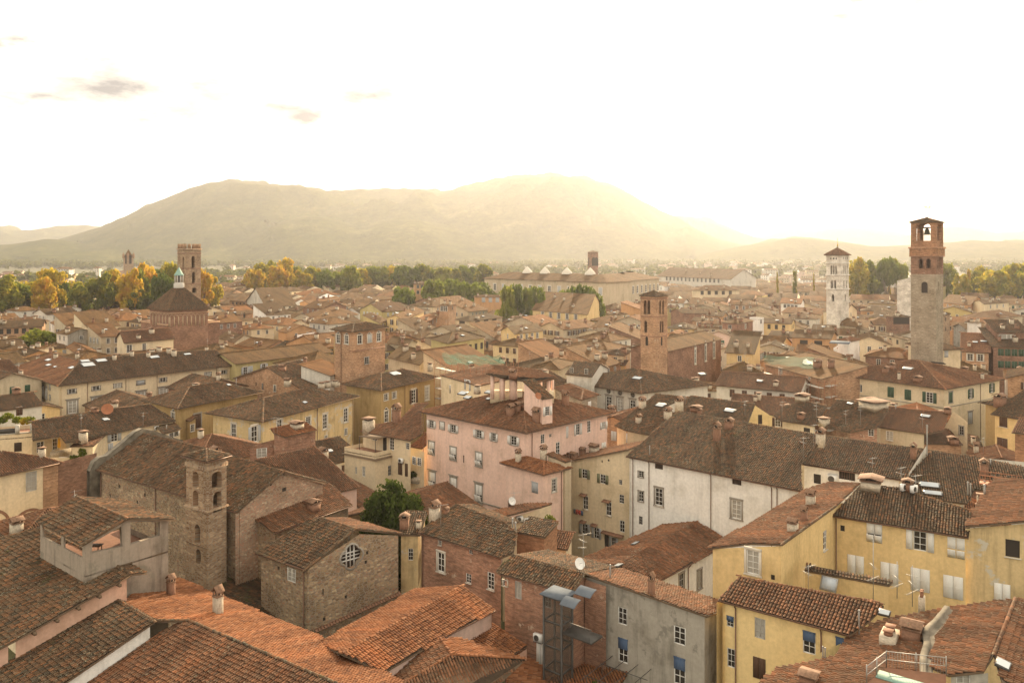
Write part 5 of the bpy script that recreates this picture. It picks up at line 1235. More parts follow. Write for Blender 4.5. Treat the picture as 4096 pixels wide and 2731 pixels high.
def perg(b_, root, lv):
    C, A, D_, B_ = b_.fp; c = (C * .55 + B_ * .45); c = c * .8 + (A + D_) / 2 * .2; m = MB(); u = (A - C) / np.linalg.norm(A - C); v = (B_ - C) / np.linalg.norm(B_ - C); z = 14.1
    m.box(c + u * 1.0 + v * 0.2 + (0, 0, 1.9), (3.6, 3.0, .06), 1, u, v)
    for i in (-1.7, 1.7):
        for j in (-1.4, 1.4): p = c + u * (1 + i) + v * (.2 + j); m.tube(p - (0, 0, .6), p + (0, 0, 1.9), .05)
    o = link('pergola', m.mesh('pergola', ['metaldark', 'timber'], tuple(c)), None, tuple(c)); tag(o, 'dark flat pergola on the cream roof terrace beside the pink house', 'pergola')
b.ext.append(perg)
def flowerbox():
    c0 = at_z((1345, 1200), 9.0); c1 = at_z((1500, 1215), 9.0); e = (c1 - c0); L = np.linalg.norm(e); e /= L; n = np.array((e[1], -e[0], 0)); loc = tuple(c0); r = empty('balcony', loc, 'long balcony full of green plants between the cream terrace house and the pink house', 'balcony')
    m = MB(); c = (c0 + c1) / 2; m.box(c - n * .6, (L + 2.4, 1.6, .2), 0, e, n); m.box(c + n * .2 + (0, 0, .5), (L + 2.4, .1, .9), 1, e, n); link('deck', m.mesh('deck', ['concrete', 'chimplaster'], loc), r)
    for i, (t, l_) in enumerate(((.0, 'leafy plant at the left end of the long planted balcony'), (.45, 'bushy plant in the middle of the long planted balcony'), (1.0, 'trimmed plant at the right end of the long planted balcony'))):
        q = c0 + e * L * t + (0, 0, 1.2); ivy_plant('potted_plant', [(q, (.8, .5, .55))], l_, 'plant', 500, .11, 'leaf_dark')
flowerbox()
def laundry(p, z, lab, cols, n=3):
    c = at_z(p, z); m = MB(); e = np.array((.8, -.6, 0)); nn = np.array((-.6, -.8, 0)); 
    for i in range(n): q = c + e * (i * .55); m.box(q - (0, 0, .4 + .08 * (i % 2)), (.45, .03, .8 + .15 * (i % 2)), i % len(cols), e, nn)
    m.tube(c - e * .4, c + e * (n * .55), .012, mat=0); o = link('washing', m.mesh('washing', cols, tuple(c)), None, tuple(c)); tag(o, lab, 'laundry')
laundry((1025, 1185), 9.4, 'grey and black washing hung from the cream terrace house', ['cloth', 'darkcloth', 'darkcloth'], 3)
# brick dormer house in front of big ochre house
b = Bld('house', 'brick top-storey house with white windows behind the church nave roof', 'house', 'brick', 'red')
k = b.plane([(320, 800), (615, 735)], 17.2, 1, 18, [(318, 802), (618, 733), (500, 655), (190, 725), (215, 760)], caps=(2,)); w = b.wall(k, 0, 1, .25); b.win(w, [(373, 835, 1.25, 1.7, 'v'), (510, 802, 1.25, 1.6, 'v')])
w2 = b.wall3([at_z((0, 880), 16.0), at_z((310, 800), 16.8)]); b.win(w2, [(108, 943, 1.5, 1.4, 'v')]); ac_unit(b, w2, (250, 915)); b.chimney([(432, 715, 1.5, .9, 'p')]); b.wall(k, 4, 0, .1)
antenna(b, (250, 760), 2.4); antenna(b, (220, 765), 2.6)
b = Bld('house', 'long mossy ribbed roof with a tiled verge, right behind the church gable', 'house', 'palepink', 'mix')
k = b.plane([(830, 1298), (1000, 1262)], 14.0, 1, 17, [(830, 1300), (1002, 1260), (590, 885), (300, 945), (40, 1010), (180, 1060), (300, 1080)], caps=(1,)); b.wall(k, 0, 1, .3)
b.wall3([at_z((750, 1260), 13.6), at_z((835, 1310), 13.2)])
H('low roof over a courtyard shed beneath the laurel tree', (1100, 1500), 9, (1330, 1395), 8.5, 'shed_b', 16, 'concrete', 'mix', ov=.2)

# ---- pink house with its annex
use('M3')
b = H('large pink house with white louvred shutters and a rooftop loggia, centre of the photo', (245, 762), (-752, 562), (1062, 572), 20, 'hip', 18, 'pink', 'mix',
  [(125, 832, 1.1, 1.2, '1S')], [(392, 815, .8, 1.3, 'W'), (463, 785, .5, .45, ''), (617, 752, .5, 1.7, '6'), (715, 728, .85, 1.7, 'W1'), (817, 702, .75, 1.8, 'W'), (952, 692, .85, 1.1, '1v'), (532, 910, .85, 2.1, 'W'), (952, 882, 1.0, 1.2, '6')],
  [(98, 600, .9, 1.4, 'b'), (160, 560, .9, 1.1, 'b'), (228, 530, .7, .8, 'b'), (338, 660, .95, 1.7, 'b'), (600, 505, .8, 1.8, 'b')], [], ov=.9)
use('M2'); b.win(b.w0, [(1668, 680, 1.0, 1.1, '1S'), (1766, 692, .9, 1.1, '6S'), (1868, 722, 1.1, 1.1, '1S'), (2103, 772, 1.1, 1.1, '1S'), (2240, 800, .8, 1.1, '1S'),
  (1668, 898, 1.15, 1.9, 'tS'), (1868, 950, 1.15, 1.9, 'tS'), (2103, 1005, 1.15, 2.0, 'tS'), (1963, 1000, .25, 1.1, 'd'), (1675, 1195, 1.25, 2.5, 'tH'), (1870, 1248, 1.25, 2.5, 'tH'), (2103, 1318, 1.25, 2.6, 'tH')])
b.skylight([(1957, 403, 1.6, 1.1), (2002, 442, 1.3, .9), (2195, 393, 1.3, .9), (2192, 455, .8, .6)]); b.chimney([(2088, 385, .8, 1.1, 'f'), (1838, 375, .5, 1.0, 't')])
b.pipe(b.w0, [(1597, 900)]); use('M3'); b.pipe(b.w0 + 1, [(290, 850), (1005, 750)])
b.ext.append(cornice([19.75], .35, .18, 'stonetrim', fpi=.9)); 
def bands(b_, root, lv):
    W = b_.walls[b_.w0]; m = MB(); e, n, p0 = W['e'], W['n'], W['p0']; L = (W['top'][-1] - p0) @ e
    for z in (8.4,): m.box(np.array((*(p0 + e * L / 2 + n * .06)[:2], z)), (L, .15, .18), 0, e, n)
    link('string_course', m.mesh('string_course', ['stonetrim'], lv), root)
b.ext.append(bands)
b = Bld('house', 'pink stair turret with a lean-to tiled roof rising from the large pink house', 'turret', 'pink', 'old', base=19.5)
w = b.box((385, 450), 4.4, (495, 434), 24.0, 'shed_b', 24, .15); b.win(w + 1, [(435, 560, .8, 1.3, 'W1')]); dish(b, (350, 480), .5, 'rust'); ALLB[-1].name = 'stair_turret'
b = Bld('loggia', 'open roof loggia on pink pillars above the large pink house', 'loggia', 'pink', 'mix', base=21.5)
LD = 119.0
lg = [at_d(('M3', *p), LD + d) for p, d in (((-130, 215), 0), ((30, 255), 0), ((310, 300), 0), ((520, 258), 2), ((340, 200), 6), ((-60, 172), 6))]
b.add_plane([lg[0], lg[1], lg[2], lg[3], lg[4], lg[5]], (2, 3, 4))
def pil(b_, root, lv):
    for p, w_, zt_, dd in (((20, 390), .7, 26.0, .6), ((122, 450), 1.0, 25.6, .6), ((445, 400), .5, 25.5, 2.6), ((482, 400), .4, 25.6, 3.2), ((-70, 370), .5, 26.3, .8), ((360, 290), .8, 25.6, 4.0)):
        m = MB(); q = at_d(('M3', *p), LD + dd); zt_ -= .15; m.box((q[0], q[1], (22.6 + zt_) / 2), (w_ * .85, w_ * .85, zt_ - 22.6), 0, (.8, -.6, 0), (.6, .8, 0)); link('pillar', m.mesh('pillar', ['pink'], lv), root)
    for (xa, xb) in ((-90, 205), (360, 495)):
        m = MB(); q0 = at_d(('M3', xa, 400), LD + 2); q1 = at_d(('M3', xb, 400), LD + 2); c = (q0 + q1) / 2; m.box((c[0], c[1] + .6, 22.7), (np.linalg.norm(q1 - q0), 2.2, 1.7), 0); link('parapet', m.mesh('parapet', ['cream'], lv), root)
b.ext.append(pil); use('M3'); b.chimney([(120, 250, .9, 1.0, 'b')])
b = H('pink annex with hipped red roof and roller blind, before the large pink house', (405, 1147), (-5, 1035), (655, 1082), 15.7, 'hip', 19, 'pink', 'red', [(320, 1262, 1.2, 1.45, 'R'), (100, 1440, 1.2, 1.6, 'X')], [(497, 1242, .8, 1.7, 'WT')], [(168, 1020, .6, 1.4, 'p'), (400, 985, .7, 1.4, 'p')], ov=.6)
b.pipe(b.w0 + 1, [(560, 1250)])
H('small brown roof tucked between the pink annex and the cream block with green shutters', (600, 1030), (430, 1000), (665, 1010), 16.6, 'shed_b', 12, 'tan', 'mix', ov=.1)
H('narrow tan gap house in shadow between pink annex and cream block', (652, 1090), (590, 1090), 5, 14.5, 'shed_a', 10, 'tan', 'mix', [(605, 1140, .6, 1.6, '8')], ov=.0)
use('B3')
b = Bld('house', 'pale yellow annex with a sloping red verge and two air conditioners', 'house', 'cream', 'mix')
k = b.plane([(0, 290), (390, 218)], 13.2, -1, 6, [(-40, 330), (385, 222), (392, 212), (200, 215), (0, 258), (-150, 290)], caps=())
w = b.wall3([at_z((20, 345), 12.2), at_z((385, 225), 13.4)]); b.win(w, [(305, 365, .9, 1.1, 'R')]); ac_unit(b, w, (142, 325)); ac_unit(b, w, (196, 338)); antenna(b, (107, 260), 2.4); dish(b, (90, 250), .5)
ivy_plant('climbing_plant', [(at_z(p, 9.5 + i * .9), (.7, .7, .9)) for i, p in enumerate([(400, 440), (380, 480), (370, 430), (375, 350)])], 'dark climbing plant at the corner of the pink annex', 'plant', 1200, .12, 'leaf_dark')
# cream block with green shutters
use('M3')
b = Bld('house', 'cream block with green shutters and washing, left of the big white house', 'house', 'cream', 'old')
p0 = at_z((640, 1030), 14.6); e = np.array((8, -6.4, 0)); e /= np.linalg.norm(e)
def along(p0, e, px_, zt):      # move along a direction until the pixel column matches
    X = (px((px_, 0))[0] - 2048) / F; t = (X * p0[1] - p0[0]) / (e[0] - X * e[1]); q = p0 + e * t; q[2] = zt; return q
p1 = along(p0, e, 1192, 17.9); w = b.wall3([p0, p1]); 
b.win(w, [(777, 1135, .9, 1.3, '4'), (945, 1183, .9, 1.3, '4'), (1108, 1213, .5, .7, ''), (787, 1400, .85, 1.9, 's'), (1000, 1455, .85, 1.9, 's'), (1118, 1367, .75, 1.2, ''), (938, 1022, .2, .35, 'd'), (997, 1012, .3, .3, 'd')])
use('B3'); b.win(w, [(640, 405, .8, 1.35, '5'), (728, 435, .7, 1.35, '5'), (918, 180, .7, 1.2, ''), (922, 385, .7, 1.4, ''), (858, 515, .6, 1.5, '5'), (805, 500, .6, 1.6, 'd')])
bk = np.array((-e[1], e[0], 0)) * 8; b.add_plane([p0 - e * .4 + (0, 0, .12) - bk * .05, p1 + (0, 0, .12) - bk * .05, p1 + bk + (0, 0, .12), p0 - e * .4 + bk + (0, 0, .12)], (), mat='mix')
use('M3'); b.chimney([(680, 995, .9, .8, 'b'), (758, 965, .7, 1.0, 'b'), (865, 940, 1.1, 1.1, 'p')])
def awn(b_, root, lv):
    W = b_.walls[0]
    for p, wd in ((('B3', 635, 145), 1.1), (('B3', 810, 192), 1.2), (('B3', 632, 348), 1.0), (('B3', 716, 372), 1.0), (('B3', 855, 440), 3.4)):
        q = at_plane(p, W['p0'], W['n']); m = MB(); m.box(q + W['n'] * .3, (wd, .7, .08), 0, W['e'], W['n'] * .95 - np.array((0, 0, .3))); link('tiled_canopy', m.mesh('tiled_canopy', ['chimbrick'], lv), root)
b.ext.append(awn); W = b.walls[w]
q = at_plane(('B3', 580, 245), W['p0'], W['n']) + W['n'] * .6; m = MB()
for i, c_ in enumerate((0, 1, 1, 2)): m.box(q + W['e'] * (i * .42) - (0, 0, .35), (.38, .03, .65), c_, W['e'], W['n'])
o = link('washing', m.mesh('washing', ['darkcloth', 'redcloth', 'blue'], tuple(q)), None, tuple(q)); tag(o, 'red and dark washing hung below a window of the cream block', 'laundry')

# ---- big white house
use('M3')
b = Bld('house', 'big white house with a huge plain brown roof and grey-framed windows', 'house', 'white', 'old')
k = b.plane([(1160, 975), ('M4', 460, 1213)], 17.3, 1, 18, [(1157, 976), ('M4', 460, 1215), ('M4', 440, 1120), ('M4', 440, 968), ('M4', 650, 742), ('M4', 0, 632), (1640, 566), (1385, 775)], caps=(4, 5, 6), gut=0)
w = b.wall(k, 0, 1, .5); b.win(w, [(1295, 1342, .75, 1.35, 'S'), (1460, 1347, 1.15, 2.3, 'SWs'), (2172, 1462, 1.3, 2.3, 'SWv'), (1295, 1140, .75, .8, 'S'), (1460, 1065, 1.2, .75, 'n'), (2175, 1208, 1.2, .75, 'n'), ('M3', 1190, 1375, .3, 1.2, 'd')][:6])
use('B3'); b.win(w, [(1062, 340, .5, .95, 'g')]); use('M3'); b.pipe(w, [(1224, 1200), (1372, 1200), (1940, 1300)]); use('M4'); b.pipe(w, [(188, 1250), (235, 1300)])
b.wall(k, 7, 0, .4)
use('M3'); b.chimney([(1993, 830, .75, 2.0, 'b'), (2105, 720, .9, 1.2, 'b')]); b.chimney([(1375, 965, .25, 1.4, 't')]); use('M4'); antenna(b, (458, 940), 3.0); antenna(b, (548, 840), 3.2); b.chimney([(605, 800, .9, 1.6, 'p')])
use('B3')
b = Bld('house', 'two-slope brown roof with white rear wall in front of the big white house', 'house', 'white', 'mix')
k = b.plane([(1490, 350), (880, 680)], 11, 1, 20, [(1490, 350), (880, 680), (1205, 797), (1640, 560), (1690, 470)], caps=(), gut=2)
k2 = b.plane([(1490, 350), (880, 680)], 11, -1, 13, [(880, 680), (1490, 350), (1240, 372), (640, 620), (660, 650)], caps=(0,))
w = b.wall(k, 2, 3, .4); b.win(w, [(1370, 815, .9, 1.9, 'gS'), (1505, 785, .85, 1.9, 'gSv'), (1628, 700, .6, 1.8, 'gS')]); b.pipe(w, [(1415, 800)]); b.skylight([(1023, 523, 1.2, .6), (895, 690, 1.0, .7)])
P = b.planes[k]['P']; b.wall3([P[4] - (0, 0, .1), P[0] - (0, 0, .1)]); 
use('M4')
def scaffold(pL, pR, ztop, zbot, lab, depth=1.1, lev=1.9, bay=1.8, net=None, name='scaffold'):
    a, c = at_z(pL, ztop), at_z(pR, ztop); e = c - a; L = np.linalg.norm(e); e /= L; n = np.array((e[1], -e[0], 0)); 
    if n[1] > 0: n = -n
    loc = (a[0], a[1], 0); r = empty(name, loc, lab, 'scaffold'); m = MB(); nb = max(1, int(L / bay)); 
    for i in range(nb + 1):
        for j in (0, depth): p = a + e * (L * i / nb) + n * j; m.tube((p[0], p[1], zbot), (p[0], p[1], ztop), .045, n=5)
    z = zbot + 1
    while z < ztop:
        for j in (0, depth): 
            m.tube(np.array((*(a + n * j)[:2], z)), np.array((*(c + n * j)[:2], z)), .04, n=5); m.tube(np.array((*(a + n * j)[:2], z + .9)), np.array((*(c + n * j)[:2], z + .9)), .03, n=4)
        cc = (a + c) / 2 + n * depth / 2; d = MB(); d.box((cc[0], cc[1], z), (L, depth, .07), 0, e, n); link('platform', d.mesh('platform', ['concrete'], loc), r)
        for i in range(nb): 
            if (i + int(z)) % 2: p = a + e * (L * i / nb) + n * depth; q = a + e * (L * (i + 1) / nb) + n * depth; m.tube((p[0], p[1], z), (q[0], q[1], z + lev), .03, n=4)
        z += lev
    link('tubes', m.mesh('tubes', ['rust'], loc), r)
    return r, a, c, n
scaffold((25, 1110), (160, 1145), 16.8, 4, 'narrow scaffold tower with platforms against the big white house')
b = Bld('house', 'white-walled house with a bright ribbed roof and rooftop openings, right of the white house', 'house', 'white', 'old')
k = b.plane([(440, 975), (1290, 1112)], 18.0, 1, 18, [(437, 975), (1292, 1113), (1350, 1090), (1505, 852), (1300, 830), (650, 738)], caps=(2, 3, 4), gut=0); w = b.wall(k, 0, 1, .45); b.win(w, [(577, 1105, .9, 1.2, 'd'), (832, 1078, 1.9, 1.0, 'n')]); ac_unit(b, w, (713, 1100), size=(1.1, .45, 1.0)); b.chimney([(1403, 930, .6, 1.6, 'b'), (1520, 900, .35, 4.0, 't')]); antenna(b, (1050, 1060), 2.2)
P = b.planes[k]['P']; b.wall3([P[2] + (.2, 0, .5), P[3] + (.2, 0, .6)], mat='offwhite')
b = Bld('house', 'dark mossy roof with a steel skylight cabin, right of the white party wall', 'house', 'white', 'dark')
k = b.plane([(1610, 1290), (1860, 1318)], 17.0, 1, 18, [(1400, 1262), (1610, 1290), (1862, 1320), (1925, 1200), (2352, 1180), (2450, 1060), (2352, 1000), (2030, 930), (1555, 866), (1350, 1085)], caps=(7,), mat='old'); w = b.wall(k, 1, 2, .4); b.win(w, [(1763, 1335, 1.4, .9, 'd')])
b.chimney([(2010, 1060, .8, 1.4, 'b'), (2065, 985, .3, .8, 't'), (1870, 1240, .35, 1.6, 't'), (1893, 1250, .35, 1.5, 't'), (2012, 1225, .4, 1.5, 't')])
b.skylight([(1540, 1165, 2.2, 1.0), (1570, 1235, 2.0, .8)])
b.wall3([at_z((2030, 930), 18.9), at_z((2420, 965), 18.9)], mat='offwhite', toward=None)
def redrail():
    c = at_z((2150, 1160), 19.0); m = MB(); e = np.array((.83, -.55, 0)); n = np.array((.55, .83, 0)); 
    for sgn in (-1, 1):
        for h in (.1, .6, 1.1): m.tube(c - e * 2 + n * sgn * .9 + (0, 0, h), c + e * 2 + n * sgn * .9 + (0, 0, h), .03)
        for i in range(9): p = c - e * 2 + e * i * .5 + n * sgn * .9; m.tube(p, p + (0, 0, 1.1), .02, n=4)
    for i in range(8): m.tube(c - e * 2 + e * i * .55 - n * .9, c - e * 2 + e * i * .55 + n * .9, .02, n=4)
    m.box(c + (0, 0, .02), (4, 1.8, .04), 0, e, n); o = link('roof_platform', m.mesh('roof_platform', ['rust'], tuple(c)), None, tuple(c)); tag(o, 'red metal railed platform standing on the brown roof at right', 'platform')
redrail()
# ---- behind the white house
use('M3')
b = Bld('house', 'brown roof with yellow chimneys and a skylight behind the big white house', 'house', 'tan', 'old')
k = b.plane([(1060, 692), (1480, 790)], 17.4, 1, 18, [(1055, 694), (1150, 735), (1480, 800), (1640, 640), (1640, 580), (1480, 540), (1700, 432), (1430, 404)], caps=(6,)); b.wall(k, 0, 1, .3); b.wall(k, 1, 2, .3)
b.chimney([(1308, 530, .85, 1.5, 'p'), (1645, 540, .95, 1.6, 'p'), (1542, 630, .9, 1.5, 'p'), (1273, 665, .7, 1.1, 'p')]); b.skylight([(1478, 512, 1.7, 1.2)])
b = Bld('house', 'brown-roofed house with a yellow gable end behind the big white roof ridge', 'house', 'gold', 'old')
k = b.plane([(1690, 640), (2250, 740)], 17.0, 1, 17, [(1500, 720), (2250, 745), (2345, 498), (1755, 424), (1700, 430)], caps=(2,)); b.chimney([(1800, 560, 1.4, .8, 'b'), (1835, 590, .6, .8, 'b')]); b.skylight([(2112, 562, 1.9, 1.1)]); antenna(b, (2250, 600), 2.6); antenna(b, (1700, 500), 2.0)
use('M4'); w = b.box((190, 575), 9, (-30, 600) if 0 else (-60, 590), 16.6, 'gable_a', 22, .2) if 0 else b.wall3([at_z((-25, 505), 18.2), at_z((35, 470), 19.2), at_z((190, 572), 16.9)], mat='gold'); b.win(len(b.walls) - 1, [(87, 595, .7, 1.6, 'n')])
use('M3')
b = Bld('palace', 'long off-white palace with round attic windows below its brown roof', 'palace', 'offwhite', 'old')
w = b.box((1300, 398), (540, 286), (1965, 318), 17, 'hip', 17, .8); b.win(w, [(713, 334, 1.0, 1.0, 'r'), (856, 353, 1.0, 1.0, 'r'), (998, 375, 1.0, 1.0, 'r'), (1102, 392, 1.0, 1.0, 'r'), (1219, 411, 1.0, 1.0, 'r'), (1000, 485, 1.3, 2.7, 'HW'), (1102, 500, 1.3, 2.7, 'HWv'), (1219, 520, 1.3, 2.7, 'HW'), (853, 455, 1.3, 2.7, 'HW'), (1095, 650, 1.3, 1.4, 'Hd')])
b.pipe(w, [(1050, 480), (780, 360)]); b.skylight([(1262, 262, 2.2, 1.2), (1645, 257, 1.8, 1.0), (1855, 225, 1.8, 1.0)])
b = H('white gabled dormer storey set into the long palace roof', (1575, 318), 10, (1400, 350) if 0 else (1590, 316), 19.0, 'shed_b', 14, 'white', 'mix', ov=.1) if 0 else None
H('white raised attic block with two small windows on the long palace roof', (848, 245), (597, 222), (1003, 165), 19.4, 'gable_a', 16, 'offwhite', 'old', [(657, 185, .8, 1.1, 'g'), (790, 197, .8, 1.1, 'g')], [], ov=.3)
H('tan house with a brown hipped roof behind the rooftop loggia', (548, 182), (285, 155), (700, 110), 17.6, 'hip', 17, 'tan', 'old', [], [], [], [], ov=.5)
H('small hipped house between the loggia and the long white palace', (745, 460), (495, 460) if 0 else (490, 350), (912, 412), 17.2, 'hip', 18, 'greystone', 'mix', [], [(822, 500, 1.1, 1.2, '6')], [], [], ov=.4)
# ---- M4 mid
use('M4')
b = H('pale yellow palace with green shutters and a large hipped roof, right middle', (1680, 337), (680, 205), (2192, 250), 17, 'hip', 17, 'cream', 'mix',
  [(803, 308, 1.0, 1.7, 'b'), (945, 327, 1.0, 1.7, 'W'), (1208, 360, 1.4, 2.2, '7'), (1355, 383, 1.4, 2.2, '7'), (1541, 407, 1.4, 2.2, '2W'), (943, 443, 1.0, .8, ''), (1540, 100, .1, .1, 'X')][:6],
  [(1722, 405, 1.3, 2.2, '7S'), (1894, 373, 1.1, 1.9, '2S'), (2075, 325, 1.1, 1.9, '2S'), (1890, 580, 1.4, 2.3, '9H'), (1888, 830, 1.4, 2.6, '8H'), (1995, 400, .1, .1, 'X')][:5],
  [(1163, 195, 1.0, 1.2, 'b'), (1220, 165, 1.0, 1.2, 'b'), (1437, 270, 1.3, 1.0, 'b'), (1280, 250, .5, 1.6, 'f'), (1618, 165, 1.1, .9, 'b'), (1840, 180, 1.2, .8, 'b'), (1995, 250, .5, 1.4, 'f')], [(1330, 50, 1.4, 1.0), (1355, 162, 2.2, 1.2), (1617, 115, 2.6, 1.3)], ov=.8, cat='palace', name='palace')
b.pipe(b.w0 + 1, [(1975, 400)])
def band2(b_, root, lv):
    for q in (0, 1):
        W = b_.walls[b_.w0 + q]; m = MB(); e, n, p0 = W['e'], W['n'], W['p0']; L = (W['top'][-1] - p0) @ e
        m.box(np.array((*(p0 + e * L / 2 + n * .06)[:2], 13.1)), (L, .12, .14), 0, e, n); link('string_course', m.mesh('string_course', ['stonetrim'], lv), root)
b.ext.append(band2)
b = Bld('house', 'cream house with a brown ribbed roof below the pale yellow palace, left part', 'house', 'cream', 'old')
k = b.plane([(265, 602), (560, 648)], 16.4, 1, 17, [(262, 604), (560, 650), (665, 480), (440, 440), (300, 480), (200, 560)], caps=(2,)); w = b.wall(k, 0, 1, .3); b.win(w, [(487, 685, 1.1, .7, 'd')]); b.chimney([(440, 590, 1.0, .9, 'b'), (447, 430, 1.8, 1.0, 'p')]); antenna(b, (570, 620), 3.6, arms=3); antenna(b, (275, 590), 3.2)
b = Bld('house', 'brown-roofed house with a white chimney block, middle part of the row below the palace', 'house', 'brick', 'old')
k = b.plane([(590, 640), (860, 705)], 16.2, 1, 17, [(590, 620), (660, 668), (855, 706), (1105, 660), (1180, 515), (990, 455), (745, 425)], caps=(4, 5)); w = b.wall(k, 2, 3, .3); b.win(w, [(1040, 708, .9, 1.1, '')]); b.skylight([(860, 465, 1.2, .6)]); b.chimney([(1060, 500, 3.2, 1.4, 'f'), (1035, 455, 1.6, .8, 'p'), (635, 640, 1.3, 1.2, 'f')]); antenna(b, (822, 640), 2.6); antenna(b, (948, 640), 3.2)
b = Bld('house', 'red-brown roofed house with stained wall and lace curtain, right part of the row', 'house', 'grey', 'mix')
k = b.plane([(1110, 660), (1500, 717)], 16.2, 1, 17, [(1105, 662), (1500, 718), (1665, 690), (1702, 537), (1480, 520), (1160, 482)], caps=(3, 4)); w = b.wall(k, 0, 1, .3, mat='yellowworn'); b.walls[w]['mat'] = 'tan'; b.win(w, [(1198, 735, 1.1, 1.5, 'Wvs')]); b.skylight([(1508, 572, 1.5, .9)]); b.chimney([(1250, 505, .4, .8, 't')]); antenna(b, (1480, 680), 2.6)
b.wall3([at_z((1640, 722), 14.5), at_z((1700, 538), 18.6), at_z((1866, 615), 17.3)], mat='cream'); b.win(len(b.walls) - 1, [(1815, 690, .7, 1.4, 'gS')]); b.chimney([(1697, 540, .9, .8, 'b')])
H('low tiled roof in the courtyard behind the white party wall', (1395, 800), 6, (1830, 812), 14.2, 'shed_b', 15, 'brickpink', 'mix', [], [], [(1745, 800, 1.2, .9, 'b')], ov=.2)
b = H('yellow house with a dark roof and brown shutters at the right edge', (2355, 600), (2062, 548), 12, 17.6, 'shed_a', 18, 'yellow', 'old', [(2175, 612, 1.3, 1.8, '8s'), (2166, 820, 1.7, 2.6, '8')], [], [(2145, 470, 1.4, 1.6, 'b')], ov=.5)
H('ochre house with a brown roof and washing beside the alley at right', (2120, 480), (1985, 452), (2500, 420), 18.2, 'hip', 17, 'ochre', 'old', [], [], [(2250, 380, .4, .8, 't')], ov=.5)
b = H('orange brick block with a tiled roof at the far right edge', (2245, 706), 5, (2500, 740), 19.6, 'shed_b', 14, 'brickred', 'mix', [], [(2345, 745, .9, .9, 'd')], [], ov=.35)
# scaffolded houses
b = H('brick house under repair behind scaffolding, green net and white sheeting', (610, 250), (115, 120), 12, 17, 'shed_a', 12, 'brickpink', 'mix', [(265, 185, 1.2, 1.6, 'T'), (505, 262, 1.2, 1.6, 'T')], [], [(580, 150, 1.4, 1.6, 'b'), (697, 150, 1.0, 1.6, 'b')], ov=.3)
scaffold((120, 130), (640, 262), 17.2, 5, 'long scaffold wrapped round the brick house left of the pale yellow palace', 1.4, 2.4, 2.6)
scaffold((640, 262), (712, 240), 16.8, 5, 'short return of scaffolding at the corner of the pale yellow palace', 1.4, 2.4, 2.0)
m_, nt_, b__ = new_mat('net'); b__.inputs['Base Color'].default_value = (.07, .19, .13, 1); b__.inputs['Alpha'].default_value = .32; b__.inputs['Roughness'].default_value = .9
def sheet(pts, z, lab, mat, name, cat, amp=.3, N_=14):
    P = [at_z(p, zz) for p, zz in zip(pts, z)]; V = []; 
    for i in range(N_ + 1):
        for j in range(N_ + 1):
            u, v = i / N_, j / N_; q = P[0] * (1 - u) * (1 - v) + P[1] * u * (1 - v) + P[2] * u * v + P[3] * (1 - u) * v; q[2] += amp * (math.sin(i * 1.9 + j) * math.cos(j * 1.3) + random.uniform(-.5, .5)); V.append(q)
    V = np.array(V); k = N_ + 1; Q = np.array([(i * k + j, (i + 1) * k + j, (i + 1) * k + j + 1, i * k + j + 1) for i in range(N_) for j in range(N_)]); o = link(name, quad_mesh(name, V - P[0], Q, [mat], smooth=True), None, tuple(P[0])); tag(o, lab, cat)
sheet([(460, 80), (800, 105), (790, 165), (450, 115)], (18.8, 18.8, 18.3, 18.3), 'crumpled white plastic sheeting on the roof under repair', 'cloth', 'plastic_sheet', 'sheeting', .25)
sheet([(120, 45), (840, 75), (730, 185), (120, 110)], (19.4, 19.0, 17.9, 17.9), 'green debris netting over the roof under repair', 'net', 'debris_net', 'netting', .2)
use('M2')
b = H('house under repair inside scaffolding with green netting, upper centre', (2350, 330) if 0 else (2100, 330), (1745, 230), 12, 19, 'shed_a', 6, 'cream', 'mix', [(1765, 300, 1.2, 2.0, 'W'), (1880, 305, 1.2, 2.0, 'W'), (2000, 320, 1.2, 2.0, '5')], ov=.2)
scaffold((1745, 75), (2080, 150), 21.2, 5, 'front scaffold round the house under repair, upper centre', 1.4, 2.2, 2.2)
scaffold((2080, 150), (2420, 100), 21.2, 5, 'side scaffold round the house under repair, upper centre', 1.4, 2.2, 2.2)
sheet([(1760, 30), (2300, 60), (2350, 130), (1800, 130)], (22.5, 22.5, 21.5, 21.5), 'pale green netting across the scaffold top, upper centre', 'net', 'debris_net', 'netting', .3)
# ================================================================== FAR: towers and churches
def tower(name, label, cat, xl, xc, xr, ytop, D, wall, roof='pyr', pitch=22, ov=.4, rm='old', base=0, lod=0, rise=None):
    b = Bld(name, label, cat, wall, rm, lod=lod, base=base); C = at_d((xc, ytop), D); s_ = CROPS[CUR[0]][2]; wl_, wr_ = (xc - xl) * s_ * D / F, (xr - xc) * s_ * D / F
    S = math.hypot(wl_, wr_); th = math.atan2(wl_, wr_) + math.atan2(C[0], C[1]) * -1
    vr = np.array((math.cos(th), math.sin(th), 0)) * S; vl = np.array((-math.sin(th), math.cos(th), 0)) * S
    w = b.box3(C, C + vl, C + vr, C + vl + vr, C[2], roof, pitch, ov); b.S = S; b.w0 = w; return b
def arc_cornice(zs, over, h, mat): return cornice(zs, over, h, mat, 'cornice', .4)
use('F1')
b = tower('crenellated_tower', 'tall crenellated stone tower behind the broad pyramid-roofed church, at left', 'tower', 1636, 1716, 1839, 330, 262, 'towerstone', 'flat', 0, 0)
b.win(b.w0, [(1684, 478, 1.1, 3.2, 'aX'), (1684, 605, 1.1, 3.0, 'aX')]); b.win(b.w0 + 1, [(1776, 470, 1.3, 3.2, 'aX'), (1780, 610, 1.2, 3.0, 'aX'), (1787, 720, 1.6, 1.4, 'aX')])
for q in (0, 1): b.walls[b.w0 + q]['thick'] = .9
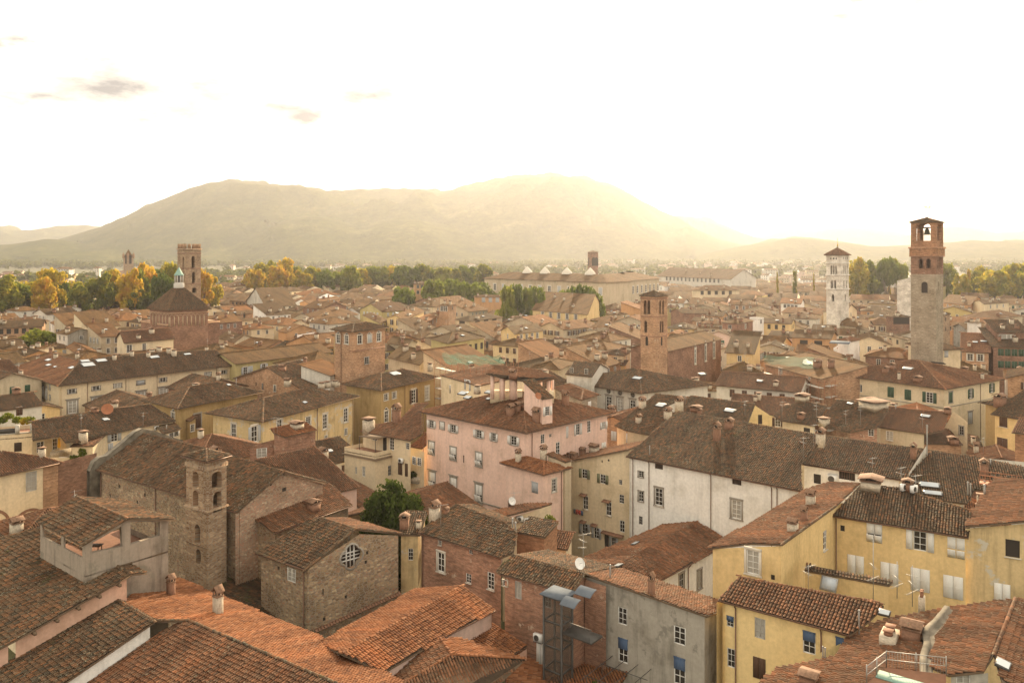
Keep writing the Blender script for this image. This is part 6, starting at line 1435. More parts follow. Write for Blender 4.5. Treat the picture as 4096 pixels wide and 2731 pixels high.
b.ext.append(cornice([43.9], .15, .25, 'brickdark', fpi=0)); b.ext.append(cornice([38.9, 33.9], .12, .2, 'brickdark', fpi=0)); b.ext.append(cornice([b.fp[0][2] - .2], .25, .5, 'towerstone', fpi=0))
def merlons(b_, root, lv):
    C, A, D_, B_ = b_.fp; m = MB()
    for p, q in ((C, A), (C, B_), (A, D_), (B_, D_)):
        d = q - p; L = np.linalg.norm(d); d /= L; n = int(L / 1.5)
        for i in range(n): m.box(p + d * (L * (i + .5) / n) + (0, 0, .75), (.85, .5, 1.5), 0, d, np.cross((0, 0, 1.), d))
    link('merlon', m.mesh('merlon', ['towerstone'], lv), root)
b.ext.append(merlons)
b = tower('bell_tower', 'far slim bell tower with a small spire and pinnacles, rising over the trees at left', 'bell tower', 1138, 1175, 1222, 412, 680, 'towerstone', 'pyr', 68, 0, lod=2)
b.win(b.w0, [(1157, 440, 2.0, 6, 'ad')]); b.win(b.w0 + 1, [(1198, 440, 2.4, 6, 'ad')])
def pinn(b_, root, lv):
    for p in b_.fp:
        m = MB(); m.lathe(p, [(1.0, -1), (1.0, 2.4), (.05, 4.2)], 6); link('pinnacle', m.mesh('pinnacle', ['towerstone'], lv), root)
b.ext.append(pinn)
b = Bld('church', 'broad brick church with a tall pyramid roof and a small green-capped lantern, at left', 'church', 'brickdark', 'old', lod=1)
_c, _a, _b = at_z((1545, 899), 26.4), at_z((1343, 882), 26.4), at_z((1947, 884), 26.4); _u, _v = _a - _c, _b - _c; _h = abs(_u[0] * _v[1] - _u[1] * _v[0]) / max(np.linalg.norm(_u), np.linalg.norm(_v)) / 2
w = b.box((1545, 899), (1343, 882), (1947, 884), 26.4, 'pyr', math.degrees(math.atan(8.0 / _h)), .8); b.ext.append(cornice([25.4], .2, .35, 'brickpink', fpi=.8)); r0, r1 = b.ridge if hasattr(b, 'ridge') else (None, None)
apx = (b.fp[0] + b.fp[2]) / 2; az = max(p[2] for pl in b.planes for p in pl['P'])
def arches(b_, root, lv):
    m = MB()
    for q in (0, 1):
        W = b_.walls[q]; e, n, p0 = W['e'], W['n'], W['p0']; L = (W['top'][-1] - p0) @ e; k = 6 if q == 0 else 9; wd = L / k
        for i in range(k):
            for j in range(8):
                t0, t1 = math.pi * j / 8, math.pi * (j + 1) / 8; c = p0 + e * wd * (i + .5) - (0, 0, 3.0); P = []
                for t in (t0, t1):
                    for r in (.38 * wd, .47 * wd): P.append(c + e * r * math.cos(t) + np.array((0, 0, r * math.sin(t))) + n * .12)
                m.add(P, [(0, 1, 3, 2)])
            m.box(p0 + e * wd * (i + .08) + n * .06 - (0, 0, 4.6), (.3, .2, 3.0), 0, e, n)
    link('blind_arcade', m.mesh('blind_arcade', ['brickpink'], lv), root)
b.ext.append(arches)
def lantern(b_, root, lv):
    c = np.array((apx[0], apx[1], az)); m = MB(); m.lathe(c, [(1.7, -1.4), (1.7, 0), (1.4, .1), (1.4, .4)], 8, 0)
    for i in range(8): t = math.pi / 4 * i; p = c + np.array((math.cos(t) * 1.2, math.sin(t) * 1.2, 0)); m.tube(p + (0, 0, .3), p + (0, 0, 2.5), .22, mat=0)
    m.lathe(c, [(.8, .3), (.8, 2.5)], 8, 2); m.lathe(c, [(1.6, 2.5), (1.6, 2.8), (1.4, 2.9), (.05, 5.2)], 8, 1); m.tube(c + (0, 0, 5.0), c + (0, 0, 6.0), .06, mat=1); link('lantern', m.mesh('lantern', ['marble', 'verdigris', 'pane'], lv), root)
b.ext.append(lantern)
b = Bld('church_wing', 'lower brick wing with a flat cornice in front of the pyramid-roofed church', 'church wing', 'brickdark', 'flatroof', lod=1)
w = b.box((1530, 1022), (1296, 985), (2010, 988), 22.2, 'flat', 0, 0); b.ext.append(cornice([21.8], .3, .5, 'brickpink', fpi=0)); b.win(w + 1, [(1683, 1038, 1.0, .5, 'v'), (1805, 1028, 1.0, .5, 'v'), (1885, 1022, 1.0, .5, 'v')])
use('F3')
b = tower('bell_tower', 'square red brick bell tower with paired arched openings, centre right', 'bell tower', 1278, 1443, 1552, 772, 190, 'brickred', 'hip', 24, .25, lod=0)
b.wm = 'brickpink'; L_ = [(1333, 885, .9, 2.6, 'aX'), (1366, 885, .9, 2.6, 'aX'), (1338, 1060, .8, 2.2, 'aX'), (1358, 1060, .8, 2.2, 'aX'), (1348, 1190, .8, 1.7, 'ad'), (1614, 1190, .1, .1, 'X')][:5]
b.win(b.w0, L_); b.win(b.w0 + 1, [(1472, 885, .8, 2.6, 'aX'), (1500, 885, .8, 2.6, 'aX'), (1476, 1060, .7, 2.2, 'aX'), (1496, 1060, .7, 2.2, 'aX'), (1486, 1190, .7, 1.6, 'ad')])
b.ext.append(cornice([b.fp[0][2] - .6], .15, .3, 'chimbrick', fpi=.3)); b.ext.append(cornice([29.0, 24.2], .10, .2, 'chimbrick', fpi=.3))
b = H('brick church nave with blind arches beside the red brick bell tower', (1548, 1274), 11, (2048, 1160), 20.2, 'gable_b', 20, 'brickdark', 'old', [], [(1790, 1320, 1.0, 4.0, 'aT'), (1885, 1290, 1.0, 4.2, 'aTg'), (1962, 1265, 1.2, 4.2, 'aTg')], ov=.4, cat='church', name='church')
b = tower('bell_tower', 'far square tower with a shallow roof standing beyond the long pale palace', 'bell tower', 798, 830, 910, 365, 610, 'brickdark', 'pyr', 20, .5, lod=2)
b.win(b.w0 + 1, [(860, 460, 3, 5, 'ad'), (885, 460, 3, 5, 'ad')]); b.win(b.w0, [(815, 460, 2, 5, 'ad')])
b = H('very long pale palace front with rows of tall windows, facing the centre trees', (985, 642), (-165, 603), 24, 28.2, 'hip', 17, 'tan', 'old', [], [], [], [(1130, 552, 5, 2.4), (1195, 548, 5, 2.2)], ov=1.0, cat='palace', name='palace', lod=2)
b.wins += [(b.w0, ('local', 4 + i * 7.0, 23.2, 2.2, 4.0, 'T' if i % 2 else 'TR'), False, None) for i in range(int(np.linalg.norm((b.fp[1] - b.fp[0])[:2]) / 7.0) - 0)]
b.wins += [(b.w0, ('local', 4 + i * 7.0, 14.5, 2.2, 4.0, 'T'), False, None) for i in range(int(np.linalg.norm((b.fp[1] - b.fp[0])[:2]) / 7.0) - 0)]
def cones(b_, root, lv):
    r0, r1 = b_.ridge
    for t in (.12, .36, .6, .8):
        m = MB(); c = r0 + (r1 - r0) * t; m.lathe(c, [(3.0, -.4), (2.8, .6), (.1, 3.6)], 8); link('skylight', m.mesh('skylight', ['paletrim'], lv), root)
b.ext.append(cones)
b = H('long pale palace wing with tall windows running right from the palace corner', (985, 642), 24, (1482, 603), 28.15, 'hip', 17, 'tan', 'old', [], [], [], [(1130, 552, 5, 2.4), (1195, 548, 5, 2.2)], ov=1.0, cat='palace', name='palace', lod=2)
b.wins += [(b.w0 + 1, ('local', 4 + i * 6.0, 22.8, 2.0, 4.2, 'T'), False, None) for i in range(int(np.linalg.norm((b.fp[3] - b.fp[0])[:2]) / 6.0) - 0)]
use('F4')
b = tower('bell_tower', 'white marble bell tower with a pointed roof and rows of slim arches', 'bell tower', 641, 776, 866, 580, 300, 'marble', 'hip', 38, .7, lod=0, rm='mix')
b.planes  # roof
r3 = lambda y, xs, w_, h_: [(x, y, w_, h_, 'aX') for x in xs]
b.win(b.w0, r3(715, (697, 717, 737), .75, 2.6) + r3(838, (701, 729), 1.0, 2.4) + [(711, 955, 1.2, 2.0, 'aX'), (718, 610, .7, .7, 'r'), (694, 610, .5, .7, 'd'), (740, 610, .5, .7, 'd')]); b.win(b.w0 + 1, r3(715, (806, 822, 838), .62, 2.6) + r3(838, (806, 830), .75, 2.4) + [(818, 955, .9, 2.0, 'aX'), (805, 607, .4, .9, 'd'), (822, 607, .4, .9, 'd'), (838, 607, .4, .9, 'd')])
for q in (0, 1): b.walls[b.w0 + q]['thick'] = .8
zt = b.fp[0][2]; b.ext.append(cornice([zt - .2, zt - 3.1], .3, .3, 'marble', fpi=.65)); b.ext.append(cornice([zt - 7.6, zt - 12.9], .25, .3, 'marble', fpi=.65))
def finial(h, mats=('gilt', 'metaldark')):
    def f(b_, root, lv):
        c = (b_.fp[0] + b_.fp[2]) / 2; z = max(p[2] for pl in b_.planes for p in pl['P']); c = np.array((c[0], c[1], z - .3)); m = MB(); m.tube(c, c + (0, 0, h), .12, .05, 0); m.lathe(c, [(.05, h * .2), (.4, h * .32), (.05, h * .44)], 8, 0); m.tube(c + (-.35, 0, h * .85), c + (.35, 0, h * .85), .04, mat=0); link('finial', m.mesh('finial', list(mats), lv), root)
    return f
b.ext.append(finial(4.0))
# clock tower at right
b = tower('clock_tower', 'tall stone and red brick clock tower with open belfry and weather vane, at right', 'tower', 1388, 1603, 1668, 296, 185, 'brickred', 'pyr', 20, .55, base=0, lod=0)
b.walls = []; C, A, D_, B_ = b.fp; cen = (C + D_) / 2; zt = C[2]
def tw(z0, z1, k, mat, holes0=(), holes1=(), thick=.7):
    """one stage of the tower between z0 and z1, k = half-width factor"""
    pts = [cen + (p - cen) * k for p in (C, A, D_, B_)]
    for i, (p, q) in enumerate(((pts[0], pts[1]), (pts[0], pts[3]), (pts[1], pts[2]), (pts[3], pts[2]))):
        a, c = p.copy(), q.copy(); a[2] = c[2] = z1; mid = (a + c) / 2; w_ = b.wall3([a, c], z0, mat, toward=mid + (mid - cen) * 5); b.walls[w_]['thick'] = thick
        b.walls[w_]['face'] = i
    return len(b.walls) - 4
zb = zt - 5.8     # belfry floor
w1 = tw(zb, zt + .15, .90, 'brickred'); L0 = np.linalg.norm((A - C)[:2]) * .9; L1 = np.linalg.norm((B_ - C)[:2]) * .9
for q in (0, 3): b.wins.append((w1 + q, ('local', L0 * .5, zt - 2.75, L0 * .60, 3.2, 'aX'), True, None))
for q in (1, 2): b.wins.append((w1 + q, ('local', L0 * .5, zt - 2.75, L0 * .56, 3.2, 'aX'), True, None))
w2 = tw(zb - 2.1, zb, .985, 'brickred'); w3 = tw(zb - 6.4, zb - 2.1, .90, 'brickdark')
b.win(w3, [(1467, 662, 1.0, 1.7, 'aX'), (1531, 662, 1.0, 1.7, 'aX')]); b.win(w3 + 1, [(1613, 655, .7, 2.2, 'aX'), (1627, 655, .7, 2.2, 'aX'), (1640, 655, .7, 2.2, 'aX')])
w4 = tw(0, zb - 6.4, .90, 'greystone'); b.win(w4, [(1498, 868, 1.35, 2.0, 'ad')]); b.win(w4 + 1, [(1617, 850, .5, 1.6, 'aX')])
b.ext.append(lambda b_, root, lv: [cornice([zb - .2], .15, .4, 'brickred', fpi=.0)(b_, root, lv), cornice([zb - 2.2], .02, .25, 'chimbrick', fpi=.0)(b_, root, lv)])
def bell(b_, root, lv):
    c = np.array((cen[0], cen[1], zt - 1.7)); m = MB(); m.lathe(c, [(.15, .35), (.42, .2), (.5, -.3), (.62, -.8), (.85, -1.15), (.8, -1.2)], 16, 0); m.box(c + (0, 0, .5), (L0 * .9, .3, .35), 1, (A - C) / np.linalg.norm(A - C), (B_ - C) / np.linalg.norm(B_ - C)); link('bell', m.mesh('bell', ['bronze', 'timber'], lv), root)
    f = MB(); pts = [cen + (p - cen) * .88 for p in (C, A, D_, B_)]
    f.add([np.array((p[0], p[1], zb + .05)) for p in pts], [(0, 1, 2, 3)]); link('floor_slab', f.mesh('floor_slab', ['concrete'], lv), root)
    z = max(p[2] for pl in b_.planes for p in pl['P']) - .2; c = np.array((cen[0], cen[1], z)); v = MB(); v.tube(c, c + (0, 0, 3.3), .06, .03); v.tube(c + (-.7, 0, 1.6), c + (.7, 0, 1.6), .03); v.tube(c + (0, -.7, 1.6), c + (0, .7, 1.6), .03)
    for k in range(2):
        P = []
        for i in range(9): t = i / 8; P += [c + (-1.0 + 1.5 * t, 0, 2.5 + .35 * k + .12 * math.sin(t * 7 + k)), c + (-1.0 + 1.5 * t, 0, 2.68 + .35 * k + .12 * math.sin(t * 7 + k))]
        v.add(P, [(2 * i, 2 * i + 1, 2 * i + 3, 2 * i + 2) for i in range(8)])
    v.add([c + (.5, 0, 2.5), c + (1.1, 0, 2.75), c + (.5, 0, 3.0)], [(0, 1, 2)]); link('weather_vane', v.mesh('weather_vane', ['gilt'], lv), root)
b.ext.append(bell)
# white church behind
b = H('long white church wall with low brown roof between the marble and clock towers', (1262, 800), (862, 775) if 0 else (880, 770), 14, 24.5, 'gable_a', 15, 'marble', 'mix', ov=.3, cat='church', name='church')
b = Bld('church_facade', 'white marble church facade with a green winged statue, left of the clock tower', 'church facade', 'marble', 'old', lod=1)
q0 = at_d((1262, 900), 300); e = np.array((.80, -.60, 0)); n0 = np.array((.6, .8, 0)); zf = lambda y: 45 - ((750 + y * .466) - HY) * 300 / F
b.wall3([q0 + (0, 0, zf(800) - q0[2]), q0 + e * 5 + (0, 0, zf(770) - q0[2]), q0 + e * 12 + (0, 0, zf(755) - q0[2]), q0 + e * 12 + (0, 0, zf(800) - q0[2])]); b.wall3([q0 + (0, 0, zf(800) - q0[2]), q0 + n0 * 3 + (0, 0, zf(800) - q0[2])], toward=np.array((-200., 100, 20)))
def ang(b_, root, lv):
    c = q0 + e * 8.6; c[2] = zf(765); m = MB(); m.lathe(c, [(.9, 0), (1.1, 1.5), (.6, 3.2), (.8, 4.2), (.35, 5.0), (.45, 5.6), (.1, 6.0)], 8)
    for sg in (-1, 1): m.add([c + (sg * .3, 0, 4.4), c + (sg * 2.2, 0, 5.6), c + (sg * 1.8, 0, 2.8), c + (sg * .5, 0, 2.4)], [(0, 1, 2, 3)])
    link('statue', m.mesh('statue', ['verdigris'], lv), root)
b.ext.append(ang)

# ================================================================== FAR: houses traced by hand (C, A, B = front, left and right eave corners)
def autodetail(b, k):
    for n_ in range(1 + k % 3):
        pl = b.planes[n_ % len(b.planes)]
        if pl['mat'] == 'flatroof': return
        P = pl['P']; q = np.mean(P, axis=0) * .6 + P[n_ % len(P)] * .4; b.chim.append((to_px(q) + (random.choice((.7, .9, 1.1)), random.choice((1.0, 1.4)), random.choice('ppfb')), 'O'))
    if k % 3 == 0: b.sky.append((to_px(np.mean(b.planes[0]['P'], axis=0)) + (1.3, .9), 'O'))
    if k % 2 == 0: antenna(b, to_px(np.mean(b.planes[-1]['P'], axis=0)), 2.8, 'O')
def HF(label, C, A, B, z, roof='hip', wall='cream', rm='old', g0=None, g1=None, pitch=18, ov=.5, ch=0, **k):
    b = H(label, C, A, B, z, roof, pitch, wall, rm, ov=ov, **k)
    for q, g in ((0, g0), (1, g1)):
        if g: b.grid(b.w0 + q, g[0], g[1], g[2] if len(g) > 2 else 1.1, g[3] if len(g) > 3 else 1.7, g[4] if len(g) > 4 else '')
    autodetail(b, len(ALLB)); return b
use('F1')
HF('red brick house with a wide brown roof at the left edge beside the bushy tree', (400, 1046), (-180, 1066), (432, 1018), 16, 'gable_a', 'brickpink', 'mix', (6, 2, 1.4, 1.9, 'd'), None)
HF('grey stained gable house with one white window, right of the round bushy tree', (614, 1122), (500, 1106), (884, 1097), 17.5, 'gable_a', 'offwhite', 'old', (2, 2), (1, 1, 1.3, 1.3), mats={1: 'grey'})
HF('white gable house behind the grey stained gable house', (520, 1046), (455, 1008), (775, 1020), 15.5, 'gable_a', 'white', 'mix', (2, 1), (2, 1))
HF('yellow three-window house with a hipped roof in front of the far trees', (778, 964), (745, 912), (988, 952), 15.5, 'hip', 'yellow', 'mix', (1, 2), (3, 2, 1.5, 1.9, '9T'))
HF('salmon house adjoining the yellow three-window house', (985, 958), (960, 945), (1140, 952), 14.2, 'gable_b', 'orange', 'mix', None, (3, 1, 1.4, 1.8, '9'))
b = HF('cream house with two windows and a bright ribbed roof, behind the long yellow palace', (1137, 1201), (1058, 1152), (1612, 1159), 19.5, 'gable_b', 'cream', 'mix', None, None, lod=1); b.win(b.w0 + 1, [(1190, 1250, 1.6, 2.2, 'W'), (1325, 1237, 1.1, 2.2, 'W'), (1205, 1375, .1, .1, 'X')][:2])
HF('broad brown roof with cream end wall at the far left, behind the palace', (60, 1270), (-60, 1290), (520, 1225), 15.6, 'gable_b', 'cream', 'old', (1, 1), None)
HF('sunlit red roof with a curved lead gutter behind the long palace', (780, 1345), (600, 1235), (950, 1300), 14.5, 'gable_a', 'tan', 'red')
HF('cream house with an arched loft opening, near the far left trees', (310, 930), (258, 905), (482, 868), 16, 'gable_b', 'offwhite', 'mix', None, (2, 1, 2.0, 1.6, 'ad'))
HF('low cream house with a brown roof, left of the arched-loft house', (135, 925), (45, 918), (292, 872), 14.5, 'gable_b', 'cream', 'mix', (2, 1), (2, 1))
HF('orange terrace house with a raised attic beneath the far trees', (960, 885), (915, 858), (1135, 900), 15, 'gable_b', 'orange', 'mix', (1, 1), (2, 1))
HF('brick house with a red roof left of the pyramid-roofed church', (1240, 868), (1090, 838), (1345, 842), 17, 'gable_b', 'brickpink', 'red', None, (1, 1, 1.4, 1.6, ''))
HF('long cream house with dark shutters right of the crenellated tower', (1872, 735), (1846, 715), (2172, 712), 19.5, 'hip', 'cream', 'mix', None, (5, 2, 1.3, 2.0, '8'))
HF('long brick house with arched windows right of the pyramid-roofed church', (1985, 948), (1962, 935), (2335, 925), 17, 'gable_b', 'brickpink', 'mix', None, (3, 1, 1.0, 2.6, 'ad'))
HF('low brick shed front at the foot of the pyramid-roofed church', (1250, 1096), (1180, 1110), (1460, 1085), 14.5, 'gable_b', 'brickdark', 'mix')
HF('patchwork roofed house right of the church wing foot', (2150, 1195), (1990, 1150), (2350, 1150), 13.5, 'gable_a', 'tan', 'mix')
HF('pale flat-topped house with a loggia above the far trees, right of the crenellated tower', (2085, 690), (2075, 672), (2320, 670), 20, 'hip', 'cream', 'mix', None, (4, 1, 1.4, 1.6, 'd'))
use('F2')
HF('worn white palace with brown windows under a wide dark roof, left of the orange house', (142, 870), (-40, 812), (432, 852), 18, 'gable_b', 'offwhite', 'old', None, (4, 2, 1.3, 2.4, 'g'))
HF('tall orange house with grey shutters beside the worn white palace', (540, 836), (450, 828), (835, 790), 18.5, 'gable_b', 'orange', 'mix', None, (4, 2, 1.2, 2.4, '9'))
HF('orange house with a hipped dark roof and skylights, right of the tall orange house', (948, 824), (808, 818), (1335, 788), 17, 'hip', 'orange', 'old', (2, 1), (4, 1), sk=[(908, 795, 2.0, 1.2), (993, 770, 2, 1.2), (1090, 780, 2, 1.2)])
HF('long white house with dark open shutters behind the brick tower house', (585, 982), (500, 935), (1005, 935), 17, 'hip', 'offwhite', 'mix', None, (4, 1, 1.3, 2.2, '3T'), sk=[(918, 903, 2.0, 1.2)])
HF('yellow corner house with brown shutters right behind the brick tower house', (1415, 988), (1250, 966), (1605, 905), 18.5, 'gable_b', 'yellow', 'old', (2, 2, 1.2, 2.1, '3'), (1, 1), sk=[(1345, 925, 2.4, 1.2), (1468, 935, 3, 1.2)])
HF('brown-roofed olive house left of the yellow corner house', (1190, 1018), (1030, 940), (1290, 990), 17, 'hip', 'olive', 'old', None, (2, 2, 1.1, 1.9, '3'))
HF('small square orange tower house with a low roof below the far tree row', (1500, 657), (1494, 650), (1658, 656), 26, 'hip', 'orange', 'mix', None, (3, 2, 1.6, 2.0, 'g'))
HF('peach house with a roof terrace and grey shutters, left of the long pale palace', (2065, 777), (2050, 770), (2420, 778), 21, 'hip', 'orange', 'mix', None, (4, 1, 1.8, 2.4, '9'))
b = HF('olive-yellow house with a row of dark attic openings, above the scaffolded house', (1812, 1203), (1650, 1157), (2165, 1145), 19, 'hip', 'olive', 'old', None, None)
b.wins += [(b.w0 + 1, ('local', 2.2 + 2.9 * i, 16.6, 1.3, 1.9, 'd'), True, None) for i in range(7)]
HF('brown roof with twin chimney stacks behind the brick tower house', (1440, 1232), (1256, 1196), (1545, 1190), 17.5, 'gable_a', 'tan', 'old')
HF('broad ribbed brown roof between brick tower house and scaffolding', (1560, 1400), (1256, 1330), (1790, 1320), 17.5, 'gable_a', 'tan', 'old')
HF('big brown-roofed loggia house with deep shade beneath, right of the stone-fronted row', (2010, 1000), (1875, 982), (2330, 960), 18, 'hip', 'tan', 'old', (1, 1, 4, 2.4, 'd'), (3, 1, 3.0, 2.4, 'd'))
HF('white house with a red roof below the far tree row', (470, 762), (400, 745), (842, 755), 18, 'hip', 'offwhite', 'red', None, (4, 2, 1.1, 1.9, '8'))
HF('small white house with dark shutters just below the yellow trees', (95, 665), (85, 655), (262, 662), 20, 'hip', 'white', 'mix', None, (5, 1, 1.2, 1.7, '8'))
HF('cream gable house with a brown roof below the far tree row', (700, 690), (618, 678), (835, 680), 19, 'gable_b', 'cream', 'mix', (1, 1), (3, 1))
HF('low brick house right of the yellow corner house', (1610, 1010), (1450, 1000), (1720, 960), 15.5, 'gable_b', 'brickpink', 'red', (1, 1, 1.2, 1.6, 'd'), (2, 1))
HF('square cream turret house with a red roof above the brown roofs', (1830, 855), (1728, 850), (1905, 835), 22, 'hip', 'brickpink', 'mix', (2, 1, 2.0, 2.2, ''), (1, 1, 1.2, 1.6, 'g'))
HF('orange gable house with air conditioners left of the brick tower house', (330, 1105), (246, 1085), (625, 1075), 15, 'gable_a', 'orange', 'mix', None, (2, 1))
HF('white boxy annex with two fans left of the brick tower house', (455, 1140), (420, 1125), (640, 1108), 15.5, 'flat', 'white', 'flatroof', None, (2, 1, .9, .9, 'd'))
use('F3')
HF('yellow palace with grey-framed windows left of the red brick bell tower', (808, 938), (290, 896), (942, 858), 19.5, 'gable_a', 'yellow', 'old', (5, 3, 1.5, 2.4, 'T'), None)
HF('yellow house with four small balconies in the hazy centre', (132, 1117), (0, 1080), (408, 1083), 17, 'gable_b', 'yellow', 'old', (1, 1), (4, 2, 1.1, 1.9, 'T'))
HF('long cream house with four dark windows beyond the red brick bell tower', (1766, 715), (1757, 702), (2208, 714), 22, 'hip', 'cream', 'mix', None, (5, 1, 1.8, 2.2, 'd'))
HF('broad brown roof just left of the red brick bell tower', (1080, 1010), (795, 985), (1300, 995), 16.5, 'hip', 'olive', 'old', (3, 1))
HF('brick house with few windows directly right of the red brick bell tower', (1785, 912), (1555, 905), (1910, 930), 19, 'gable_a', 'brickdark', 'mix', (2, 2, 1.2, 1.4, 'g'), None)
HF('brick and pink house right of the brick church nave roof', (2190, 1022), (2028, 1008), (2338, 992), 19.5, 'hip', 'brickdark', 'mix', (1, 1, 1.6, 1.6, 'g'), (1, 2, 1.5, 1.8, 'W'))
HF('cream low house with a hipped brown roof between brick house and pink house', (1830, 1055), (1795, 1048), (2035, 1058), 16.5, 'hip', 'tan', 'mix', None, (2, 1, 1.2, 1.4, 'g'))
HF('cream house above a tiled porch, left foot of the red brick bell tower', (1145, 1315), (965, 1300), (1215, 1275), 17.6, 'hip', 'cream', 'old', (1, 1, 1.1, 1.6, ''), (1, 1), lod=1)
HF('yellow porch house with washing beneath the cream house at the bell tower foot', (1150, 1405), (960, 1395), (1180, 1392), 15.2, 'shed_a', 'yellow', 'mix', (2, 1, 1.2, 1.8, 'v'), None, lod=1)
HF('house under a red-brown roof with white awning, hazy centre', (720, 1265), (400, 1215), (795, 1235), 16, 'gable_a', 'tan', 'mix', (3, 1, 1.2, 1.6, 'g'), None)
HF('pale gable wall with a brown roof left of the white awning house', (120, 960), (100, 955), (365, 950), 17, 'gable_b', 'cream', 'mix', None, (2, 1, 2.0, 1.6, 'd'))
HF('tan hipped house right of the brick church, beside the stained wall house', (2340, 1300), (2000, 1300) if 0 else (2060, 1285), 14, 17.5, 'shed_a', 'yellow', 'old', (1, 1, 1.1, 1.6, ''), None)
HF('distant white apartment block with balconies on the plain', (1500, 440), (1489, 440), (1703, 440), 44.0, 'flat', 'offwhite', 'flatroof', None, None) if 0 else None
HF('long low white barracks with a brown roof, right of the long pale palace', (2120, 615), (1435, 585), (2360, 600), 24, 'gable_a', 'offwhite', 'mix', (14, 1, 2.0, 3.0, 'g'), None)
HF('small white gable house right of the long pale palace end', (1510, 680), (1445, 675), (1640, 668), 20, 'gable_b', 'white', 'mix', (1, 1), (2, 1))
use('F4')
b = HF('white house with an awning-covered roof terrace, in front of the clock tower', (850, 1405), (705, 1375), (945, 1345), 17.4, 'flat', 'white', 'flatroof', (1, 1, 1.3, 1.7, 'g'), (1, 1, .8, 1.0, 'd'), lod=1)
b = H('white upper storey and pale awning on the terrace of the white house', (850, 1325), (745, 1308), (950, 1305), 20.5, 'hip', 18, 'white', 'mix', [], [], [], [], ov=.3, lod=1)
def awn2(b_, root, lv):
    q = at_d(('F4', 772, 1328), b_.fp[0][1] - 1.5); m = MB(); m.box(q, (5.0, 3.0, .06), 0, (.85, -.5, 0), (.5, .8, .15)); link('awning', m.mesh('awning', ['awning'], lv), root)
b.ext.append(awn2)
b = H('house with a columned open loggia and brown roof at the foot of the clock tower', (1625, 1395), (1330, 1340), (1838, 1385), 21.0, 'hip', 16, 'cream', 'old', [(1365, 1400, .9, 2.0, 'd'), (1425, 1400, 1.6, 2.2, 'd'), (1495, 1400, 1.8, 2.2, 'v'), (1560, 1410, 1.4, 2.2, 'd')], [(1685, 1430, 1.2, 1.6, 'R')], ov=.6, lod=1)
HF('brick house with green shutters and a glazed attic at the right edge', (2075, 1365), 12, (2420, 1375), 19.5, 'shed_b', 'brickdark', 'old', None, (4, 2, 1.4, 1.8, '7'), lod=1)
HF('glazed white attic storey above the brick house at the right edge', (2110, 1240), 8, (2420, 1245), 23.0, 'shed_b', 'brickdark', 'old', None, (2, 1, 4.2, 1.7, 'v'), lod=1)
HF('bright red-ribbed roof house left of the green-shuttered brick house', (1800, 1405), 12, (2068, 1420), 18.0, 'shed_b', 'brickpink', 'red', None, (2, 1, 1.4, 1.8, 'T'), lod=1, sk=[(2008, 1323, 1.6, .9)])
HF('grey patched house front right of the clock tower', (1850, 1215), (1735, 1190), (2040, 1200), 18.5, 'gable_b', 'grey', 'mix', (1, 1, 1.0, 1.2, ''), (3, 2, 1.1, 1.5, ''))
HF('white-walled house with black shutters behind the grey patched house', (1862, 1152), (1840, 1150), (2010, 1158), 21.0, 'gable_b', 'white', 'mix', None, (1, 1, 1.6, 1.5, '8'))
HF('dark stone house pressed against the right side of the clock tower', (1640, 1100), (1600, 1090), (1725, 1085), 24.0, 'hip', 'towerstone', 'old', None, (1, 2, .8, 1.2, 'd'))
HF('open loggia house with brick piers left of the clock tower', (1220, 1110), (1150, 1100), (1390, 1110), 21.0, 'hip', 'brickdark', 'mix', None, (3, 1, 2.6, 2.4, 'd'))
HF('large brown roof house at the foot left of the clock tower', (1360, 1310), (930, 1280) if 0 else (905, 1205), (1390, 1300), 17.5, 'gable_a', 'tan', 'old', (6, 1, 1.4, 1.4, 'd'))
HF('white house with four attic windows left of the marble bell tower', (440, 1000), (255, 990), (475, 985), 19.5, 'gable_a', 'white', 'red', (4, 1, 1.5, 1.6, 'g'), None)
HF('cream house with a red roof below the white four-window attic house', (620, 1090), (265, 1070), (735, 1075), 17.0, 'gable_a', 'cream', 'red', (5, 1, 1.1, 1.7, 'g'), None)
HF('cream house with a chimney-topped red roof below the marble bell tower', (820, 1072), (615, 1062), (930, 1050), 19.0, 'gable_a', 'cream', 'mix', (2, 1, 1.2, 1.4, ''), (1, 1))
HF('white-sided house with a chimney pipe at the far left of the right cluster', (70, 1120), (-20, 1112), (135, 1115), 19.5, 'flat', 'white', 'flatroof', None, (1, 1))
HF('broad dark roof house between the white terrace house and the red roofs', (1010, 1210), (770, 1180), (1060, 1175), 17.0, 'gable_a', 'tan', 'old')
HF('long brown-roofed house with two dark loft openings left of the white terrace house', (700, 1300), (345, 1285), (760, 1270), 16.5, 'gable_a', 'orange', 'mix', (2, 1, 2.4, 1.4, 'd'))
HF('yellow block with a square turret right behind the clock tower', (1640, 860), (1600, 855), (1795, 800), 22.5, 'hip', 'olive', 'mix', None, (3, 1, 1.6, 1.6, 'g'))
HF('long brown roof right of the clock tower under the yellow trees', (1900, 1040) if 0 else (1890, 1010), (1640, 985), (2020, 985), 19.5, 'gable_a', 'orange', 'mix', (4, 1))
HF('cream house with a flat terrace right of the clock tower, by the long brown roof', (2010, 1000), (1905, 985), (2235, 985), 20.5, 'gable_b', 'cream', 'mix', None, (3, 1))
HF('orange-chimneyed house with a wide red roof at the right', (2090, 1130), (1800, 1105), (2352, 1100), 18.5, 'hip', 'tan', 'red', (2, 1), None, ch=3)
HF('low pink house between gold and brown roofs at the far right edge', (2240, 860), (2130, 850), (2400, 850), 21.5, 'hip', 'salmon', 'mix', None, (3, 1))

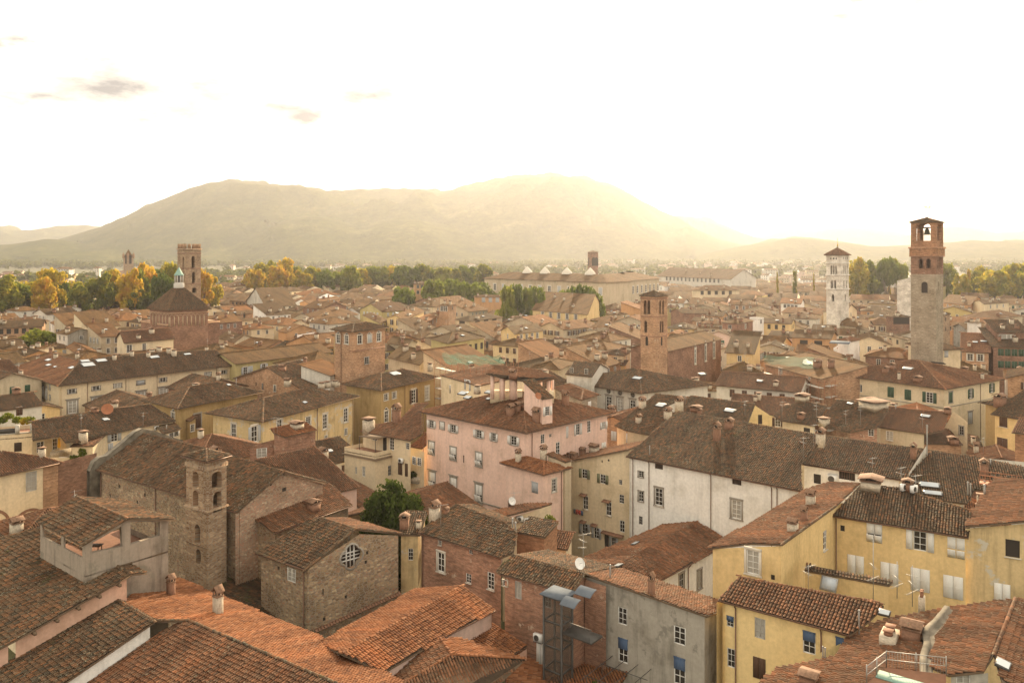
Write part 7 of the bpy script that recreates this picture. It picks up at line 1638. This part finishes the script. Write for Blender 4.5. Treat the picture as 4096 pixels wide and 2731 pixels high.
# ------------------------------------------------------------------ trees
def tree_mesh(name, seed, n=4200, h=10.0, rx=4.2, trunk=.32, leaf=.34, mat='leaf_autumn', clumps=26, shape='round'):
    r = np.random.default_rng(seed); cl = []
    for i in range(clumps):
        d = r.normal(0, 1, 3); d /= np.linalg.norm(d); k = r.random() ** .45; z = h * .54 + d[2] * h * .40 * k; rr = rx * k * (1 - .15 * max(0, (z / h - .6) / .4)) * .85
        if shape == 'tall': rr *= .42
        if shape == 'umbrella': z = h * .82 + d[2] * h * .10
        cl.append((np.array((d[0] * rr, d[1] * rr, z)), rx * (.26 + .18 * r.random()) * (.5 if shape == 'tall' else 1)))
    k = n // clumps; P = []; Nn = []
    for c, rad in cl:
        d = r.normal(0, 1, (k, 3)); d /= np.linalg.norm(d, axis=1)[:, None]; P.append(c + d * rad * (r.random(k)[:, None] ** .28) * (1, 1, .8)); Nn.append(d)
    P = np.concatenate(P); Nn = np.concatenate(Nn); m = len(P); a = r.normal(0, 1, (m, 3)); nn = Nn + r.normal(0, .55, (m, 3)); nn /= np.linalg.norm(nn, axis=1)[:, None]; a -= (a * nn).sum(1)[:, None] * nn; a /= np.linalg.norm(a, axis=1)[:, None]; b_ = np.cross(nn, a); s = leaf * (.5 + r.random(m))[:, None]
    V = np.stack([P - a * s - b_ * s * .7, P + a * s - b_ * s * .7, P + a * s * .6 + b_ * s * .7, P - a * s * .6 + b_ * s * .7], 1).reshape(-1, 3)
    cm = quad_mesh('crown', V, np.arange(len(V)).reshape(-1, 4), [mat])
    t = MB(); t.tube((0, 0, 0), (0, 0, h * .45), trunk, trunk * .7, n=7)
    for i, (c, rad) in enumerate(cl[:12]): z0 = h * (.22 + .02 * i); t.tube((0, 0, z0), c * .85 + np.array((0, 0, z0 * .15)), trunk * .42, trunk * .12, n=5)
    return cm, t.mesh('trunk', ['bark'])
TM = {}
def tree(P, h, w, kind, label, group, species='tree', lodn=None):
    key = kind + str(random.randrange(3)) + str(lodn)
    if key not in TM:
        mat = {'autumn': 'leaf_autumn', 'green': 'leaf_green', 'dark': 'leaf_dark', 'pine': 'leaf_green', 'poplar': 'leaf_autumn', 'near': 'leaf_dark'}[kind]
        TM[key] = tree_mesh(key, hash(kind) % 1000 * 0 + {'a': 1, 'g': 2, 'd': 3, 'p': 4, 'n': 5}[kind[0]] * 10 + int(key[len(kind)]), n=lodn or 4200, mat=mat, shape={'pine': 'umbrella', 'poplar': 'tall'}.get(kind, 'round'), leaf=.34 if kind != 'near' else .14, clumps=26 if kind != 'near' else 60)
    cm, tm = TM[key]; e_ = empty(species, tuple(P), label, 'tree', group); c = link('crown', cm, e_); t = link('trunk', tm, e_); e_.rotation_euler = (0, 0, random.uniform(0, 6.28)); e_.scale = (w / 8.4, w / 8.4, h / 10.0)
use('F1')
q = at_d((305, 1100), 285); FOOT.append([q[:2] + np.array(v) for v in ((-10, -14), (10, -14), (10, 8), (-10, 8))]); tree((q[0], q[1], 2), 16.4, 16, 'green', 'broad bushy green tree beside the brick house at the left edge', None, 'bushy_tree')
c = at_d(('B2', 1100, 330), 92); tree((c[0], c[1], 3.5), 15.0, 9.5, 'near', 'dark green laurel tree standing between the church and the pink house', None, 'laurel_tree', 30000)
c = at_d(('B3', 735, 1350), 63); tree((c[0], c[1], 0), 11.2, 2.6, 'near', 'dark bushy plant growing against the brick wall under the balcony', None, 'bush', 9000)
TL = [(20, 560, 220, 'autumn'), (110, 585, 200, 'green'), (215, 590, 190, 'autumn'), (300, 610, 180, 'autumn'), (395, 600, 150, 'autumn'), (470, 525, 200, 'autumn'), (560, 640, 140, 'green'), (650, 590, 180, 'autumn'), (720, 640, 150, 'autumn'), (930, 540, 170, 'autumn'), (1030, 530, 170, 'autumn'), (1110, 600, 150, 'green'), (1190, 500, 150, 'autumn'), (1270, 520, 160, 'green'), (1340, 450, 170, 'autumn'), (1430, 520, 170, 'green'), (1500, 510, 160, 'green'), (1580, 470, 160, 'autumn'), (1870, 490, 120, 'autumn'), (1930, 580, 130, 'autumn'), (1250, 690, 130, 'dark'), (1390, 730, 110, 'green'), (385, 710, 130, 'dark'), (780, 700, 110, 'green')]
TREES = []
for i, (x, y, wpx, kd) in enumerate(TL): TREES.append(('F1', x, y, wpx, kd, 385 + 12 * (i % 4), 'trees in the left park'))
r_ = random.Random(4)
for i in range(13):     # row on the walls, centre
    x = 30 + i * 75; TREES.append(('F2', x, (480, 470, 430, 440, 425, 500, 520, 500, 505, 490, 515, 495, 490)[i], 125, 'autumn' if i < 9 else 'green', 560 + 14 * (i % 3), 'tree row on the walls'))
for i in range(13): TREES.append(('F2', 1010 + i * 95, 478 + 8 * (i % 3), 130, ('autumn', 'green', 'green')[i % 3], 600 + 10 * (i % 4), 'tree row on the walls'))
for i, (x, y, w_) in enumerate([(1680, 600, 130), (1770, 620, 130), (1860, 610, 120), (1950, 620, 130), (2040, 600, 130), (2120, 640, 120), (1420, 640, 110), (1350, 670, 90), (2230, 670, 100), (2320, 680, 100)]): TREES.append(('F2', x, y, w_, 'green', 430 + 10 * (i % 3), 'trees left of the long pale palace'))
for i, (x, y, w_) in enumerate([(60, 650, 100), (150, 660, 100), (250, 670, 90), (350, 680, 90), (600, 690, 100), (680, 660, 110), (760, 640, 110), (840, 620, 110), (560, 720, 90)]): TREES.append(('F3', x, y, w_, 'green', 350 + 8 * (i % 3), 'trees before the long pale palace'))
for i, (x, y, w_, kd) in enumerate([(930, 585, 150, 'autumn'), (1000, 610, 120, 'green'), (905, 650, 100, 'green'), (1080, 640, 110, 'green'), (1180, 620, 130, 'pine'), (1260, 630, 110, 'pine'), (1198, 670, 50, 'poplar'), (1680, 650, 120, 'green'), (1820, 700, 90, 'autumn'), (1875, 660, 60, 'poplar'), (1940, 670, 110, 'autumn'), (1985, 680, 90, 'autumn'), (2100, 665, 190, 'autumn'), (2230, 640, 150, 'autumn'), (2300, 680, 120, 'green'), (2345, 660, 120, 'autumn'), (235, 675, 45, 'poplar'), (385, 680, 60, 'poplar'), (548, 690, 35, 'poplar')]): TREES.append(('F4', x, y, w_, kd, 470 + 12 * (i % 4), 'trees at the right'))
cols = {'autumn': 'yellowing', 'green': 'green', 'dark': 'dark green', 'pine': 'flat-topped dark', 'poplar': 'slim upright'}
tcount = {}; allx = {}
for t in TREES: allx.setdefault((t[6], t[4]), []).append(t)
ordn = ['first', 'second', 'third', 'fourth', 'fifth', 'sixth', 'seventh', 'eighth', 'ninth', 'tenth', 'eleventh', 'twelfth', 'thirteenth', 'fourteenth', 'fifteenth', 'sixteenth', 'seventeenth', 'eighteenth', 'nineteenth', 'twentieth']
where = {'trees in the left park': 'among the park trees at left', 'tree row on the walls': 'in the long tree row at centre distance', 'trees left of the long pale palace': 'left of the long pale palace', 'trees before the long pale palace': 'in front of the long pale palace', 'trees at the right': 'in the distance around the right-hand towers'}
for key, ts in allx.items():
    ts.sort(key=lambda t: px((t[0], t[1], 0))[0])
    for i, (cr, x, y, wpx, kd, D, grp) in enumerate(ts):
        s_ = CROPS[cr][2]; top = at_d((cr, x, y), D); w_ = wpx * s_ * D / F
        zb_ = 11.5 if grp in ('trees in the left park', 'tree row on the walls') else (12 if 'right' in grp and kd != 'pine' else 0)
        tree((top[0], top[1], zb_), top[2] - zb_, w_ * (1.3 if kd == 'poplar' else (2.1 if 'palace' in grp else 1.55)), kd, '%s tree, %s such from the left %s' % (cols[kd], ordn[i], where[grp]), grp, {'pine': 'pine_tree', 'poplar': 'poplar_tree'}.get(kd, 'plane_tree'), 3000)
        FOOT.append([top[:2] + np.array(v) for v in ((-6, -6), (6, -6), (6, 6), (-6, 6))])
if PREV[0] is not None: PREV[0].finish(); PREV[0] = None
import time; T0=time.time()
# ================================================================== fill the town between the traced buildings
from mathutils import Vector as V3
def bvh_of(blds):
    vs, fs = [], []
    for b in blds:
        for pl in b.planes:
            k = len(vs); vs += [V3(p) for p in pl['P']]; fs.append(tuple(range(k, k + len(pl['P']))))
        for w in b.walls:
            p, q = w['top'][0], w['top'][-1]; k = len(vs); vs += [V3((p[0], p[1], w['base'])), V3((q[0], q[1], w['base'])), V3(q), V3(p)]; fs.append((k, k + 1, k + 2, k + 3))
    return BVHTree.FromPolygons(vs, fs)
def pip(p, poly):
    r = False; j = len(poly) - 1
    for i in range(len(poly)):
        if (poly[i][1] > p[1]) != (poly[j][1] > p[1]) and p[0] < (poly[j][0] - poly[i][0]) * (p[1] - poly[i][1]) / (poly[j][1] - poly[i][1]) + poly[i][0]: r = not r
        j = i
    return r
FC = {}
def cen_r(q):
    k = id(q)
    if k not in FC: c = (sum(a[0] for a in q) / len(q), sum(a[1] for a in q) / len(q)); FC[k] = (c, max(math.hypot(a[0] - c[0], a[1] - c[1]) for a in q), q)
    return FC[k]
def clash(fp, lst):
    c, rr, _ = cen_r(fp); sm = [(c[0] + (a[0] - c[0]) * .8, c[1] + (a[1] - c[1]) * .8) for a in fp]
    for q in lst:
        qc, qr, _ = cen_r(q)
        if math.hypot(qc[0] - c[0], qc[1] - c[1]) > rr + qr: continue
        if pip(c, q) or pip(qc, fp) or any(pip(a, q) for a in sm) or any(pip(a, fp) for a in q): return True
    return False
for b in ALLB:
    if not hasattr(b, 'fp'):
        for pl in b.planes: FOOT.append([p[:2] for p in pl['P']])
hand = list(ALLB); TREEF = []
e1, e2 = np.array((.80, -.60)), np.array((.60, .80)); cand = []
r2 = random.Random(21)
for i in range(-60, 60):
    for j in range(-10, 60):
        c = e1 * (i * 15.0 + (j % 2) * 5) + e2 * (j * 14.5); c = c + np.array((r2.uniform(-1.5, 1.5), r2.uniform(-1.5, 1.5)))
        if c[1] < 80 or c[1] > 640 or abs(c[0]) > .66 * c[1] + 6: continue
        cand.append((c, r2.random(), r2.random(), r2.random(), r2.random(), r2.random()))
cand.sort(key=lambda t: t[0][1])
walls_ = ['cream', 'cream', 'offwhite', 'tan', 'tan', 'brickpink', 'brickdark', 'brickdark', 'yellow', 'offwhite', 'olive', 'palepink', 'tan', 'white', 'orange', 'cream', 'brickpink']
cname = {'cream': 'cream', 'offwhite': 'off-white', 'yellow': 'yellow', 'tan': 'tan', 'brickpink': 'pinkish brick', 'brickdark': 'dark brick', 'orange': 'orange', 'white': 'white', 'olive': 'olive yellow', 'palepink': 'pale pink', 'salmon': 'salmon'}
rname = {'hip': 'hipped', 'gable_a': 'gabled', 'gable_b': 'gabled', 'shed_b': 'single-slope'}
tname = {'old': 'dark brown', 'mix': 'reddish-brown', 'red': 'bright red'}
FILL = []; tree_now = bvh_of(ALLB); last = 0; MAXF = 205; STUFFB = []
for c, a1, a2, a3, a4, a5 in cand:
    if len(FILL) >= MAXF + 700: break
    L1, L2 = 13 + a1 * 6, 11.5 + a2 * 4.5; th = (a3 - .5) * .22 + (.16 if c[0] > 40 else -.05); ct, st = math.cos(th), math.sin(th); rot = lambda v: np.array((v[0] * ct - v[1] * st, v[0] * st + v[1] * ct))
    u = rot(-e1) * L1; v = rot(e2) * L2; p0 = c - (u + v) / 2; fp = [p0, p0 + u, p0 + u + v, p0 + v]
    k = 0
    while clash(fp, FOOT) and k < 2:
        k += 1; u = u * .78; v = v * .78; p0 = c - (u + v) / 2; fp = [p0, p0 + u, p0 + u + v, p0 + v]
    if clash(fp, FOOT): continue
    Y = c[1]; z = (10.5 + a4 * 3.5) if Y < 170 else 12.5 + a4 * 4.5 + (1.2 if Y > 300 else 0)
    roof = 'hip' if a5 < .28 else ('gable_a' if a5 < .62 else ('gable_b' if a5 < .93 else 'shed_b')); wm = walls_[int(a3 * 997) % len(walls_)]; rm = ('old', 'old', 'mix', 'mix', 'red')[int(a1 * 991) % 5]
    if a2 > .5 and roof.startswith('gable'): pass
    # visible?
    if Y - last > 22: tree_now = bvh_of(ALLB); last = Y
    pts = [np.array((*(c + (q - c) * f)[:2], z + h)) for q in fp for f, h in ((.95, .1), (.4, 2.0))] + [np.array((*c, z + 2.6)), np.array((*p0, z - 2))]
    vis = 0
    for q in pts:
        d = V3(q) - V3(EYE); L = d.length; hit = tree_now.ray_cast(V3(EYE), d / L, L - .8)
        if hit[0] is None: vis += 1
    if vis < 2: continue
    FOOT.append(fp); to3 = lambda p: np.array((p[0], p[1], z))
    b = Bld('house', '', 'house', wm, rm, group='houses filling the old town', defer=True); w0 = b.box3(to3(fp[0]), to3(fp[1]), to3(fp[3]), to3(fp[2]), z, roof, 17 + a2 * 3, .45, gut=False)
    b.w0 = w0; b.vis = vis; b.c = c; b.rf = roof
    kd = ['', '', '8', '9', 'T', 'd', '7', '3', ''][int(a2 * 983) % 9]
    if Y < 430:
        b.grid(w0, max(1, int(np.linalg.norm(u) / 3.6)), 2 if Y < 300 else 1, 1.1, 1.7, kd); b.grid(w0 + 1, max(1, int(np.linalg.norm(v) / 3.8)), 2 if Y < 300 else 1, 1.1, 1.7, kd)
    FILL.append(b)
# everything beyond the 300 that show largest becomes one object
FILL.sort(key=lambda b: b.c[1]); keep = FILL[:MAXF]; rest = FILL[MAXF:]
for b in rest: ALLB.remove(b)
lm = [(to_px(np.array((*b.planes[0]['P'][0][:2], b.planes[0]['P'][0][2]))), nm) for b, nm in ()]
LAND = []
for b in hand:
    P = np.mean([p for pl in b.planes for p in pl['P']] or [w['top'][0] for w in b.walls], axis=0); LAND.append((b, to_px(P), P))
short = [('white marble bell tower', 'the white marble bell tower'), ('red brick clock tower', 'the clock tower'), ('square red brick bell tower', 'the red brick bell tower'), ('tall pyramid roof', 'the pyramid-roofed church'), ('tall crenellated', 'the crenellated tower'),
         ('very long pale palace', 'the long pale palace'), ('square brick tower house', 'the brick tower house'), ('big white house', 'the big white house'), ('large pink house', 'the large pink house'), ('pale yellow palace with green', 'the green-shuttered palace'),
         ('long yellow palace', 'the long yellow palace'), ('long off-white palace', 'the round-windowed palace'), ('far square tower', 'the far square tower'), ('yellow palace with grey-framed', 'the grey-framed yellow palace'), ('worn white palace', 'the worn white palace'), ('long low white barracks', 'the long white barracks'), ('brick house with green shutters', 'the glazed-attic brick house'), ('rubble stone church', 'the rubble stone church'), ('olive-yellow house with a row', 'the olive house with attic openings'), ('tall orange house with grey', 'the tall orange house')]
marks = [(p, s2) for b, p, P in LAND for s1, s2 in short if s1 in b.label]
used = {}
for b in keep:
    p = to_px(np.array((b.c[0], b.c[1], b.fp[0][2]))); m_ = min(marks, key=lambda t: (t[0][0] - p[0]) ** 2 + 4 * (t[0][1] - p[1]) ** 2); dx, dy = p[0] - m_[0][0], p[1] - m_[0][1]
    side = ('left of' if dx < 0 else 'right of') if abs(dx) > 1.2 * abs(dy) else ('behind' if dy < 0 else 'in front of')
    key = (cname[b.wm], rname[b.rf], tname[b.rm], side, m_[1]); used.setdefault(key, []).append((math.hypot(dx, dy), b))
for key, lst in used.items():
    lst.sort(key=lambda t: t[0])
    for i, (_, b) in enumerate(lst):
        col, rf, tn, side, mk = key; rank = '' if len(lst) == 1 else (' nearest it' if i == 0 else ' %s nearest it' % ordn[i])
        b.label = '%s house, %s %s roof, %s %s%s' % (col, tn, rf, side, mk, ',' + rank if rank else '')
for k, b in enumerate(keep): autodetail(b, k)
print('T fill', time.time()-T0)
for b in keep: b.finish()
print('T finish', time.time()-T0, len(keep), len(rest), len(hand))

# the rest of the roofs beyond: one object
def far_roofs(lst, name, label, cat):
    m = MB(); mt = ['tiles_old_far', 'tiles_mix_far', 'tiles_red_far'] + sorted(set(walls_)) + ['darkroom']
    for (C, A, D_, B_, z, rise, wm, rm, hip) in lst:
        up = np.array((0, 0, rise)); T = [np.array((*p, z)) for p in (C, A, D_, B_)]; G = [np.array((*p, 0.)) for p in (C, A, D_, B_)]; t = .3 if hip else 0
        m0, m1 = (T[0] + T[3]) / 2, (T[1] + T[2]) / 2; r0 = m0 + (m1 - m0) * t + up; r1 = m1 - (m1 - m0) * t + up; wi = mt.index(wm); ri = {'old': 0, 'mix': 1, 'red': 2}[rm]
        cc = (T[0] + T[2]) / 2; O = [cc + (p - cc) * 1.06 for p in T]
        Vv = O + [r0, r1]; uv = lambda f: [((Vv[i] - O[0])[0] / .22, (Vv[i] - O[0])[1] / .35) for i in f]; fs = [(0, 1, 5, 4), (3, 4, 5, 2), (0, 4, 3), (1, 2, 5)]
        m.add(Vv, fs, [ri, ri, ri if hip else wi, ri if hip else wi], [uv(f) for f in fs])
        W = T + G; f2 = [(0, 1, 5, 4), (0, 3, 7, 4), (1, 2, 6, 5), (3, 2, 6, 7)]; L = 12; m.add(W, f2, wi, [[(0, z), (L, z), (L, 0), (0, 0)]] * 4)
        for (p, q) in ((T[0], T[1]), (T[0], T[3])):
            d = q - p; Ln = np.linalg.norm(d); d /= Ln; n = np.array((d[1], -d[0], 0)); 
            if n[1] > 0: n = -n
            for s_ in np.arange(2, Ln - 1.5, 3.6):
                for zz in (z - 2.2, z - 5.4):
                    o = p + d * s_ + n * .08; o[2] = zz; m.add([o, o + d * 1.1, o + d * 1.1 + (0, 0, 1.6), o + (0, 0, 1.6)], [(0, 1, 2, 3)], mt.index('darkroom'))
    o = link(name, m.mesh(name, mt), None); tag(o, label, cat, kind='stuff'); return o
L_ = []
for b in rest:
    C, A, D_, B_ = b.fp; L_.append((C[:2], A[:2], D_[:2], B_[:2], C[2], 2.6, b.wm, b.rm, b.rf == 'hip'))
r3_ = random.Random(8)
for i in range(1000):
    Y = 650 + 1650 * r3_.random() ** 1.1; X = r3_.uniform(-.70, .70) * Y
    dens = math.sin(X * .0021 + 1) + math.sin(Y * .003 + X * .0012) + .3
    if r3_.random() > .35 + .3 * dens: continue
    a = r3_.uniform(0, 3.1) if r3_.random() < .3 else .6; u = np.array((math.cos(a + 2.5), math.sin(a + 2.5))) * r3_.uniform(9, 22 + (20 if r3_.random() < .08 else 0)); v = np.array((-u[1], u[0])); v = v / np.linalg.norm(v) * r3_.uniform(8, 14); v = -v if v[1] < 0 else v
    p = np.array((X, Y)); z = r3_.uniform(6, 12) + (8 if r3_.random() < .05 else 0); L_.append((p, p + u, p + u + v, p + v, z, 2.2, r3_.choice(['cream', 'offwhite', 'tan', 'palepink', 'tan', 'yellow', 'offwhite', 'white']), r3_.choice(['mix', 'old', 'red']), r3_.random() < .6))
far_roofs(L_, 'distant_houses', 'small distant houses spread over the plain beyond the old town', 'houses')
# far woods on the plain: one object of leaf clumps
def woods():
    r = np.random.default_rng(5); n = 8200; Y = 700 + 1900 * r.random(n) ** .9; X = r.uniform(-.72, .72, n) * Y; d = np.sin(X * .004 + 2) + np.sin(Y * .006 - X * .002) + np.sin(X * .0011 - 1); k = r.random(n) < .42 + .28 * d + (Y > 1900) * .4; X, Y = X[k], Y[k]; n = len(X)
    per = 46; h = r.uniform(9, 19, n); w_ = r.uniform(6, 13, n) * (1 + Y / 3000); dd = r.normal(0, 1, (n, per, 3)); dd /= np.linalg.norm(dd, axis=2)[..., None]
    C = np.stack([X, Y, h * .58], 1)[:, None, :] + dd * np.stack([w_ * .5, w_ * .5, h * .42], 1)[:, None, :] * (r.random((n, per, 1)) ** .3) ; P = C.reshape(-1, 3); N_ = dd.reshape(-1, 3) + r.normal(0, .4, (n * per, 3)); N_ /= np.linalg.norm(N_, axis=1)[:, None]
    a = r.normal(0, 1, P.shape); a -= (a * N_).sum(1)[:, None] * N_; a /= np.linalg.norm(a, axis=1)[:, None]; b_ = np.cross(N_, a); s = (np.repeat(w_, per) * .15 * (.6 + .8 * r.random(n * per)))[:, None]
    V = np.stack([P - a * s - b_ * s * .8, P + a * s - b_ * s * .8, P + a * s * .7 + b_ * s * .8, P - a * s * .7 + b_ * s * .8], 1).reshape(-1, 3)
    o = link('distant_woods', quad_mesh('distant_woods', V, np.arange(len(V)).reshape(-1, 4), ['leaf_far'])); tag(o, 'hazy trees and groves scattered over the plain before the hills', 'trees', kind='stuff')
woods()
m, nt, bb = new_mat('ground'); t = N(nt, "TexCoord"); v = noise(nt, t.outputs['Object'], .012, 6, .6)
v2 = noise(nt, t.outputs['Object'], .15, 5, .6); vv = math_n(nt, 'ADD', math_n(nt, 'MULTIPLY', v, .7), math_n(nt, 'MULTIPLY', v2, .3))
nt.links.new(ramp(nt, vv, [(.35, (.035, .042, .018)), (.5, (.07, .07, .03)), (.6, (.12, .105, .055)), (.7, (.08, .078, .03))]), bb.inputs['Base Color']); bb.inputs['Roughness'].default_value = 1
g = MB(); g.add([(-30000, -300, 0), (30000, -300, 0), (30000, 40000, 0), (-30000, 40000, 0)], [(0, 1, 2, 3)]); structure('ground', g.mesh('ground', ['ground']))
for nm_, (xa, ya, xb, yb, w_, h_) in (('terrain', (-330, 378, -60, 420, 60, 11.4)), ('terrain', (-110, 560, 60, 640, 90, 11.4)), ('terrain', (120, 455, 420, 470, 80, 11.8))):
    tm = MB(); a_, c_ = np.array((xa, ya, 0.)), np.array((xb, yb, 0.)); d_ = (c_ - a_); L = np.linalg.norm(d_); d_ /= L; n_ = np.array((-d_[1], d_[0], 0))
    P = [a_ - n_ * 8, c_ - n_ * 8, c_ + n_ * w_, a_ + n_ * w_]; T = [a_ + (0, 0, h_), c_ + (0, 0, h_), c_ + n_ * (w_ - 10) + (0, 0, h_), a_ + n_ * (w_ - 10) + (0, 0, h_)]
    tm.add(P + T, [(0, 1, 5, 4), (1, 2, 6, 5), (2, 3, 7, 6), (3, 0, 4, 7), (4, 5, 6, 7)]); structure(nm_, tm.mesh(nm_, ['ground']))
# ------------------------------------------------------------------ hills
m, nt, bb = new_mat('hill_forest'); t = N(nt, "TexCoord"); v = noise(nt, t.outputs['Object'], .007, 8, .65); v2 = noise(nt, t.outputs['Object'], .05, 5, .7)
vv = math_n(nt, 'ADD', math_n(nt, 'MULTIPLY', v, .55), math_n(nt, 'MULTIPLY', v2, .45)); nt.links.new(ramp(nt, vv, [(.35, (.03, .04, .015)), (.55, (.07, .075, .025)), (.72, (.14, .13, .05))]), bb.inputs['Base Color']); bb.inputs['Roughness'].default_value = 1; bb.inputs['Specular IOR Level'].default_value = 0
bump(nt, v2, bb, 1.0, 7)
from mathutils import noise as mn
def ridge(name, prof, D, width, seed, back=1.0, rough=.10):
    """prof: photo pixels (display scale) of the skyline, D distance in metres"""
    xs = [p[0] * 1.7415 for p in prof]; zs = [HC + (HY - p[1] * 1.7415) * D / F for p in prof]
    X = np.array([(x - 2048) * D / F for x in xs]); Z = np.array([max(z, 0) for z in zs])
    nx, ny = 320, 60; gx = np.linspace(X[0], X[-1], nx); z0 = np.interp(gx, X, Z)
    kern = np.hanning(7); kern /= kern.sum(); z0 = np.convolve(np.pad(z0, 3, 'edge'), kern, 'valid'); V = []
    fade = np.minimum(1, np.minimum(np.arange(nx), np.arange(nx)[::-1]) / 14)
    for j in range(ny):
        t = j / (ny - 1) * 1.5 - 1      # -1 front .. 0 crest .. .5 back
        f = math.cos(max(t, -1) * math.pi / 2) ** 1.35 if t < 0 else math.cos(t * math.pi / 2)
        for i in range(nx):
            # spurs and gullies run down the slope
            sp = mn.fractal(Vector((gx[i] * .0022 + seed, t * 1.1, seed)), 1.0, 2.1, 6); sp2 = mn.fractal(Vector((gx[i] * .012 + seed, t * 5, seed)), .8, 2.1, 5); amt = min(1, abs(t) * 2.2)
            z = z0[i] * f * (1 + (sp * .85) * amt) + sp2 * z0[i] * .03
            yy = D + t * width + sp * width * .2 * amt
            if t < 0: z = min(z, HC + (z0[i] - HC) * yy / D * .975)
            V.append((gx[i] * (1 + t * width / D), D + t * width + sp * width * .2 * amt, max(-5, z * 1.0)))
    V = np.array(V); Q = np.array([(j * nx + i, j * nx + i + 1, (j + 1) * nx + i + 1, (j + 1) * nx + i) for j in range(ny - 1) for i in range(nx - 1)])
    me = quad_mesh(name, V, Q, ['hill_forest'], smooth=True); structure(name, me)
main = [(-330, 592), (-150, 586), (40, 578), (150, 545), (230, 521), (300, 490), (370, 458), (430, 432), (475, 418), (530, 414), (600, 423), (690, 425), (740, 437), (800, 436), (870, 430), (960, 433), (1010, 442), (1060, 426), (1120, 411), (1200, 404), (1270, 401), (1330, 405), (1390, 420), (1450, 445), (1500, 473), (1550, 496), (1600, 527), (1660, 552), (1750, 572), (1850, 582), (2000, 590)]
ridge('hill_massif', main, 3700, 1300, 3)
ridge('hill_right_shoulder', [(1380, 560), (1480, 505), (1540, 494), (1590, 500), (1640, 512), (1690, 532), (1740, 546), (1800, 562), (1900, 585)], 4400, 750, 7)
ridge('far_hills', [(-300, 540), (-100, 520), (0, 524), (30, 531), (60, 528), (100, 525), (130, 518), (170, 517), (205, 516), (235, 527), (300, 540), (600, 560), (1000, 570), (1500, 565), (1700, 550), (1760, 540), (1822, 525), (1870, 532), (1950, 521), (2050, 530), (2095, 541), (2140, 527), (2180, 520), (2232, 522), (2292, 535), (2352, 530), (2500, 520), (2700, 540)], 5300, 900, 12)
ridge('foothills', [(-200, 590), (0, 566), (60, 556), (120, 548), (200, 560), (330, 575), (520, 560), (600, 530), (660, 503), (720, 495), (780, 505), (830, 520), (880, 506), (940, 500), (1000, 510), (1080, 526), (1160, 545), (1260, 560), (1400, 575), (1600, 584), (1740, 560), (1840, 546), (1900, 552), (2000, 568), (2120, 560), (2250, 552), (2400, 560), (2600, 575)], 2900, 650, 20)
# ------------------------------------------------------------------ haze: one closed box of even air
hz = MB(); x0, x1, y0, y1, z0, z1 = -7000, 7000, -60, 7200, -6, 470
hz.box(((x0 + x1) / 2, (y0 + y1) / 2, (z0 + z1) / 2), (x1 - x0, y1 - y0, z1 - z0)); hm = bpy.data.materials.new('haze_air'); hm.use_nodes = True; nt = hm.node_tree; nt.nodes.clear(); MATS['haze_air'] = hm
o_ = N(nt, "OutputMaterial"); pv = N(nt, "VolumePrincipled"); pv.inputs['Color'].default_value = (.94, .93, 1.0, 1); pv.inputs['Density'].default_value = HAZE = 0.72e-4; pv.inputs['Anisotropy'].default_value = .57
nt.links.new(pv.outputs[0], o_.inputs['Volume']); ho = link('haze', hz.mesh('haze', ['haze_air'])); ho['kind'] = 'stuff'
